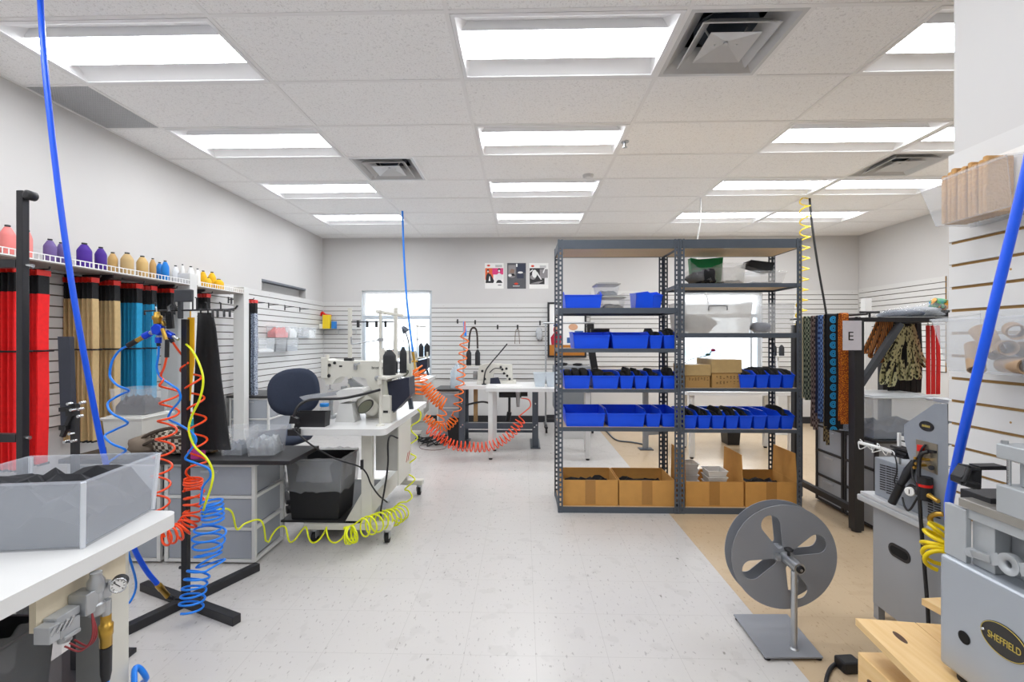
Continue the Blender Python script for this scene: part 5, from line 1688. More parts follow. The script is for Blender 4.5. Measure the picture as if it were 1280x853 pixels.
# ---- drawer unit, jug, bin
drawer_unit('clear two-drawer unit with black top by the back machine', -1.13, -.80, 6.0, 6.45, .01, .66, 3, frame=WHITEM, fill=GREYSTUFF)
m = M(); m.box(-1.17, -.77, 5.97, 6.48, .6605, .685); m.build('black_desktop', mat('black_laminate', '#2c2b2d'), bevel=.003, label='black top lying on the back drawer unit', cat='desktop')
p = PY(571, 480, 6.15)
t = thing('water_jug', 'clear plastic water jug on the black topped back drawer unit', 'jug', (p.x, 6.15, .6855))
m = M(); m.lathe((p.x, 6.15, .6855), [(.085, 0), (.09, .01), (.09, .2), (.06, .27), (.025, .30), (.025, .325)], 20); m.build('jug_body', mat('blue_clear', '#cfe2ef', .15, alpha=.4), t)
m = M(); m.lathe((p.x, 6.15, .6855), [(.028, .3255), (.028, .34)], 14); m.build('cap', WHITEM, t)
m = M(); m.tray(PY(560, 540, 5.8).x, PY(577, 540, 5.8).x - .01, 5.74, 5.94, 0, .32, .004, .015, .01); m.build('black_bin', BLACKP, label='black open bin on the floor beside the grey steel table', cat='bin')

# ---- grey steel table with the second sort of machine
GX_0, GX_1, GY_0, GY_1, GZ = -.80, .215, 5.62, 6.18, .765
t = thing('steel_leg_table', 'white topped machine table on a dark grey steel frame at the back', 'table', (-.3, 5.9, 0))
rounded_top(GX_0, GX_1, GY_0, GY_1, GZ - .04, GZ, .03).build('tabletop', WHITE, t, bevel=.004)
for x in (-.755, .155):
    m = M(); m.box(x - .035, x + .035, 5.64, 5.69, .012, GZ - .041); m.box(x - .03, x + .03, 6.08, 6.12, .012, GZ - .041); m.box(x - .02, x + .02, 5.69, 6.08, .20, .25); m.build('leg', DGREY, t)
    m = M(); m.box(x - .06, x + .06, 5.61, 6.14, 0, .0115); m.build('foot', DGREY, t)
m = M(); m.box(-.719, .119, 5.645, 5.68, .235, .305); m.build('front_rail', DGREY, t)
m = M(); m.box(-.724, .124, 6.09, 6.115, .10, .13); m.build('rear_rail', DGREY, t)
for x in (-.755, .155):
    for dx, z in ((-.012, .26), (.012, .285), (0, .55)):
        m = M(); m.lathe((x + dx, 5.64, z), [(.009, 0), (.009, .004)], 10, axis=(0, -1, 0)); m.build('bolt', CHROME, t)
m = M(); m.cyl((-.30, 5.78, .655), (-.02, 5.78, .655), .05); m.cyl((-.02, 5.78, .655), (.06, 5.78, .655), .035); m.box(-.24, -.2, 5.76, 5.8, .70, GZ - .041); m.build('clutch_motor', BLACKP, t)
m = M(); m.cyl((-.06, 5.70, .50), (-.06, 5.70, .70), .018, .03); m.build('oil_cup', STEEL, t)
m = M(); m.cyl((-.17, 5.80, .34), (-.17, 5.80, .605), .016); m.cyl((-.19, 5.80, .306), (-.17, 5.80, .42), .03); m.build('pedal_rod', BLACKM, t)
m = M(); m.box(-.62, -.57, 5.75, 5.79, .306, .72); m.build('wood_batten', mat('oak_batten', '#a8875c', .7), t)
m = M(); m.tube(spline([(-.71, 5.72, .52), (-.60, 5.72, .545), (-.5, 5.71, .56), (-.42, 5.70, .545), (-.38, 5.70, .52)], 5), .012, 8); m.build('rubber_hose', BLACKP, t)
m = M(); m.box(-.42, -.37, 5.70, 5.74, .50, .56); m.build('yellow_tag', mat('yellow_tag', '#e3cf1d', .5), t)

# machine with head at the right
Ym = 5.86
def Q2(px, py, Y=Ym): return PY(px, py, Y)
t = thing('sewing_machine', 'cream flatbed sewing machine on the dark grey steel table', 'sewing machine', (-.3, Ym + .08, GZ), 'sewing machines')
m = M(); m.prism([Q2(597, 483), Q2(597, 466), Q2(600, 456.5), Q2(612, 454.5), Q2(640, 456.5), Q2(641, 478), Q2(634, 478), Q2(632, 466), Q2(617, 467), Q2(614, 483)], (0, .15, 0)); m.build('arm', CREAM, t, bevel=.008)
m = M(); a = Q2(596, 484); b_ = Q2(645, 480.5); m.box(a.x, b_.x, Ym - .03, Ym + .18, GZ + .0005, GZ + .045); m.build('bed', CREAM, t, bevel=.005)
m = M(); a = Q2(596, 470); m.cyl((a.x - .05, Ym + .07, a.z), (a.x - .002, Ym + .07, a.z), .055, n=20); m.build('handwheel', mat('machine_grey', '#8b8d8c', .4, .3), t)
m = M(); 
for px, py in ((628, 462), (633, 461), (630, 467), (634, 470), (626, 459), (637, 474), (603, 464), (606, 474)):
    m.lathe(Q2(px, py), [(.016, 0), (.016, .012), (.008, .02)], 12, axis=(0, -1, 0))
m.tube(spline([Q2(612, 466, Ym - .02), Q2(618, 461, Ym - .03), Q2(626, 461, Ym - .02)], 5), .006, 6)
m.build('tension_dials', BLACKP, t)
m = M(); a = Q2(637, 478); m.cyl((a.x, Ym + .06, GZ + .05), (a.x, Ym + .06, a.z + .01), .006); m.box(a.x - .012, a.x + .012, Ym + .03, Ym + .09, GZ + .046, GZ + .051); m.build('needle_bar', CHROME, t)
m = M(); m.prism([Q2(613, 473, Ym - .05), Q2(623, 472, Ym - .05), Q2(626, 480, Ym - .05), Q2(612.5, 480, Ym - .05)], (0, .02, 0)); m.build('control_screen', NAVY, t)
m = M(); a = Q2(605, 484, Ym - .06); m.tube(spline([(a.x, a.y, GZ + .001), Q2(605, 476, Ym - .06), Q2(607, 464, Ym - .06), Q2(613, 455, Ym - .06), Q2(625, 441, Ym - .06), Q2(634, 430, Ym - .06)], 6), .008, 8); m.lathe((a.x, a.y, GZ + .0005), [(.03, 0), (.03, .012)], 12); m.build('gooseneck', BLACKP, t)
# its thread stand
p = PY(579.5, 484, 5.72)
t = thing('thread_stand', 'grey pole thread stand on the dark grey steel table', 'thread stand', (p.x, 5.72, GZ), 'thread stands')
m = M(); m.cyl((p.x, 5.72, GZ), (p.x, 5.72, PY(579, 402, 5.72).z), .009); m.lathe((p.x, 5.72, GZ), [(.03, 0), (.03, .012)], 14); m.build('pole', STEEL, t)
a = PY(580, 457, 5.72); b_ = PY(600, 456, 5.72)
m = M(); m.box(a.x + .012, b_.x, 5.66, 5.80, a.z - .008, a.z); m.build('spool_tray', CREAM, t)
m = M(); c = PY(591.5, 416, 5.74); m.box(p.x + .009, c.x + .09, 5.725, 5.74, c.z - .008, c.z); m.build('thread_arm', STEEL, t)
for px, lab in ((586, 'left'), (597, 'right')):
    x = PY(px, 450, 5.73).x; zz_ = a.z + .0005
    cone(x, 5.73, zz_, .032, PY(px, 437, 5.73).z - zz_, 'tall black thread cone, %s one on the grey pole thread stand' % lab, 'black cones on the grey stand')
m = M(); m.tube(spline([PY(586, 436, 5.70), PY(587, 420, 5.70), PY(589, 412, 5.70), PY(592, 410, 5.70), PY(595, 412, 5.70), PY(596.5, 420, 5.70), PY(597, 436, 5.70)], 6), .011, 8)
m.build('webbing_loop', mat('dark_brown_webbing', '#3a302d', .8), label='dark webbing loop hung above the grey thread stand cones', cat='strap')
m = M(); m.cyl(PY(580.5, 402, 5.60), PY(581.5, 415, 5.60), .012, .016); m.cyl(PY(581.5, 415, 5.60), PY(582, 420, 5.60), .014); m.build('hose_coupling', LBLUE, label='blue hose coupling at the top of the grey thread stand pole', cat='coupling')

# ---- white work table before it
def work_table(x0, x1, y0, y1, z, label, legs, foot=.02):
    t = thing('work_table', label, 'table', ((x0 + x1) / 2, (y0 + y1) / 2, 0), 'white work tables')
    rounded_top(x0, x1, y0, y1, z - .04, z, .03).build('tabletop', WHITE, t, bevel=.004)
    for x, y in legs:
        m = M(); m.box(x - .026, x + .026, y - .026, y + .026, .02, z - .041); l = m.build('leg', WHITEM, t, bevel=.003)
        m = M(); m.cyl((x, y, 0), (x, y, .0195), .02); m.build('levelling_foot', BLACKP, l)
    return t
work_table(-.42, .85, 5.06, 5.56, .80, 'white work table in front of the steel-legged machine table', [(-.36, 5.11), (.72, 5.11), (-.34, 5.50), (.76, 5.50)])
for px, lab in ((674.5, 'left'), (689.5, 'right')):
    tub('clear_bin', .145, .2, .155, (PY(px, 470, 5.3).x, 5.30, .8005), 'clear open bin, %s of the pair on the middle white work table' % lab, body=mat('pale_clear', '#dfe8ee', .2, alpha=.5), taper=.022)
m = M(); m.box(PY(620, 480, 5.2).x, PY(652, 480, 5.2).x, 5.15, 5.35, .8005, .812); m.build('white_sheet', PAPER, label='flat white sheet lying on the middle white work table', cat='paper')

# right work table behind the right shelving unit
work_table(1.83, 3.08, 5.15, 5.80, .755, 'white work table behind the right shelving unit', [(1.90, 5.2), (2.0, 5.72), (3.0, 5.2), (3.0, 5.74)])
m = M(); p = PY(945, 491, 5.35); m.blob((p.x, 5.35, .775), .09, .06, .018, 12, 7, .2); m.build('red_cloth', mat('red_cloth', '#c8392e', .8), label='small red cloth lying on the table behind the right shelving unit', cat='cloth')
m = M(); m.box(2.2, 2.55, 5.3, 5.5, .7555, .768); m.build('paper_stack', PAPER, label='white papers on the table behind the right shelving unit', cat='paper')
m = M(); m.tray(PY(906.5, 550, 5.9).x, PY(925, 550, 5.9).x, 5.85, 6.08, 0, .36, .005, .02, .02, .006); m.build('black_bin', BLACKP, label='black open bin on the floor behind the right work table', cat='bin')
# a grey steel frame stand further back
t = thing('steel_stand', 'grey steel single-column stand on the floor behind the shelving units', 'stand', (1.32, 6.0, 0))
m = M(); p = PZ(807, 562, 0); m.box(p.x - .03, p.x + .03, p.y - .02, p.y + .03, .012, .72); m.build('column', MGREY, t)
m = M(); m.box(p.x - .08, p.x + .08, p.y - .06, p.y + .06, 0, .0115); m.build('base_plate', DGREY, t)
m = M(); m.bar((p.x + .02, p.y, .20), (p.x + .28, p.y + .08, .20), .03, .05); m.bar((p.x - .12, p.y + .12, .22), (p.x + .27, p.y + .02, .30), .02, .03); m.build('brace', MGREY, t)
m = M(); m.box(p.x - .14, p.x + .28, p.y - .16, p.y + .28, .721, .75); m.build('top_plate', WHITE, t)
m = M(); m.tube(spline([PZ(757, 538, .01), PZ(770, 550, .01), PZ(790, 553, .01), PZ(806, 556, .01)], 6), .011, 6); m.build('floor_cable', DGREY, label='grey cable on the floor leading to the steel stand', cat='cable')
# ================================================================== RIGHT SIDE
# ---- reel on its stand
AX, AZ = 1.170, .368
RY1, RY2 = 2.08, 2.15
RR = .233
t = thing('webbing_reel', 'grey two-disc reel on a flat plate stand in the aisle', 'reel', (1.16, 2.09, 0))
REEL = mat('reel_grey', '#8d9096', .38, .1, var=.04, scale=6)
def disc_with_holes(y, th):
    cu = bpy.data.curves.new('disc', 'CURVE'); cu.dimensions = '2D'; cu.fill_mode = 'BOTH'; cu.extrude = th / 2; cu.resolution_u = 2
    def poly(ps):
        s = cu.splines.new('POLY'); s.points.add(len(ps) - 1); s.use_cyclic_u = True
        for q_, p in zip(s.points, ps): q_.co = (p[0], p[1], 0, 1)
    poly([(RR * math.cos(2 * PI * k / 72), RR * math.sin(2 * PI * k / 72)) for k in range(72)])
    for h in range(4):
        a0 = math.radians(22.5 + 90 * h)
        ps = []
        ro, rc, ri, rt = .185 * RR, .665 * RR, .06 * RR, .235 * RR
        for k in range(15):
            a = math.radians(-100 + 200 * k / 14); ps.append((rc + ro * math.cos(a), ro * math.sin(a)))
        for k in range(7):
            a = math.radians(100 + 160 * k / 6); ps.append((rt + ri * math.cos(a), ri * math.sin(a)))
        poly([(x * math.cos(a0) - y_ * math.sin(a0), x * math.sin(a0) + y_ * math.cos(a0)) for x, y_ in ps])
    o = bpy.data.objects.new('disc', cu); COL.objects.link(o)
    me = bpy.data.meshes.new_from_object(o.evaluated_get(bpy.context.evaluated_depsgraph_get()))
    bpy.data.objects.remove(o)
    me.materials.clear(); me.materials.append(REEL)
    me.transform(Matrix.Translation(Vector((AX, y, AZ)) - t.location) @ Matrix.Rotation(PI / 2, 4, 'X'))
    me.name = 'disc'
    ob = bpy.data.objects.new('disc', me); COL.objects.link(ob); ob.parent = t
disc_with_holes(RY1, .003); disc_with_holes(RY2, .003)
m = M(); m.cyl((AX, RY1 + .002, AZ), (AX, RY2 - .002, AZ), .034, n=24); m.build('hub', REEL, t)
m = M(); m.cyl((AX, 1.962, AZ + .004), (AX, RY1 - .002, AZ + .004), .0235, n=24); m.box(AX - .045, AX - .030, RY1 - .03, RY1 - .002, AZ - .005, AZ + .02); m.build('axle_collar', STEEL, t)
m = M(); m.lathe((AX, 1.9615, AZ + .004), [(.0165, 0), (.0165, .004), (.011, .005)], 18, axis=(0, -1, 0)); m.build('axle_cap', BLACKP, t)
m = M(); m.cyl((AX, 1.956, AZ + .004), (AX, 1.950, AZ + .004), .006, n=10); m.build('axle_bolt', CHROME, t)
m = M(); m.lathe((AX - .005, 2.035, AZ + .027), [(.006, 0), (.006, .02), (.017, .022), (.019, .03), (.012, .034)], 14); m.build('clamp_knob', BLACKP, t)
m = M(); m.cyl((AX - .008, 1.99, .0195), (AX - .008, 1.99, AZ - .016), .0125, n=18); m.lathe((AX - .008, 1.99, .0185), [(.018, 0), (.0135, .006)], 16); m.build('post', STEEL, t)
m = M(); c = [PZ(917, 768, .018), PZ(984, 768, .018), PZ(1029, 822, .018), PZ(957, 822, .018)]
m.prism([(v.x, v.y, .012) for v in c], (0, 0, .006)); m.build('base_plate', REEL, t, bevel=.001)
m = M()
for v in c:
    k = v.lerp(Vector((1.16, 2.09, 0)), .1); m.cyl((k.x, k.y, 0), (k.x, k.y, .0118), .012, n=10)
m.build('rubber_feet', RUBBER, t)

# ---- grey cabinet
_c = PZ(1091, 770.5, 0)
CABX, CABY0, CABY1 = _c.x, 1.68, _c.y
CABM = mat('cabinet_grey', '#9a9da1', .45, .1, var=.03, scale=10)
t = thing('grey_cabinet', 'grey steel cabinet with oblong hand slot under the heat cutter', 'cabinet', (1.95, 1.93, 0))
m = M(); m.box(CABX, 2.2, CABY0, CABY1, .066, .545); m.build('cabinet_body', CABM, t, bevel=.003)
for x in (CABX + .001, 2.165):
    for y in (CABY0 + .002, CABY1 - .034):
        m = M(); m.box(x, x + .03, y, y + .03, 0, .0655); m.build('leg', CABM, t)
m = M(); m.box(CABX - .033, 2.23, CABY0 - .02, CABY1 + .062, .5455, .575); m.build('cabinet_top', mat('cabinet_top_grey', '#b4b6b8', .4, .1), t, bevel=.006)
ya, yb, zc = PX(1111, 690, CABX).y, PX(1138.5, 690, CABX).y, PX(1124.5, 691.5, CABX).z
def stadium(x, ya, yb, zc, r, n=8):
    ps = []
    for k in range(n + 1):
        a = PI / 2 + PI * k / n; ps.append((x, yb + r + r * math.cos(a) , zc + r * math.sin(a)))
    for k in range(n + 1):
        a = -PI / 2 + PI * k / n; ps.append((x, ya - r + r * math.cos(a), zc + r * math.sin(a)))
    return ps
m = M(); m.prism(stadium(CABX - .003, ya, yb, zc, .030), (.0028, 0, 0)); m.build('slot_rim', BLACKP, t)
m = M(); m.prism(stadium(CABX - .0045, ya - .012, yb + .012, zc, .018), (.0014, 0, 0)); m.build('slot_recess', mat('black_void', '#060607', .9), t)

# ---- heat cutter on the cabinet
HX = CABX + .002
t = thing('heat_cutter', 'grey webbing heat cutting machine standing on the grey cabinet', 'cutting machine', (1.9, 1.95, .5755))
m = M(); m.box(HX - .03, 2.15, 1.68, CABY1 + .045, .5755, .594); m.build('base_plate', mat('pale_grey_plate', '#c3c4c6', .4, .1), t, bevel=.003)
z0 = .5945
m = M(); a = PX(1093, 571, HX); b = PX(1139, 600, HX); m.box(HX, 2.05, b.y, a.y, z0, a.z); m.build('left_housing', MGREY, t, bevel=.004)
HT = a.z
m = M(); pl = [(1138, 648), (1138, 578), (1130, 549), (1130, 531), (1168, 505), (1184, 505), (1188, 664)]
P_ = [PX(x, y, HX - .004) for x, y in pl]; P_[0].z = z0; P_[-1].z = z0
m.prism(P_, (.20, 0, 0)); m.build('side_housing', MGREY, t, bevel=.004)
m = M()
for c, (xa, xb) in enumerate(((1100, 1107.5), (1108, 1115), (1115, 1123))):
    for k in range(11 + 2 * (c == 1)):
        y = 581 + k * 3.0 + c * 2.0
        if y > 617: break
        p, q_ = PX(xa, y, HX - .001), PX(xb - .8, y + 1.9, HX - .001)
        m.bar(p, q_, .002, .0052)
m.build('vent_slots', BLACKP, t)
m = M()
for xa, xb in ((1160, 1167), (1168, 1176)):
    for k in range(7):
        y = 627 + k * 3.2
        p, q_ = PX(xa, y, HX - .005), PX(xb - .6, y + 2.2, HX - .005)
        m.bar(p, q_, .002, .0052)
m.build('vent_slots', BLACKP, t)
m = M(); xx = HX - .0065
m.prism([PX(x, y, xx) for x, y in ((1145, 549), (1171.5, 556), (1171.5, 594), (1145, 583))], (.0022, 0, 0)); m.build('control_plate', mat('nickel_plate', '#9b9484', .3, .7), t)
m = M(); m.prism([PX(x, y, xx - .008) for x, y in ((1146, 556), (1153, 557.5), (1153, 565.5), (1146, 564))], (.0078, 0, 0)); m.build('red_switch', REDP, t)
m = M(); m.prism([PX(x, y, xx - .01) for x, y in ((1157, 562), (1168, 564), (1168, 567), (1157, 566))], (.0098, 0, 0)); m.cyl(PX(1164, 585, xx - .0002), PX(1164, 585, xx - .012), .010, n=14); m.build('sockets', BLACKP, t)
m = M()
for x, y in ((1149, 573), (1155, 574), (1161, 575), (1150, 580), (1157, 582), (1148, 585)):
    a = PX(x, y, xx - .0002); m.cyl(a, a + Vector((-.02, 0, 0)), .006, n=8)
m.build('brass_fittings', BRASS, t)
c = PX(1158.5, 533, HX - .0045)
ell = lambda r1, r2, x: [(x, c.y + r1 * math.cos(2 * PI * k / 28), c.z + r2 * math.sin(2 * PI * k / 28) ) for k in range(28)]
m = M(); m.prism(ell(.034, .021, HX - .0075), (.003, 0, 0)); m.build('badge', BLACKP, t)
GOLD = mat('gold_print', '#c9b458', .4, .4)
m = M()
for k in range(6):
    y = c.y + .017 - k * .0066; m.box(HX - .0082, HX - .0076, y - .0022, y + .0022, c.z - .0045, c.z + .0045)
m.build('badge_marks', GOLD, t)
m = M(); a = PX(1166, 497, HX); b = PX(1184, 504, HX); m.box(HX + .0, HX + .05, b.y - .02, a.y, 1.345 - 80 * 1.86 / FOC, a.z + .0); m.cyl((HX + .02, a.y, a.z - .01), (HX + .02, a.y + .05, a.z - .012), .006, n=8); m.build('top_clamp', STEEL, t, bevel=.002)
# feed bars left of the side housing
m = M()
for k, (y, w) in enumerate(((541, .05), (548, .05))):
    a = PX(1124, y + 6, HX + .04); m.box(HX + .03, HX + .045, 2.07, a.y, a.z - .006, a.z + .008)
a = PX(1124, 541, HX + .03); m.box(HX + .02, HX + .03, a.y - .012, a.y, HT, a.z)
m.build('guide_bars', WHITEM, t)
m = M()
for k, y in enumerate((557, 562, 567)):
    a = PX(1114 + k * 3, y, HX + .01); m.box(HX + .005 - .008 * k, HX + .06, 2.07, a.y, a.z - .009, a.z + .002)
m.build('slides', BLACKP, t)
m = M(); m.tube([PX(1074, 553.5, HX - .03), PX(1095, 559, HX - .02), PX(1117, 566, HX + .0)], .008, 8); m.build('feed_tube', WHITEM, t)
rng = random.Random(4)
m = M()
for k in range(5):
    a = PX(1073 + k * 8, 553 + k * 2.6, HX - .03)
    m.tube(spline([a, a + Vector((rng.uniform(-.02, .02), rng.uniform(-.02, .03), rng.uniform(-.03, .03))), a + Vector((rng.uniform(-.02, .02), -.03, rng.uniform(-.03, .01))), a + Vector((0, -.06, -.005))], 5), .0022, 6)
m.build('white_wires', WHITEM, t)
m = M(); m.tube(spline([PX(1115, 564, HX - .01), PX(1120, 575, HX - .02), PX(1121, 590, HX - .015), PX(1118, 602, HX - .01), PX(1123, 612, HX - .01)], 5), .003, 6); m.build('black_lead', BLACKP, t)
# filter regulator
m = M(); a = PX(1156, 622, HX - .03); m.cyl((a.x, a.y, a.z - .01), (a.x, a.y, a.z + .085), .024, n=16); m.cyl((a.x, a.y, a.z + .015), (a.x, a.y + .07, a.z + .015), .018); m.box(a.x + .01, HX - .0045, a.y - .01, a.y + .01, a.z, a.z + .02); m.build('filter_body', BLACKP, t)
m = M(); m.cyl((a.x, a.y, a.z + .045), (a.x, a.y, a.z + .056), .026, n=16); m.build('red_ring', REDP, t)
g_ = PX(1137, 615, HX - .055)
m = M(); m.lathe(g_, [(.018, -.012), (.019, 0), (.016, .003)], 18, axis=(-.9, -.45, 0)); m.build('gauge', PAPER, t)
m = M(); m.bar(g_ + Vector((-.004, -.002, -.008)), g_ + Vector((-.004, -.002, .01)), .002, .002); m.build('gauge_needle', INK, t)
m = M(); a = PX(1157, 617, HX - .03); b = PX(1173, 627, HX - .03); m.lathe(a, [(.012, 0), (.012, .02), (.009, .021), (.009, (b - a).length)], 10, axis=(b - a)); m.build('brass_outlet', BRASS, t)
# hand iron
m = M(); a, b, c_, d_ = PX(1115, 629, HX - .05), PX(1126, 606, HX - .04), PX(1136, 589, HX - .02), PX(1141, 576, HX - .012)
m.lathe(a, [(.016, 0), (.0165, (b - a).length)], 12, axis=b - a); m.lathe(b, [(.013, 0), (.019, (c_ - b).length), (.012, (d_ - b).length)], 12, axis=c_ - b); m.build('hand_iron', BLACKP, t)
m = M(); m.tube(spline([PX(1160, 565, HX - .016), PX(1152, 568, HX - .03), PX(1149, 580, HX - .035), PX(1149, 610, HX - .05), PX(1151, 650, HX - .045), PX(1154, 690, HX - .03), PX(1158, 740, HX - .025), PX(1160, 768, HX - .022), PX(1161, 800, HX - .03)], 7), .0075, 8)
m.build('power_cord', BLACKP, t)
m = M(); m.tube(spline([PX(1141, 577, HX - .012), PX(1148, 571, HX - .02), PX(1152, 562, HX - .02), PX(1157, 556, HX - .01)], 5), .0045, 6)
m.tube(spline([PX(1140, 583, HX - .02), PX(1141, 597, HX - .03), PX(1147, 610, HX - .05)], 5), .0045, 6); m.tube(spline([PX(1128, 622, HX - .04), PX(1131, 634, HX - .05), PX(1137, 638, HX - .05), PX(1147, 622, HX - .05)], 5), .004, 6); m.build('leads', BLACKP, t)
m = M(); m.tube(spline([PX(1179, 643, HX - .03), PX(1170, 643, HX - .04), PX(1163, 647, HX - .04), PX(1164, 655, HX - .04)], 5), .010, 8); m.build('brass_elbow', BRASS, t)
hose(spline([PX(1164, 655, 1.665), PX(1170, 664, 1.66), PX(1183, 672, 1.65)], 4) + coil([PX(1179, 664, 1.64), PX(1172, 676, 1.63), PX(1172, 690, 1.62), PX(1176, 704, 1.6)], .046, 4.2, 18, 1.6), .0078, YELLOW2, 'golden yellow hose coiled in front of the grey cabinet')

# ---- strap rack
KX, KY = 2.334, 3.263
RBL = mat('rack_black', '#29292c', .5, var=.06)
t = thing('strap_rack', 'black steel rack carrying patterned straps beside the shelving', 'rack', (KX, 3.6, 0))
for x, y in ((KX, KY), (KX, 3.96), (2.945, 3.80)):
    m = M(); m.box(x - .034, x + .034, y - .03, y + .03, 0.012, 1.465); m.cyl((x, y, 0), (x, y, .0118), .03, n=12); m.build('post', RBL, t, bevel=.003)
m = M(); m.box(KX - .02, KX + .02, KY + .031, 3.929, .12, .165); m.build('bottom_rail', RBL, t)
m = M(); m.cyl((KX - .0, KY - .1, 1.515), (KX, 4.05, 1.515), .008, n=10); m.cyl((KX, KY, 1.466), (KX, KY, 1.5), .008); m.cyl((KX, 3.96, 1.466), (KX, 3.96, 1.5), .008); m.build('strap_rail', RBL, t)
m = M(); m.box(KX - .034, 3.10, KY - .025, KY + .025, 1.4655, 1.495); m.box(2.91, 2.98, KY + .026, 3.83, 1.4655, 1.49); m.build('top_arm', RBL, t)
m = M(); a = PY(1070, 489, KY - .0); b = PY(1125, 405, KY); a.y = b.y = KY; m.bar(a, b, .035, .045, up=(0, 1, 0)); m.build('diagonal_brace', mat('rack_grey', '#4a4d52', .45, .1), t, bevel=.002)
m = M(); m.box(2.56, 3.10, KY - .02, 3.75, 1.4955, 1.50); m.build('top_shelf', mat('pale_shelf', '#c9c9c8', .5), t)
m = M(); a = PY(1075, 390.5, KY - .03); b = PY(1099, 390.5, KY - .03); m.cyl(a, b, .008, n=8); c = PY(1087, 400, KY - .03); m.cyl((c.x, c.y, 1.4955), (c.x, c.y, a.z), .007); m.build('tee_hook', RBL, t)
# sign card
t2 = thing('sign_card', 'white card lettered E hung on the strap rack post', 'sign', PY(1065, 438, KY - .05))
m = M(); a, b = PY(1053.5, 401, KY - .04), PY(1077, 438, KY - .04); m.box(a.x, b.x, KY - .041, KY - .038, b.z, a.z); m.build('card', mat('grey_white_card', '#d3cfd6', .7), t2)
txt('E', 'lettering', .085, PY(1059.5, 425.5, KY - .0415), FRONT, INK, t2)

def strapf(px, w, Y, ybot, m_, label, ytop=None, th=.006, edge=None):
    """strap facing the camera, draped over the rail"""
    p0 = PY(px, 400, Y); b = PY(px, ybot, Y)
    ww = w * Y / FOC
    t = thing('patterned_strap', label, 'strap', (p0.x, Y, b.z), 'straps on the black rack')
    z1 = 1.529
    m = M(); n = 8
    pts = [(p0.x + .003 * math.sin(k + px), Y - .014 + .002 * math.sin(k * 1.3), b.z + (z1 - .006 - b.z) * k / n) for k in range(n)] + [(p0.x, Y - .012, 1.522), (p0.x, Y - .006, z1), (p0.x, Y + .006, z1), (p0.x, Y + .012, 1.522)] + [(p0.x - .002 * math.sin(k), Y + .014, 1.50 - (1.5 - b.z - .02) * k / n) for k in range(n + 1)]
    if edge:
        m.ribbon(pts, Vector((ww, 0, 0)), th)
        m.build('border', edge, t)
        m = M(); pts2 = [Vector(p) + Vector((0, -th * .55 if i < n + 1 else 0, 0)) for i, p in enumerate(pts[:n + 1])]
        m.ribbon(pts2, Vector((ww * .62, 0, 0)), .002)
        m.build('pattern_band', m_, t)
    else:
        m.ribbon(pts, Vector((ww, 0, 0)), th); m.build('webbing', m_, t)
def dots(name, base, dot, per, edge):
    """round medallions up the strap (object space z)"""
    m = mat(name, base, .8)
    nt, b = nodes_of(m)
    tc = nt.nodes.new('ShaderNodeTexCoord'); sp = nt.nodes.new('ShaderNodeSeparateXYZ'); nt.links.new(tc.outputs['Object'], sp.inputs[0])
    pp = nt.nodes.new('ShaderNodeMath'); pp.operation = 'PINGPONG'; pp.inputs[1].default_value = per / 2; nt.links.new(sp.outputs[2], pp.inputs[0])
    cb = nt.nodes.new('ShaderNodeCombineXYZ'); nt.links.new(sp.outputs[0], cb.inputs[0]); nt.links.new(pp.outputs[0], cb.inputs[2])
    ln = nt.nodes.new('ShaderNodeVectorMath'); ln.operation = 'LENGTH'; nt.links.new(cb.outputs[0], ln.inputs[0])
    cr = nt.nodes.new('ShaderNodeValToRGB'); cr.color_ramp.interpolation = 'CONSTANT'
    els = cr.color_ramp.elements; r = per * .5
    sc = nt.nodes.new('ShaderNodeMath'); sc.operation = 'MULTIPLY'; sc.inputs[1].default_value = 1 / per; nt.links.new(ln.outputs['Value'], sc.inputs[0])
    els[0].position = 0; els[0].color = lin(base)
    els[1].position = .09; els[1].color = lin(dot)
    for p_, c_ in ((.22, edge), (.28, dot), (.42, base)):
        e = els.new(p_); e.color = lin(c_)
    nt.links.new(sc.outputs[0], cr.inputs[0]); nt.links.new(cr.outputs[0], b.inputs['Base Color'])
    return m
BW = mat('black_webbing', '#17171a')
strapf(1004, 4.5, 3.88, 498, mat('cream_webbing', '#cfc09a', .8), 'narrow cream strap, leftmost on the black rack')
strapf(1010.5, 10, 3.80, 500, pattern('olive_weave', '#2f3a33', '#98a088', 75, 45), 'olive and grey woven strap beside the narrow cream strap')
strapf(1018, 6, 3.73, 537, pattern('brown_weave', '#4a3a35', '#93807a', 75, 45), 'brown woven strap hanging lower beside the olive strap')
strapf(1023, 4, 3.68, 520, mat('dark_navy_webbing', '#222b45', .8), 'thin dark navy strap left of the blue woven strap')
strapf(1028.5, 8.5, 3.62, 527, pattern('blue_weave', '#2b4170', '#6688c0', 75, 50), 'blue woven strap on the black rack')
strapf(1033, 4, 3.54, 556, pattern('umber_weave', '#3b2f22', '#8a7852', 75, 50), 'thin dark brown strap hanging lowest on the black rack')
strapf(1039.8, 14.5, 3.45, 537, dots('medallion_weave', '#10131a', '#2b9fd6', .0625, '#0b5f9a'), 'black strap with bright blue medallions on the black rack', edge=BW)
strapf(1049.3, 5, 3.39, 536, BW, 'plain black strap between the blue medallion and orange straps')
strapf(1054.5, 9, 3.33, 530, pattern('orange_weave', '#e88a1f', '#9c4a12', 110, 110, 'v'), 'bright orange woven strap, rightmost on the strap rail')

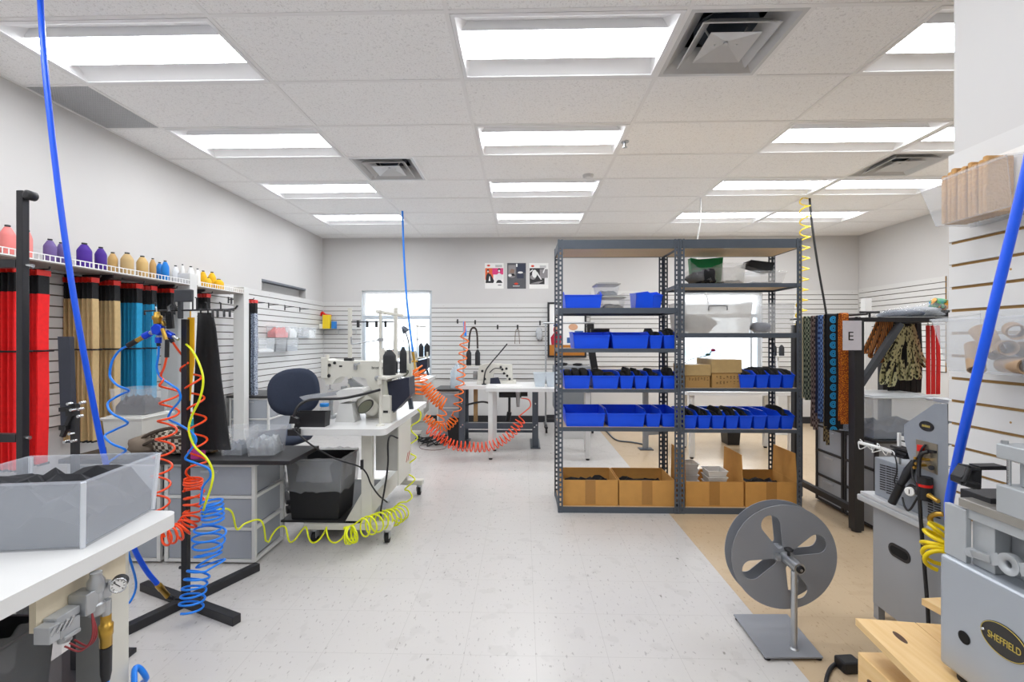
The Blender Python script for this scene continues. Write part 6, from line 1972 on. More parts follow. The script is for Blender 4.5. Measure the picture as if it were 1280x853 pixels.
# folded straps beneath the rack arm
def foldstrap(pts, Y, w, th, m_, label, group):
    P_ = spline([PY(a, b, Y + (c if len(q_) > 2 else 0)) for q_ in pts for (a, b, c) in [tuple(q_) + (0,) * (3 - len(q_))]], 5)
    m = M(); m.ribbon(P_, Vector((0, w, 0)) if False else Vector((w * 1.0, w * .5, 0)), th)
    m.build('folded_strap', m_, label=label, cat='strap', group=group)
ST = pattern('orange_stripe', '#2d2a22', '#d98a3a', 1, 1)
nt, b = nodes_of(ST)
def stripes(name, c1, c2, ax, sc):
    m = mat(name, c1, .8); nt, b = nodes_of(m)
    tc = nt.nodes.new('ShaderNodeTexCoord'); wv = nt.nodes.new('ShaderNodeTexWave'); wv.inputs['Scale'].default_value = sc; wv.bands_direction = ax
    nt.links.new(tc.outputs['Object'], wv.inputs[0])
    cr = nt.nodes.new('ShaderNodeValToRGB'); cr.color_ramp.interpolation = 'CONSTANT'; cr.color_ramp.elements[0].color = lin(c1); cr.color_ramp.elements[1].position = .5; cr.color_ramp.elements[1].color = lin(c2)
    nt.links.new(wv.outputs[0], cr.inputs[0]); nt.links.new(cr.outputs[0], b.inputs['Base Color']); return m
OST = stripes('orange_black_stripes', '#2a2620', '#d6873c', 'X', 22)
for k in range(3):
    d = k * 8
    foldstrap([(1099 + d * .6, 400), (1093 + d * .8, 414), (1084 + d, 432), (1080 + d, 440 + k * 5), (1086 + d, 441 + k * 5), (1093 + d, 425), (1103 + d * .7, 402)], KY + .02 + .06 * k, .05, .006, OST,
              'folded orange and black striped strap, %s under the rack arm' % ['outermost', 'middle one', 'innermost'][k], 'folded striped straps')
CAMO = pattern('olive_print', '#34341f', '#c6c292', 40, 40, 'v')
folds = [((1120, 405), (1119, 420), (1110, 436), (1108, 448), (1114, 450), (1118, 438)), ((1125, 408), (1122, 430), (1106, 455), (1102, 477), (1106, 479), (1112, 462)), ((1130, 408), (1127, 430), (1115, 457), (1111, 480), (1116, 482), (1121, 465)),
         ((1128, 405), (1125, 430), (1123, 455), (1125, 472), (1129, 473), (1127, 450)), ((1134, 408), (1136, 430), (1137, 455), (1132, 472), (1138, 474), (1141, 455)), ((1138, 408), (1142, 430), (1146, 455), (1150, 471), (1146, 472), (1139, 450)), ((1140, 405), (1146, 425), (1152, 445), (1160, 457), (1154, 458), (1145, 440))]
for k, f in enumerate(folds):
    foldstrap(f, KY + .10 + .03 * k, .05, .005, CAMO, 'folded pale olive printed strap in the bunch of seven beneath the rack arm', 'folded printed straps')
t = thing('black_cloth_bundle', 'black straps hanging behind the olive printed ones on the rack', 'straps', PY(1135, 495, 3.6))
m = M()
for k in range(6):
    a = PY(1113 + k * 7, 404, 3.60 + .01 * k); b = PY(1113 + k * 7, 491, 3.60 + .01 * k)
    m.ribbon([a, a.lerp(b, .5) + Vector((.01, 0, 0)), b], Vector((.045, .01, 0)), .008)
m.build('strap_bundle', BW, t)
for k in range(3):
    t = thing('hanging_strap', 'wide red strap in the bunch of three at the right end of rack', 'strap', PY(1160 + 6 * k, 495, 3.48 + .02 * k), 'red straps on the black rack')
    a, b = PY(1160 + 6 * k, 407, 3.48 + .02 * k), PY(1160.5 + 6 * k, 493, 3.48 + .02 * k)
    m = M(); m.ribbon([a, a.lerp(b, .5) + Vector((.002 * k, 0, 0)), b], Vector((.036, .012, 0)), .007); m.build('webbing', REDW, t)
    m = M(); m.cyl(a, (a.x, a.y, 1.4655), .004, n=6); m.build('hook', STEEL, t)
# plastic bags on top
for (a, b, zt, lab, mm) in ((1116, 1147, 385, 'flat film bag of dark patterned stuff on top of the strap rack', mat('dark_print', '#4c5362', .6, var=.7, scale=30)), (1143, 1172, 380, 'crumpled grey film bag at the right end of the strap rack top', mat('grey_print', '#8d9196', .5, var=.5, scale=25))):
    pa, pb = PY(a, 390, 3.45), PY(b, 390, 3.45)
    t = thing('plastic_bag', lab, 'bag', ((pa.x + pb.x) / 2, 3.5, 1.5005), 'bags on top of the strap rack')
    h = PY(a, zt, 3.45).z - 1.5005
    m = M(); m.blob(((pa.x + pb.x) / 2, 3.5, 1.5005 + h * .42), (pb.x - pa.x) * .45, .16, h * .40, 14, 8, .22, .8); m.build('contents', mm, t)
    m = M(); m.blob(((pa.x + pb.x) / 2, 3.5, 1.5005 + h * .52), (pb.x - pa.x) * .54, .2, h * .5, 14, 8, .15, .75); m.build('film', FILM, t)
pa = PY(1166, 392, 3.42); pb = PY(1187, 376, 3.42)
m = M(); m.blob(((pa.x + pb.x) / 2, 3.44, 1.60), .055, .06, .045, 12, 8, .15, .8)
rb = mat('rainbow_film', '#c0552a', .4); nt, b = nodes_of(rb); tc = nt.nodes.new('ShaderNodeTexCoord'); wv = nt.nodes.new('ShaderNodeTexNoise'); wv.inputs['Scale'].default_value = 18; nt.links.new(tc.outputs['Object'], wv.inputs['Vector'])
cr = nt.nodes.new('ShaderNodeValToRGB'); e = cr.color_ramp.elements; e[0].position = .3; e[0].color = lin('#3a74b8'); e[1].position = .7; e[1].color = lin('#d8362a')
for p_, c_ in ((.42, '#58a85c'), (.5, '#2a2a30'), (.58, '#e0a52c')): q_ = e.new(p_); q_.color = lin(c_)
nt.links.new(wv.outputs[0], cr.inputs[0]); nt.links.new(cr.outputs[0], b.inputs['Base Color'])
m.build('colourful_packet', rb, label='small colourful packet perched at the right end of the rack top', cat='packet')
m = M(); m.box(3.0, 3.10, 3.40, 3.52, 1.5005, 1.555); m.build('small_box', BLACKP, label='small black box under the colourful packet on the rack top', cat='box')

# ---- black drawer carts and the clear tote
def cart(y0, y1, label):
    t = drawer_unit(label, 2.452, 2.87, y0, y1, .012, .640, 3, frame=RBL, face='-x', group='black-framed drawer carts', name='drawer_cart')
cart(3.24, 3.56, 'black-framed drawer cart under the large clear tote')
cart(3.57, 3.90, 'black-framed drawer cart nearer the shelving, beside the tote cart')
tx0, tx1 = 2.455, 2.93
t = tub('storage_tote', tx1 - tx0, .40, .285, ((tx0 + tx1) / 2, 3.47, .6405), 'large clear lidded tote of dark folded stuff on the black drawer cart', body=mat('clear_tote', '#e2ecf8', .15, alpha=.22), lid=mat('pale_lid', '#e3e6ea', .3, alpha=.9), taper=.02, fill=mat('slate_fabric', '#5b6374', .8, var=.5, scale=14), fillh=.42)
for y in (3.285,):
    m = M(); m.box(tx0 - .016, tx0 - .003, 3.40, 3.52, .885, .925); o = m.build('latch', BLACKP, t) if False else None
m = M(); m.box(2.6, 2.85, 3.62, 3.86, .6405, .665); m.build('paper_stack', PAPER, label='white papers lying on the rear drawer cart', cat='paper')

m = M(); a = PY(1081.5, 373, 4.6); b = PY(1089.5, 500, 4.6); m.box(a.x, b.x, 4.6, 4.66, 0, a.z); m.build('display_upright', WHITEM, label='white display upright standing behind the strap rack', cat='upright')

# ---- bins on the partition
def wallbin(x0, z0, z1, y0, y1, label):
    t = thing('wall_bin', label, 'storage bin', ((x0 + XP) / 2, (y0 + y1) / 2, z0), 'clear bins on the near slat wall')
    m = M(); xw = XP - .021
    k = .02; th = .0025
    m.prism([(x0 + .035, y0 + k, z0), (x0 + .035, y1 - k, z0), (x0, y1, z1), (x0, y0, z1)], (th, 0, 0))
    m.box(x0 + .035, xw, y0 + k, y1 - k, z0, z0 + th)
    for y, s in ((y0, 1), (y1, -1)):
        m.prism([(x0 + .0375, y + s * k, z0), (xw, y + s * k, z0), (xw, y, z1 + .02), (x0 + .002, y, z1)], (0, s * th, 0))
    m.box(xw - th, xw, y0 + .002, y1 - .002, z0, z1 + .03)
    m.bar((x0 - .002, y0, z1), (x0 - .002, y1, z1), .007, .007)
    for y in (y0, y1): m.bar((x0, y, z1), (xw, y, z1 + .02), .006, .006)
    m.build('bin_body', mat('clear_wall_bin', '#e9edf0', .12, alpha=.20), t)
    return t
wallbin(1.290, 1.705, 1.835, PX(1258, 200, 1.29).y, PX(1149, 230, 1.29).y, 'clear wall bin of tan felt pads, upper one on near slat wall')
wallbin(1.300, 1.245, 1.405, 1.15, PX(1164, 397, 1.3).y, 'clear wall bin of cardboard tubes, lower one on near slat wall')
FELT = mat('tan_felt', '#c79a63', .95, var=.18, scale=80, bump=.6)
for k in range(9):
    y = 1.50 - k * .0165
    m = M(); m.box(1.345 + .004 * (k % 2), 1.425, y - .007, y + .007, 1.712, 1.868 + .006 * ((k * 7) % 3)); m.build('felt_pad', FELT, label='tan felt pad in the row standing in the upper wall bin', cat='pad', group='tan felt pads in the upper wall bin', bevel=.005)
m = M(); m.box(1.430, 1.434, 1.30, 1.47, 1.712, 1.90); m.build('white_card', PAPER, label='white card standing behind the felt pads in the upper wall bin', cat='card')
TUBE = mat('kraft_tube', '#a98c6d', .75, var=.1, scale=25)
rng = random.Random(21)
tl = [((1.345, 1.17, 1.272), (.05, .09, .0)), ((1.385, 1.20, 1.272), (.02, .1, .0)), ((1.42, 1.22, 1.272), (.01, .1, 0)), ((1.35, 1.29, 1.272), (.03, .1, .0)), ((1.39, 1.32, 1.272), (.03, .1, .0)), ((1.425, 1.35, 1.272), (0, .1, .0)),
      ((1.35, 1.40, 1.29), (.03, .04, .07)), ((1.345, 1.20, 1.316), (.02, .1, .0)), ((1.39, 1.23, 1.316), (.03, .09, .01)), ((1.425, 1.30, 1.316), (.0, .1, .0)), ((1.36, 1.33, 1.32), (.05, .08, .0)), ((1.40, 1.40, 1.33), (.02, .05, .06)),
      ((1.36, 1.18, 1.36), (.04, .09, .0)), ((1.41, 1.24, 1.36), (.02, .1, .0)), ((1.37, 1.31, 1.368), (.06, .07, .01)), ((1.345, 1.36, 1.34), (.0, .05, .06))]
for c, d in tl:
    c = Vector(c); d = Vector(d).normalized() * .045
    m = M(); ax = d.normalized()
    m.lathe(c - d, [(.0215, 0), (.0215, .09), (.017, .09), (.017, 0), (.0215, 0)], 16, axis=ax, cap=False)
    m.build('cardboard_tube', TUBE, label='brown cardboard tube in the pile inside the lower wall bin', cat='tube', group='cardboard tubes in the lower wall bin')

# ---- bench of pallet wood, press
t = thing('wooden_bench', 'rough pine pallet bench carrying the grey press', 'bench', (1.25, 1.15, 0))
BZ = .42
A, B = PZ(1069, 773, BZ), PZ(1150, 853, BZ)
u = (B - A).normalized(); v_ = Vector((-u.y, u.x, 0)); v_ = v_ if v_.x > 0 else -v_
PINE = mat('pine_plank', '#e3bd7f', .55, var=.06, scale=6)
nt, b = nodes_of(PINE)
tc = nt.nodes.new('ShaderNodeTexCoord'); mp = nt.nodes.new('ShaderNodeMapping'); mp.inputs['Scale'].default_value = (30, 2.2, 30); nt.links.new(tc.outputs['Object'], mp.inputs[0])
nz = nt.nodes.new('ShaderNodeTexNoise'); nz.inputs['Scale'].default_value = 2; nz.inputs['Detail'].default_value = 6; nt.links.new(mp.outputs[0], nz.inputs['Vector'])
mx = nt.nodes.new('ShaderNodeMix'); mx.data_type = 'RGBA'; mx.inputs[6].default_value = lin('#d3a765'); mx.inputs[7].default_value = lin('#edcf9c'); nt.links.new(nz.outputs['Fac'], mx.inputs[0]); nt.links.new(mx.outputs[2], b.inputs['Base Color'])
for k, (o, w, far) in enumerate(((0, .178, 0), (.181, .155, .0))):
    m = M(); a = A + v_ * o - u * far; e = a + u * .85
    ps = [a, a + v_ * w, e + v_ * w, e]
    m.prism([(p.x, p.y, BZ - .022) for p in ps], (0, 0, .022)); m.build('top_plank', PINE, t, bevel=.002)
KN = mat('wood_knot', '#4a2d18', .6, var=.3, scale=90)
kc = PZ(1125, 797, BZ + .0006)
m = M(); ps = [kc + u * (.030 * math.cos(2 * PI * k / 18)) + v_ * (.010 * math.sin(2 * PI * k / 18)) for k in range(18)]
m.prism([(p.x, p.y, BZ + .0002) for p in ps], (0, 0, .0004)); m.build('knot', KN, t)
c = PZ(1072, 815, .315)
m = M(); m.box(c.x, c.x + .16, c.y - .7, c.y, .0, .315); m.build('stringer', PINE, t, bevel=.003)
for kx, ky, kr in ((c.x - .0004, c.y - .06, .012), (c.x - .0004, c.y - .17, .009)):
    m = M(); m.prism([(kx, ky + kr * 1.6 * math.cos(2 * PI * q_ / 14), .25 + kr * math.sin(2 * PI * q_ / 14)) for q_ in range(14)], (.0003, 0, 0)); m.build('knot', KN, t)
c2 = PZ(1110, 829, .33)
m = M(); m.box(c.x + .161, c.x + .30, c.y - .70, c.y - .06, 0, .33); m.build('stringer', PINE, t, bevel=.003)
m = M(); m.box(c.x + .03, c.x + .32, c.y - .65, c.y - .28, .3305, BZ - .0225); m.box(c.x + .05, c.x + .15, c.y - .55, c.y - .3, .3152, .3304); m.build('cross_board', PINE, t)
a = PX(1145, 757, 1.28)
t = thing('wood_offcut', 'pine offcut poking out behind the grey press', 'board', (1.3, 1.5, BZ))
m = M(); m.prism([(1.245, 1.46, .515), (1.262, 1.36, .515), (1.44, 1.35, .515), (1.44, 1.48, .515)], (0, 0, .02)); m.build('board', PINE, t)
m = M(); m.box(1.33, 1.42, 1.37, 1.45, BZ + .0005, .5145); m.build('block', PINE, t)

PR = mat('press_grey', '#aab0b8', .32, .35, var=.03, scale=8)
ALU = mat('cast_grey', '#b3b7ba', .45, .3, var=.06, scale=12)
px0 = PZ(1174, 828, BZ + .018).x
SY = PX(1173, 700, px0).y - 1.297
t = thing('bench_press', 'heavy grey press marked SHEFFIELD on the pine bench', 'press', (1.3, 1.0, BZ))
m = M(); m.box(px0, 1.44, .62 + SY, 1.297 + SY, BZ + .018, .746); m.build('press_body', PR, t, bevel=.012, seg=3)
for y in (1.24 + SY, .70):
    m = M(); m.cyl((px0 + .045, y, BZ + .0005), (px0 + .045, y, BZ + .0178), .035, n=16); m.cyl((1.39, y, BZ + .0005), (1.39, y, BZ + .0178), .035, n=16); m.build('rubber_foot', RUBBER, t)
c = PX(1205.5, 797.5, px0)
m = M(); m.lathe((px0 + .0005, c.y, c.z), [(.016, 0), (.0165, .002), (.013, .0025)], 18, axis=(-1, 0, 0)); m.build('plug_hole', mat('black_void', '#060607'), t)
# badge: oval with gold lettering, on the left face
yl, yr = PX(1226.5, 781, px0).y, PX(1287, 781, px0).y
yc = (yl + yr) / 2; RX_ = (yl - yr) / 2; zc = PX(653.5 + px0 * FOC / yc, 793, px0).z
m = M(); e1 = [(px0 - .0022, yc + RX_ * math.cos(2 * PI * k / 40), zc + .040 * math.sin(2 * PI * k / 40)) for k in range(40)]
m.prism(e1, (.002, 0, 0)); m.build('badge', mat('black_badge', '#232120', .35), t)
m = M(); n = 48
r1 = [(px0 - .0028, yc + (RX_ - .002) * math.cos(2 * PI * k / n), zc + .038 * math.sin(2 * PI * k / n)) for k in range(n)]
m.tube(r1 + [r1[0]], .0009, 6); m.build('badge_rim', GOLD, t)
SIDE = Matrix(((0, 0, -1), (-1, 0, 0), (0, 1, 0)))
tt = txt('SHEFFIELD', 'badge_lettering', .024, (px0 - .0028, yc - .002, zc - .0095), SIDE @ Matrix.Diagonal((RX_ * 1.72 / .136, 1, 1)), GOLD, t, align='CENTER')
m = M(); a = PX(1228, 781, px0); m.lathe((px0 - .0022, yc + RX_ - .006, zc), [(.004, 0), (.003, .002)], 10, axis=(-1, 0, 0)); m.build('badge_rivet', CHROME, t)
# upper works
_M = M
M = lambda: _M(Matrix.Translation((px0 - 1.177, SY, 0)))
m = M(); m.box(1.19, 1.205, 1.231, 1.294, .7465, .888); m.build('end_plate', ALU, t, bevel=.002)
m = M(); m.box(1.225, 1.38, 1.20, 1.285, .889, .930); m.build('dark_block', BLACKM, t, bevel=.002)
m = M(); m.box(1.19, 1.43, .90, 1.2525, .893, .916); m.build('upper_slab', mat('worn_plate', '#a7a39c', .35, .5, var=.12, scale=15), t, bevel=.002)
m = M(); m.box(1.196, 1.43, .90, 1.235, .866, .8925); m.build('lower_slab', ALU, t, bevel=.002)
m = M(); m.box(1.206, 1.43, 1.172, 1.23, .7465, .8655); m.build('frame_column', ALU, t, bevel=.002)
m = M(); m.box(1.245, 1.30, 1.12, 1.17, .7465, .8655); m.box(1.22, 1.43, 1.05, 1.10, .80, .8655); m.box(1.25, 1.43, .92, 1.0, .7465, .82); m.build('inner_ram', STEEL, t, bevel=.002)
def PXs(x, y, X): return PX(x, y, X + px0 - 1.177) - Vector((px0 - 1.177, SY, 0))
a, b = PXs(1214, 691, 1.195), PXs(1285, 712, 1.195)
m = M(); m.bar(a, PXs(1240, 700, 1.195), .012, .020, up=(0, 0, 1)); m.cyl(PXs(1214, 691, 1.190), PXs(1214, 691, 1.205), .013, n=14); m.build('link_arm', STEEL, t, bevel=.002)
M = _M
M = lambda T=None: _M(T or Matrix.Translation((px0 - 1.177, SY, 0)))
c = PXs(1259.5, 706, 1.19)
m = M(); m.lathe(c, [(.026, 0), (.026, .016), (.010, .016), (.010, 0), (.026, 0)], 24, axis=(1, 0, 0), cap=False); m.bar(PXs(1240, 700, 1.198), c + Vector((.008, .02, .004)), .012, .028); m.bar(c + Vector((.008, -.024, 0)), PXs(1295, 714, 1.198), .012, .03); m.build('link_eye', ALU, t)
m = M(); m.box(1.186, 1.42, 1.02, 1.150, .9165, .985); m.build('die_block', ALU, t, bevel=.003)
m = M(); m.box(1.217, 1.40, 1.04, 1.125, .9855, 1.049); m.build('ram_block', ALU, t, bevel=.003)
m = M(); m.cyl((1.203, 1.135, .9855), (1.203, 1.135, 1.0495), .0045, n=10); m.cyl((1.40, 1.135, .9855), (1.40, 1.135, 1.0495), .0045, n=10); m.build('guide_rods', CHROME, t)
m = M(); m.box(1.186, 1.42, 1.02, 1.150, 1.05, 1.086); m.build('top_plate', ALU, t, bevel=.003)
m = M()
for x, y in ((1.198, 1.14), (1.236, 1.09), (1.26, 1.12)): m.cyl((x, y, 1.0862), (x, y, 1.094), .007, n=8)
m.build('top_bolts', STEEL, t)
M = _M
# black handle: a loop and a bar
m = M(); yh = 1.215; th = .03
def H(px, py): return PY(px, py, yh)
out = [H(1201, 604), H(1202, 597), H(1211, 583), H(1227, 586), H(1226.5, 611), H(1217, 612), H(1201.5, 606)]
inn = [H(1206, 597), H(1212.5, 586.5), H(1220, 588.5), H(1213, 601), H(1207, 600)]
m.tube([H(1203.5, 603), H(1212, 585.5)], .007, 6); m.tube([H(1212, 585.5), H(1223, 587.5)], .007, 6); m.tube([H(1203.5, 603), H(1222, 608)], .010, 6)
m.prism([H(1221.5, 587), H(1227.5, 586), H(1226.5, 612), H(1217, 612), H(1213, 602)], (0, th, 0))
m.prism([H(1225, 583.5), H(1258, 583), H(1258, 588), H(1227, 588)], (0, th, 0))
m.prism([H(1204, 603), H(1213, 586.5), H(1222, 588.5), H(1214, 602)], (0, .004, 0)) if False else None
m.prism([H(1201.5, 598), H(1211, 584), H(1213, 586), H(1205.5, 599)], (0, th, 0)); m.prism([H(1211, 583), H(1227, 585.5), H(1224, 589), H(1212, 586.5)], (0, th, 0)); m.prism([H(1201, 598), H(1206, 599), H(1214, 602), H(1217, 612), H(1201.5, 605)], (0, th, 0))
m.build('handle', BLACKP, t, bevel=.002)

# ---- blue hose down the near wall
pts = [PY(1300, 140, 1.15), PY(1283, 215, 1.165), PY(1258, 318, 1.19), PY(1232, 425, 1.22), PY(1208, 525, 1.29), PY(1189, 612, 1.40), PY(1186, 640, 1.42), PY(1190, 680, 1.41), PY(1198, 720, 1.40)]
pts = [Vector((1.36, 1.08, 2.9)), Vector((1.33, 1.10, 2.3))] + pts
t = thing('supply_hose', 'thick blue supply hose running down past the near slat wall', 'hose', pts[-1])
m = M(); m.tube(spline(pts, 8), .0112, 12); m.build('hose_tube', BLUEH, t)
# ---- adapter and cord on the floor
a = PZ(1060, 842, 0)
t = thing('power_adapter', 'black power adapter on the floor beside the pine bench', 'adapter', (a.x, a.y, 0))
m = M(rotz((a.x + .01, a.y + .02, 0), .1)); m.box(-.035, .045, -.03, .03, 0, .045); m.build('adapter_body', BLACKP, t, bevel=.008)
m = M(); m.tube(spline([(a.x + .06, a.y + .03, .03), PZ(1068, 826, .012), PZ(1052, 827, .01), PZ(1040, 834, .01), PZ(1034, 846, .01), PZ(1032, 862, .01), PZ(1030, 900, .01)], 6), .0075, 8); m.build('cord', BLACKP, t)

# ---- hanging from the ceiling at the right
Yc = 5.9
c = PZ(1010, 248, ZC)
p0 = Vector((c.x, c.y, ZC))
h = coil([PY(1006, 249, c.y), PY(1006, 300, c.y - .05), PY(1004, 350, c.y - .1), PY(1001, 400, c.y - .2), PY(999, 445, c.y - .3)], .052, 15, 14, 0)
hose([Vector((p0.x, p0.y, ZC - .001))] + h, .008, mat('pale_yellow_hose', '#f0d43a', .35), 'yellow spiral hose hanging from the ceiling beside the right shelving post')
c = PZ(1012, 248, ZC)
m = M(); m.tube(spline([(c.x, c.y, ZC - .001), PY(1015, 280, c.y), PY(1022, 330, c.y), PY(1033, 394, c.y), PY(1040, 450, c.y)], 6), .012, 8); m.build('hanging_cable', BLACKP, label='black cable dropping from the ceiling behind the patterned straps', cat='cable')
c = PZ(876, 247, ZC)
m = M(); m.tube(spline([(c.x, c.y, ZC - .001), PY(876, 262, c.y), PY(875, 280, c.y), PY(872, 300, c.y), PY(872, 340, c.y), PY(884, 372, c.y), PY(886, 390, c.y)], 6), .008, 6); m.build('hanging_cable', WHITEM, label='thin white cable dropping from the ceiling behind the right shelving', cat='cable')

# ================================================================== BACK WALL
def poster(x0, x1, y0, y1, label, draw):
    a, b = PY(x0, y0, YB - .004), PY(x1, y1, YB - .004)
    t = thing('poster', label, 'poster', ((a.x + b.x) / 2, YB - .004, b.z), 'posters on the back wall')
    W, H = b.x - a.x, a.z - b.z
    m = M(); m.box(a.x, b.x, YB - .004, YB - .001, b.z, a.z); m.build('sheet', draw['bg'], t)
    for k, (nm, mm, polys) in enumerate(draw['layers']):
        m = M()
        for pl in polys:
            m.prism([(a.x + u_ * W, YB - .0042 - .0004 * k, b.z + v * H) for u_, v in pl], (0, -.0003, 0))
        m.build(nm, mm, t)
def rct(a, b, c, d): return [(a, b), (c, b), (c, d), (a, d)]
def oval(cx, cy, rx, ry, n=14): return [(cx + rx * math.cos(2 * PI * k / n), cy + ry * math.sin(2 * PI * k / n)) for k in range(n)]
RDL = mat('logo_red', '#d8492f', .7); GRY = mat('print_grey', '#8a8a8c', .7); DK = mat('print_black', '#2c2c2f', .7); MG = mat('print_magenta', '#dd3f7c', .7); OR = mat('print_orange', '#ea6a3a', .7); WH = mat('print_white', '#e9e9e8', .7)
dia = lambda cx, cy, w, h: [(cx - w, cy), (cx - w * .4, cy + h), (cx + w * .4, cy + h), (cx + w, cy), (cx + w * .4, cy - h), (cx - w * .4, cy - h)]
poster(606, 629.5, 329, 361, 'white poster with orange and magenta band, leftmost of three', {'bg': PAPER, 'layers': [
    ('colour_band', OR, [rct(.02, .35, .45, .80)]), ('magenta_band', MG, [rct(.40, .55, .98, .80)]),
    ('figure_print', DK, [oval(.17, .70, .06, .06), [(.04, .22), (.08, .52), (.17, .62), (.32, .55), (.50, .30), (.45, .22)], oval(.76, .72, .08, .07), [(.60, .22), (.64, .30), (.80, .38), (.93, .25), (.95, .22)]]),
    ('pale_print', WH, [oval(.17, .67, .04, .035), [(.55, .36), (.66, .56), (.76, .62), (.92, .54), (.98, .40), (.85, .33)], oval(.76, .69, .055, .045), [(.20, .30), (.24, .48), (.28, .48), (.3, .30)]]),
    ('logo', RDL, [dia(.2, .90, .10, .035)]), ('text_block', GRY, [rct(.56, .84 + .03 * k, .92, .855 + .03 * k) for k in range(3)] + [rct(.7, .12, .88, .16)])]})
poster(634, 657.5, 329, 361, 'dark grey photo poster, middle one of the three on back wall', {'bg': mat('poster_dark', '#55565b', .6, var=.2, scale=14), 'layers': [
    ('photo_shapes', mat('print_mid', '#8f8b8d', .7), [rct(.06, .5, .45, .92), oval(.25, .5, .2, .08)]), ('photo_dark', mat('print_slate', '#33384c', .7), [rct(.5, .62, .97, .97), rct(.52, .40, .88, .58)]),
    ('photo_pale', WH, [oval(.15, .52, .10, .05), oval(.70, .63, .14, .04), rct(.47, .85, .55, .97)]), ('photo_sleeve', mat('print_brown', '#8e7468', .7), [[(.10, .62), (.22, .78), (.40, .74), (.36, .60)]]), ('logo', RDL, [dia(.48, .19, .12, .04)]), ('text_line', WH, [rct(.3, .09, .66, .11)])]})
poster(661.5, 685.5, 329, 361, 'white poster with a black and white picture, rightmost of three', {'bg': PAPER, 'layers': [
    ('photo_print', DK, [rct(.02, .17, .80, .80)]), ('photo_grey', mat('print_mid', '#8f8b8d'), [rct(.55, .40, .97, .76), oval(.2, .45, .15, .1), [(.05, .2), (.5, .2), (.75, .3), (.5, .28)]]),
    ('photo_pale', WH, [oval(.28, .58, .13, .16), [(.35, .62), (.6, .35), (.66, .36), (.42, .66)], [(.04, .62), (.2, .72), (.18, .76), (.04, .68)], rct(.82, .15, .99, .42), [(.7, .62), (.78, .78), (.84, .78), (.76, .6)]]),
    ('logo', RDL, [dia(.18, .88, .1, .04)]), ('text_block', GRY, [rct(.55, .81 + .035 * k, .88, .825 + .035 * k) for k in range(3)])]})
# pin board
a, b = PY(684.5, 378, YB - .06), PY(733, 447, YB - .06)
t = thing('notice_board', 'black-framed notice board with pinned picture behind the left shelving post', 'notice board', ((a.x + b.x) / 2, YB - .05, b.z))
y0 = YB - .055
m = M(); f = .03
for x0_, x1_, z0_, z1_ in ((a.x, a.x + f, b.z, a.z), (b.x - f, b.x, b.z, a.z), (a.x + f, b.x - f, b.z, b.z + f), (a.x + f, b.x - f, a.z - f, a.z)):
    m.box(x0_, x1_, y0 - .01, YB - .021, z0_, z1_)
m.build('frame', BLACKM, t)
m = M(); m.box(a.x + f, b.x - f, y0, YB - .021, b.z + f, a.z - f); m.build('white_sheet', PAPER, t)
m = M(); m.box(a.x + f, b.x - f, y0 - .006, y0 - .0005, b.z + f, b.z + f + .17); m.build('cork_strip', mat('cork', '#b9772f', .9, var=.15, scale=60), t)
def PB(u_, v): return (a.x + (b.x - a.x) * u_, y0 - .002, b.z + (a.z - b.z) * v)
m = M(); m.prism([PB(*q_) for q_ in oval(.22, .50, .07, .08)], (0, -.001, 0)); m.prism([PB(*q_) for q_ in ((.1, .22), (.34, .22), (.36, .38), (.3, .44), (.16, .44), (.08, .36))], (0, -.001, 0)); m.build('red_print', mat('print_red', '#b3213a', .7), t)
m = M(); m.prism([PB(*q_) for q_ in oval(.22, .51, .045, .05)], (0, -.0025, 0)); m.prism([PB(*q_) for q_ in oval(.66, .55, .12, .06)], (0, -.0025, 0)); m.build('skin_print', mat('print_tan', '#d8a786', .7), t)
m = M(); m.prism([PB(*q_) for q_ in rct(.5, .26, .62, .36)], (0, -.0025, 0)); m.prism([PB(*q_) for q_ in rct(.7, .24, .92, .48)], (0, -.0025, 0)); m.prism([PB(*q_) for q_ in oval(.22, .58, .07, .03)], (0, -.0035, 0)); m.build('blue_print', mat('print_blue', '#3d65a5', .7), t)
# garment rail and grey crate behind the shelving
Yk = 6.75
t = thing('garment_rail', 'silver garment rail on castors behind the left shelving unit', 'rack', (.7, Yk, 0))
xa, xb = PY(689, 405, Yk).x, PY(738, 405, Yk).x
zt = PY(700, 404, Yk).z
m = M(); m.cyl((xa - .12, Yk, zt), (xb + .06, Yk, zt), .014)
m.build('top_rail', STEEL, t)
for x in (xa - .08, xb):
    m = M(); m.cyl((x, Yk, .09), (x, Yk, zt - .013), .013); m.build('upright', STEEL, t)
    m = M(); m.box(x - .02, x + .02, Yk - .22, Yk + .22, .065, .0895); m.build('foot', BLACKM, t)
    for s in (-1, 1):
        m = M(); m.cyl((x - .012, Yk + s * .2, .032), (x + .012, Yk + s * .2, .032), .032, n=14); m.build('caster', RUBBER, t)
for k, z in enumerate((.16, .22)):
    m = M(); m.cyl((xa - .07, Yk, z), (xb, Yk, z), .012); m.build('lower_rail', BLACKM, t)
a, b = PY(690, 456, 6.6), PY(733, 476, 6.6)
m = M(); m.box(a.x, b.x, 6.15, 6.50, .40, a.z); m.build('grey_crate', mat('mid_grey_crate', '#7e8286', .5, var=.06), bevel=.01, label='grey hard case standing behind the left shelving post', cat='case')
m = M(); m.box(a.x + .03, b.x - .03, 6.18, 6.47, .0, .399); m.build('case_stand', WHITEM, label='white plinth under the grey hard case', cat='plinth')
m = M(); c0 = PY(708, 453, 6.7); m.blob((c0.x - .10, 6.32, a.z + .022), .09, .06, .022, 12, 7, .2); m.build('black_glove', BLACKF, label='black cloth item lying at left on the grey hard case', cat='cloth')
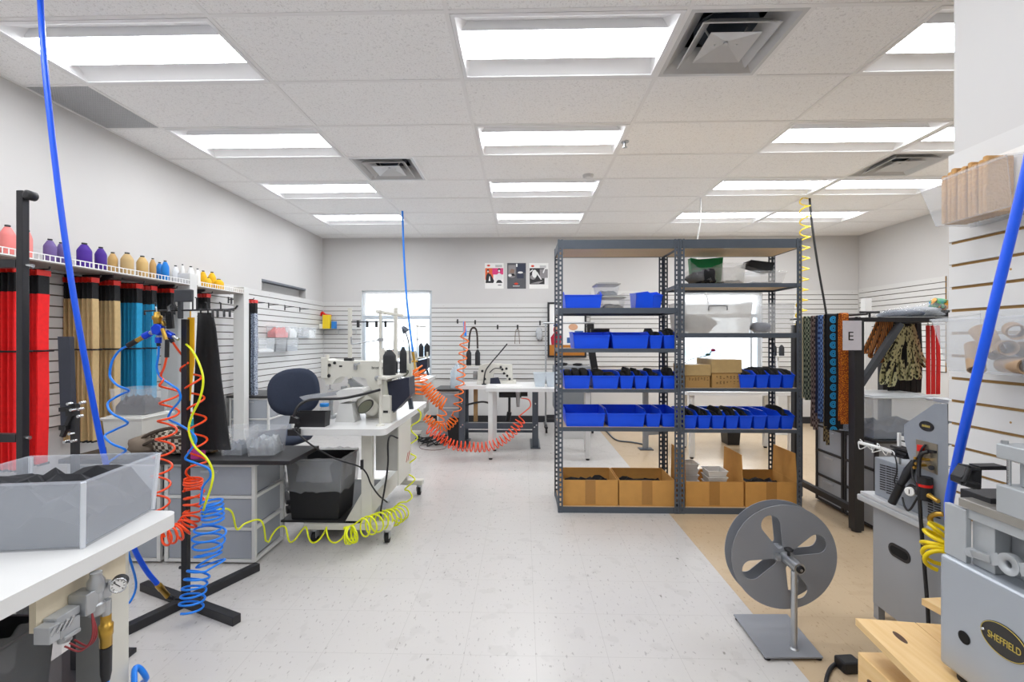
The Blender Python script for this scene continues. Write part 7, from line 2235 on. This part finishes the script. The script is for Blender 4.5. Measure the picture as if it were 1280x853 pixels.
m = M(); m.blob((c0.x + .12, 6.32, a.z + .018), .07, .05, .018, 12, 7, .2); m.build('black_glove', BLACKF, label='black cloth item lying at right on the grey hard case', cat='cloth')
a, b = PY(738, 407, 6.74), PY(748, 482, 6.74)
m = M(); m.ribbon(spline([(a.x, Yk, zt - .014), (a.x + .02, Yk, zt - .4), (b.x - .03, Yk, b.z + .1), (b.x - .03, Yk, b.z)], 5), Vector((.10, .01, 0)), .03); m.build('black_garment', BLACKF, label='long black cloth hanging at the right of the garment rail', cat='garment')
# right-hand thread holder
Yt = 6.6
p = PY(972, 445, Yt)
t = thing('thread_stand', 'white floor thread stand with two black cones near right window', 'thread stand', (p.x, Yt, 0), 'thread stands')
m = M(); m.box(p.x - .012, p.x + .012, Yt - .012, Yt + .012, .02, p.z - .012); m.box(p.x - .07, p.x - .05, Yt - .01, Yt + .01, .02, p.z - .012); m.build('pole', WHITEM, t)
m = M(); m.box(p.x - .13, p.x + .12, Yt - .1, Yt + .1, 0, .0195); m.build('base', WHITEM, t)
m = M(); m.box(p.x - .1, p.x + .09, Yt - .07, Yt + .07, p.z - .0115, p.z); m.build('spool_tray', WHITEM, t)
cone(PY(967.5, 440, Yt).x, Yt, p.z + .0005, .034, .16, 'black thread cone, left one on the white stand seen through shelving', 'black cones on the white stand')
cone(PY(977, 440, Yt).x, Yt, p.z + .0005, .034, .155, 'black thread cone, right one on the white stand seen through shelving', 'black cones on the white stand')
# flower behind the cartons
p = Vector((xs(893), SHF + .37, LVL_R[3][0]))
t = thing('artificial_flower', 'pink artificial flower on a stem behind the cartons', 'flower', p)
m = M(); m.tube(spline([(p.x - .10, p.y, p.z), (p.x - .09, p.y, p.z + .18), PY(883, 445, p.y), PY(890, 438.5, p.y)], 6), .0035, 6); m.build('stem', mat('dark_green_stem', '#33503d', .6), t)
m = M(); a = PY(885, 443.5, p.y); m.blob(a, .022, .006, .010, 10, 6); m.build('leaf', mat('dark_green_leaf', '#2f5b4b', .6), t)
m = M(); a = PY(891.5, 438, p.y); m.blob(a, .02, .012, .012, 12, 8, .08); m.build('petals', mat('pink_petals', '#d6336c', .6), t)
# slat wall hooks
for px, py in ((572, 402), (622, 409), (647, 409), (675, 404), (594, 403)):
    a = PY(px, py, YB - .02)
    m = M(); m.box(a.x - .012, a.x + .012, YB - .024, YB - .0195, a.z - .035, a.z + .035); m.cyl((a.x, YB - .024, a.z), (a.x, YB - .11, a.z + .004), .005, n=8)
    m.build('slatwall_hook', BLACKM, label='short black hook on the back slat wall above the machines', cat='hook', group='black hooks on the back slat wall')
for k, y in enumerate((4.98, 5.25, 5.47, 5.78, 6.18, 6.6)):
    m = M(); m.box(XL + .0195, XL + .024, y - .01, y + .01, 1.74, 1.81); m.cyl((XL + .024, y, 1.78), (XL + .15, y, 1.785), .005, n=8)
    m.build('slatwall_hook', BLACKM, label='short black hook in the row under the high left window', cat='hook', group='black hooks on the left slat wall')
# small bag on a back-wall hook
a = PY(674, 418, YB - .06)
m = M(); m.blob((a.x, YB - .07, a.z), .05, .03, .10, 12, 8, .18, .7); m.build('small_bag', mat('grey_net', '#b9bcc0', .6, var=.4, scale=40), label='small pale net bag hanging on the back slat wall', cat='bag')
m = M(); a = PY(646.5, 412, YB - .05); b = PY(643.5, 430, YB - .05); c_ = PY(649.5, 430, YB - .05); m.tube(spline([b, PY(644.5, 415, YB - .05), a, PY(648.5, 415, YB - .05), c_], 5), .005, 6); m.build('hanging_loop', mat('thin_brown_cord', '#8e7f72', .7), label='thin cord loop hanging on a back wall hook', cat='cord')

# left wall clear bins
def sidebin(y0, y1, z0, h, label, fill=None, fillh=.5, depth=.13):
    t = thing('wall_bin', label, 'storage bin', (XL + .09, (y0 + y1) / 2, z0), 'clear bins on the left slat wall')
    m = M(); m.tray(XL + .0205, XL + .02 + depth, y0, y1, z0, z0 + h, .002, .008, .008, .004); m.build('bin_body', mat('clear_wall_bin', '#e9edf0'), t)
    if fill:
        m = M(); m.heap(XL + .034, XL + .008 + depth, y0 + .014, y1 - .014, z0 + .004, z0 + h * fillh, 6, .4); m.build('contents', fill, t)
RB = mat('red_beads', '#e0463c', .5, var=.3, scale=50)
zA, zB = 1.36, 1.18
sidebin(5.72, 6.05, zA, .15, 'clear wall bin of red pieces, upper row on the left wall', RB, .95)
sidebin(6.07, 6.28, zA, .15, 'clear wall bin of white cards next to the red pieces', mat('white_cards', '#f1f1f0', .6), .95)
sidebin(6.30, 6.62, zA, .15, 'third clear wall bin of the upper row on the left wall', GREYSTUFF, .2)
sidebin(6.64, 6.85, zA, .15, 'clear wall bin at the corner end of the upper row', mat('white_cards', '#f1f1f0'), .8)
sidebin(5.35, 5.70, zB, .17, 'leftmost clear wall bin of the lower row on the left wall', mat('white_cards', '#f1f1f0'), .3)
sidebin(5.72, 5.98, zB, .17, 'clear wall bin of dark pieces in the lower row', DARKSTUFF, .6)
sidebin(6.00, 6.30, zB, .17, 'rightmost clear wall bin of the lower row on the left wall', GREYSTUFF, .5)
# corner shelf and its items
t = thing('wire_shelf', 'small wire shelf in the back left corner holding a yellow box', 'shelf', (-2.98, 7.28, 1.43))
m = M(); zz_ = 1.505
for k in range(7): m.cyl((XL + .03, 7.18 + k * .03, zz_), (-2.70, 7.18 + k * .03, zz_), .004, n=6)
for x in (XL + .03, -3.0, -2.71): m.cyl((x, 7.17, zz_ - .006), (x, 7.385, zz_ - .006), .004, n=6); m.bar((x, 7.385, zz_ - .006), (x, 7.385, zz_ - .09), .006, .006)
m.build('wires', STEEL, t)
def corner(px, w, top, bot, Y, col, label, cat, nm):
    a, b = PY(px - w / 2, top, Y), PY(px + w / 2, bot, Y)
    m = M(); m.box(a.x, b.x, Y - .03, Y + .04, 1.5095, a.z); m.build(nm, col, label=label, cat=cat, bevel=.006)
corner(408.5, 9, 394, 411, 7.26, mat('yellow_box', '#f0d021', .5), 'bright yellow box on the small corner shelf', 'box', 'yellow_box')
corner(417.5, 5, 402, 411, 7.28, mat('blue_pack', '#2a7fcc', .5), 'small blue pack right of the yellow box in the corner', 'box', 'blue_box')
corner(401.5, 4, 405, 411, 7.24, mat('white_tape', '#e6e4d6', .5), 'small white roll left of the yellow corner box', 'roll', 'tape_roll')
corner(393, 7, 404, 411, 7.25, mat('grey_tin', '#b9bbb8', .5), 'small grey tin on the left of the corner shelf', 'tin', 'grey_tin')
a = PY(403, 392.5, 7.3)
m = M(); m.tube(spline([PY(400.5, 395, 7.3), PY(403, 391, 7.3), PY(406, 393.5, 7.3), PY(409, 394.5, 7.3), PY(414, 395, 7.3)], 5), .02, 8); m.build('red_strap', REDP, label='small red strap hanging over the yellow corner box', cat='strap')
# drawers under the left wall bins
drawer_unit('white-framed drawer unit standing against left wall behind the office chair', -3.22, -2.78, 4.95, 5.5, .01, .70, 3, fill=GREYSTUFF)
m = M(); m.box(-3.24, -2.75, 4.93, 5.52, .7005, .722); m.build('black_desktop', mat('black_laminate', '#2c2b2d'), label='black top lying on the drawers by the left wall', cat='desktop')
# ================================================================== OUTSIDE THE WINDOWS
CARB = mat('pale_car_paint', '#b9cbd8', .3, .2, var=.02)
def car(x, y, label, paint):
    t = thing('parked_car', label, 'car', (x, y, -.3), 'parked cars outside')
    prof = [(-2.1, .35), (-2.15, .75), (-1.9, .95), (-1.15, 1.02), (-.55, 1.45), (.75, 1.47), (1.4, 1.05), (2.0, .98), (2.15, .7), (2.1, .35)]
    m = M(); m.prism([(x + a, y, -.3 + z) for a, z in prof], (0, 1.7, 0)); m.build('car_body', paint, t, bevel=.06)
    m = M(); m.prism([(x + a, y - .01, -.3 + z) for a, z in ((-1.0, 1.05), (-.5, 1.38), (.05, 1.40), (.05, 1.05))], (0, .008, 0)); m.prism([(x + a, y - .01, -.3 + z) for a, z in ((.12, 1.05), (.12, 1.40), (.7, 1.40), (1.2, 1.05))], (0, .008, 0)); m.build('side_window', mat('car_glass', '#6b7f8c', .1), t)
    for a in (-1.35, 1.35):
        m = M(); m.cyl((x + a, y - .03, .02), (x + a, y + .2, .02), .32, n=24); m.build('wheel', RUBBER, t)
car(-3.5, 15.0, 'pale blue car parked outside the back left window', CARB)
car(5.6, 15.5, 'pale car parked outside the right window', mat('white_car_paint', '#d7dcdf', .3, .1))
m = M()
m.box(-14, 14, 24, 24.3, -.3, 3.2)
m.build('outside_building', mat('pale_building', '#d9dad8', .8, var=.03), label='low pale building across the parking lot outside', cat='building')
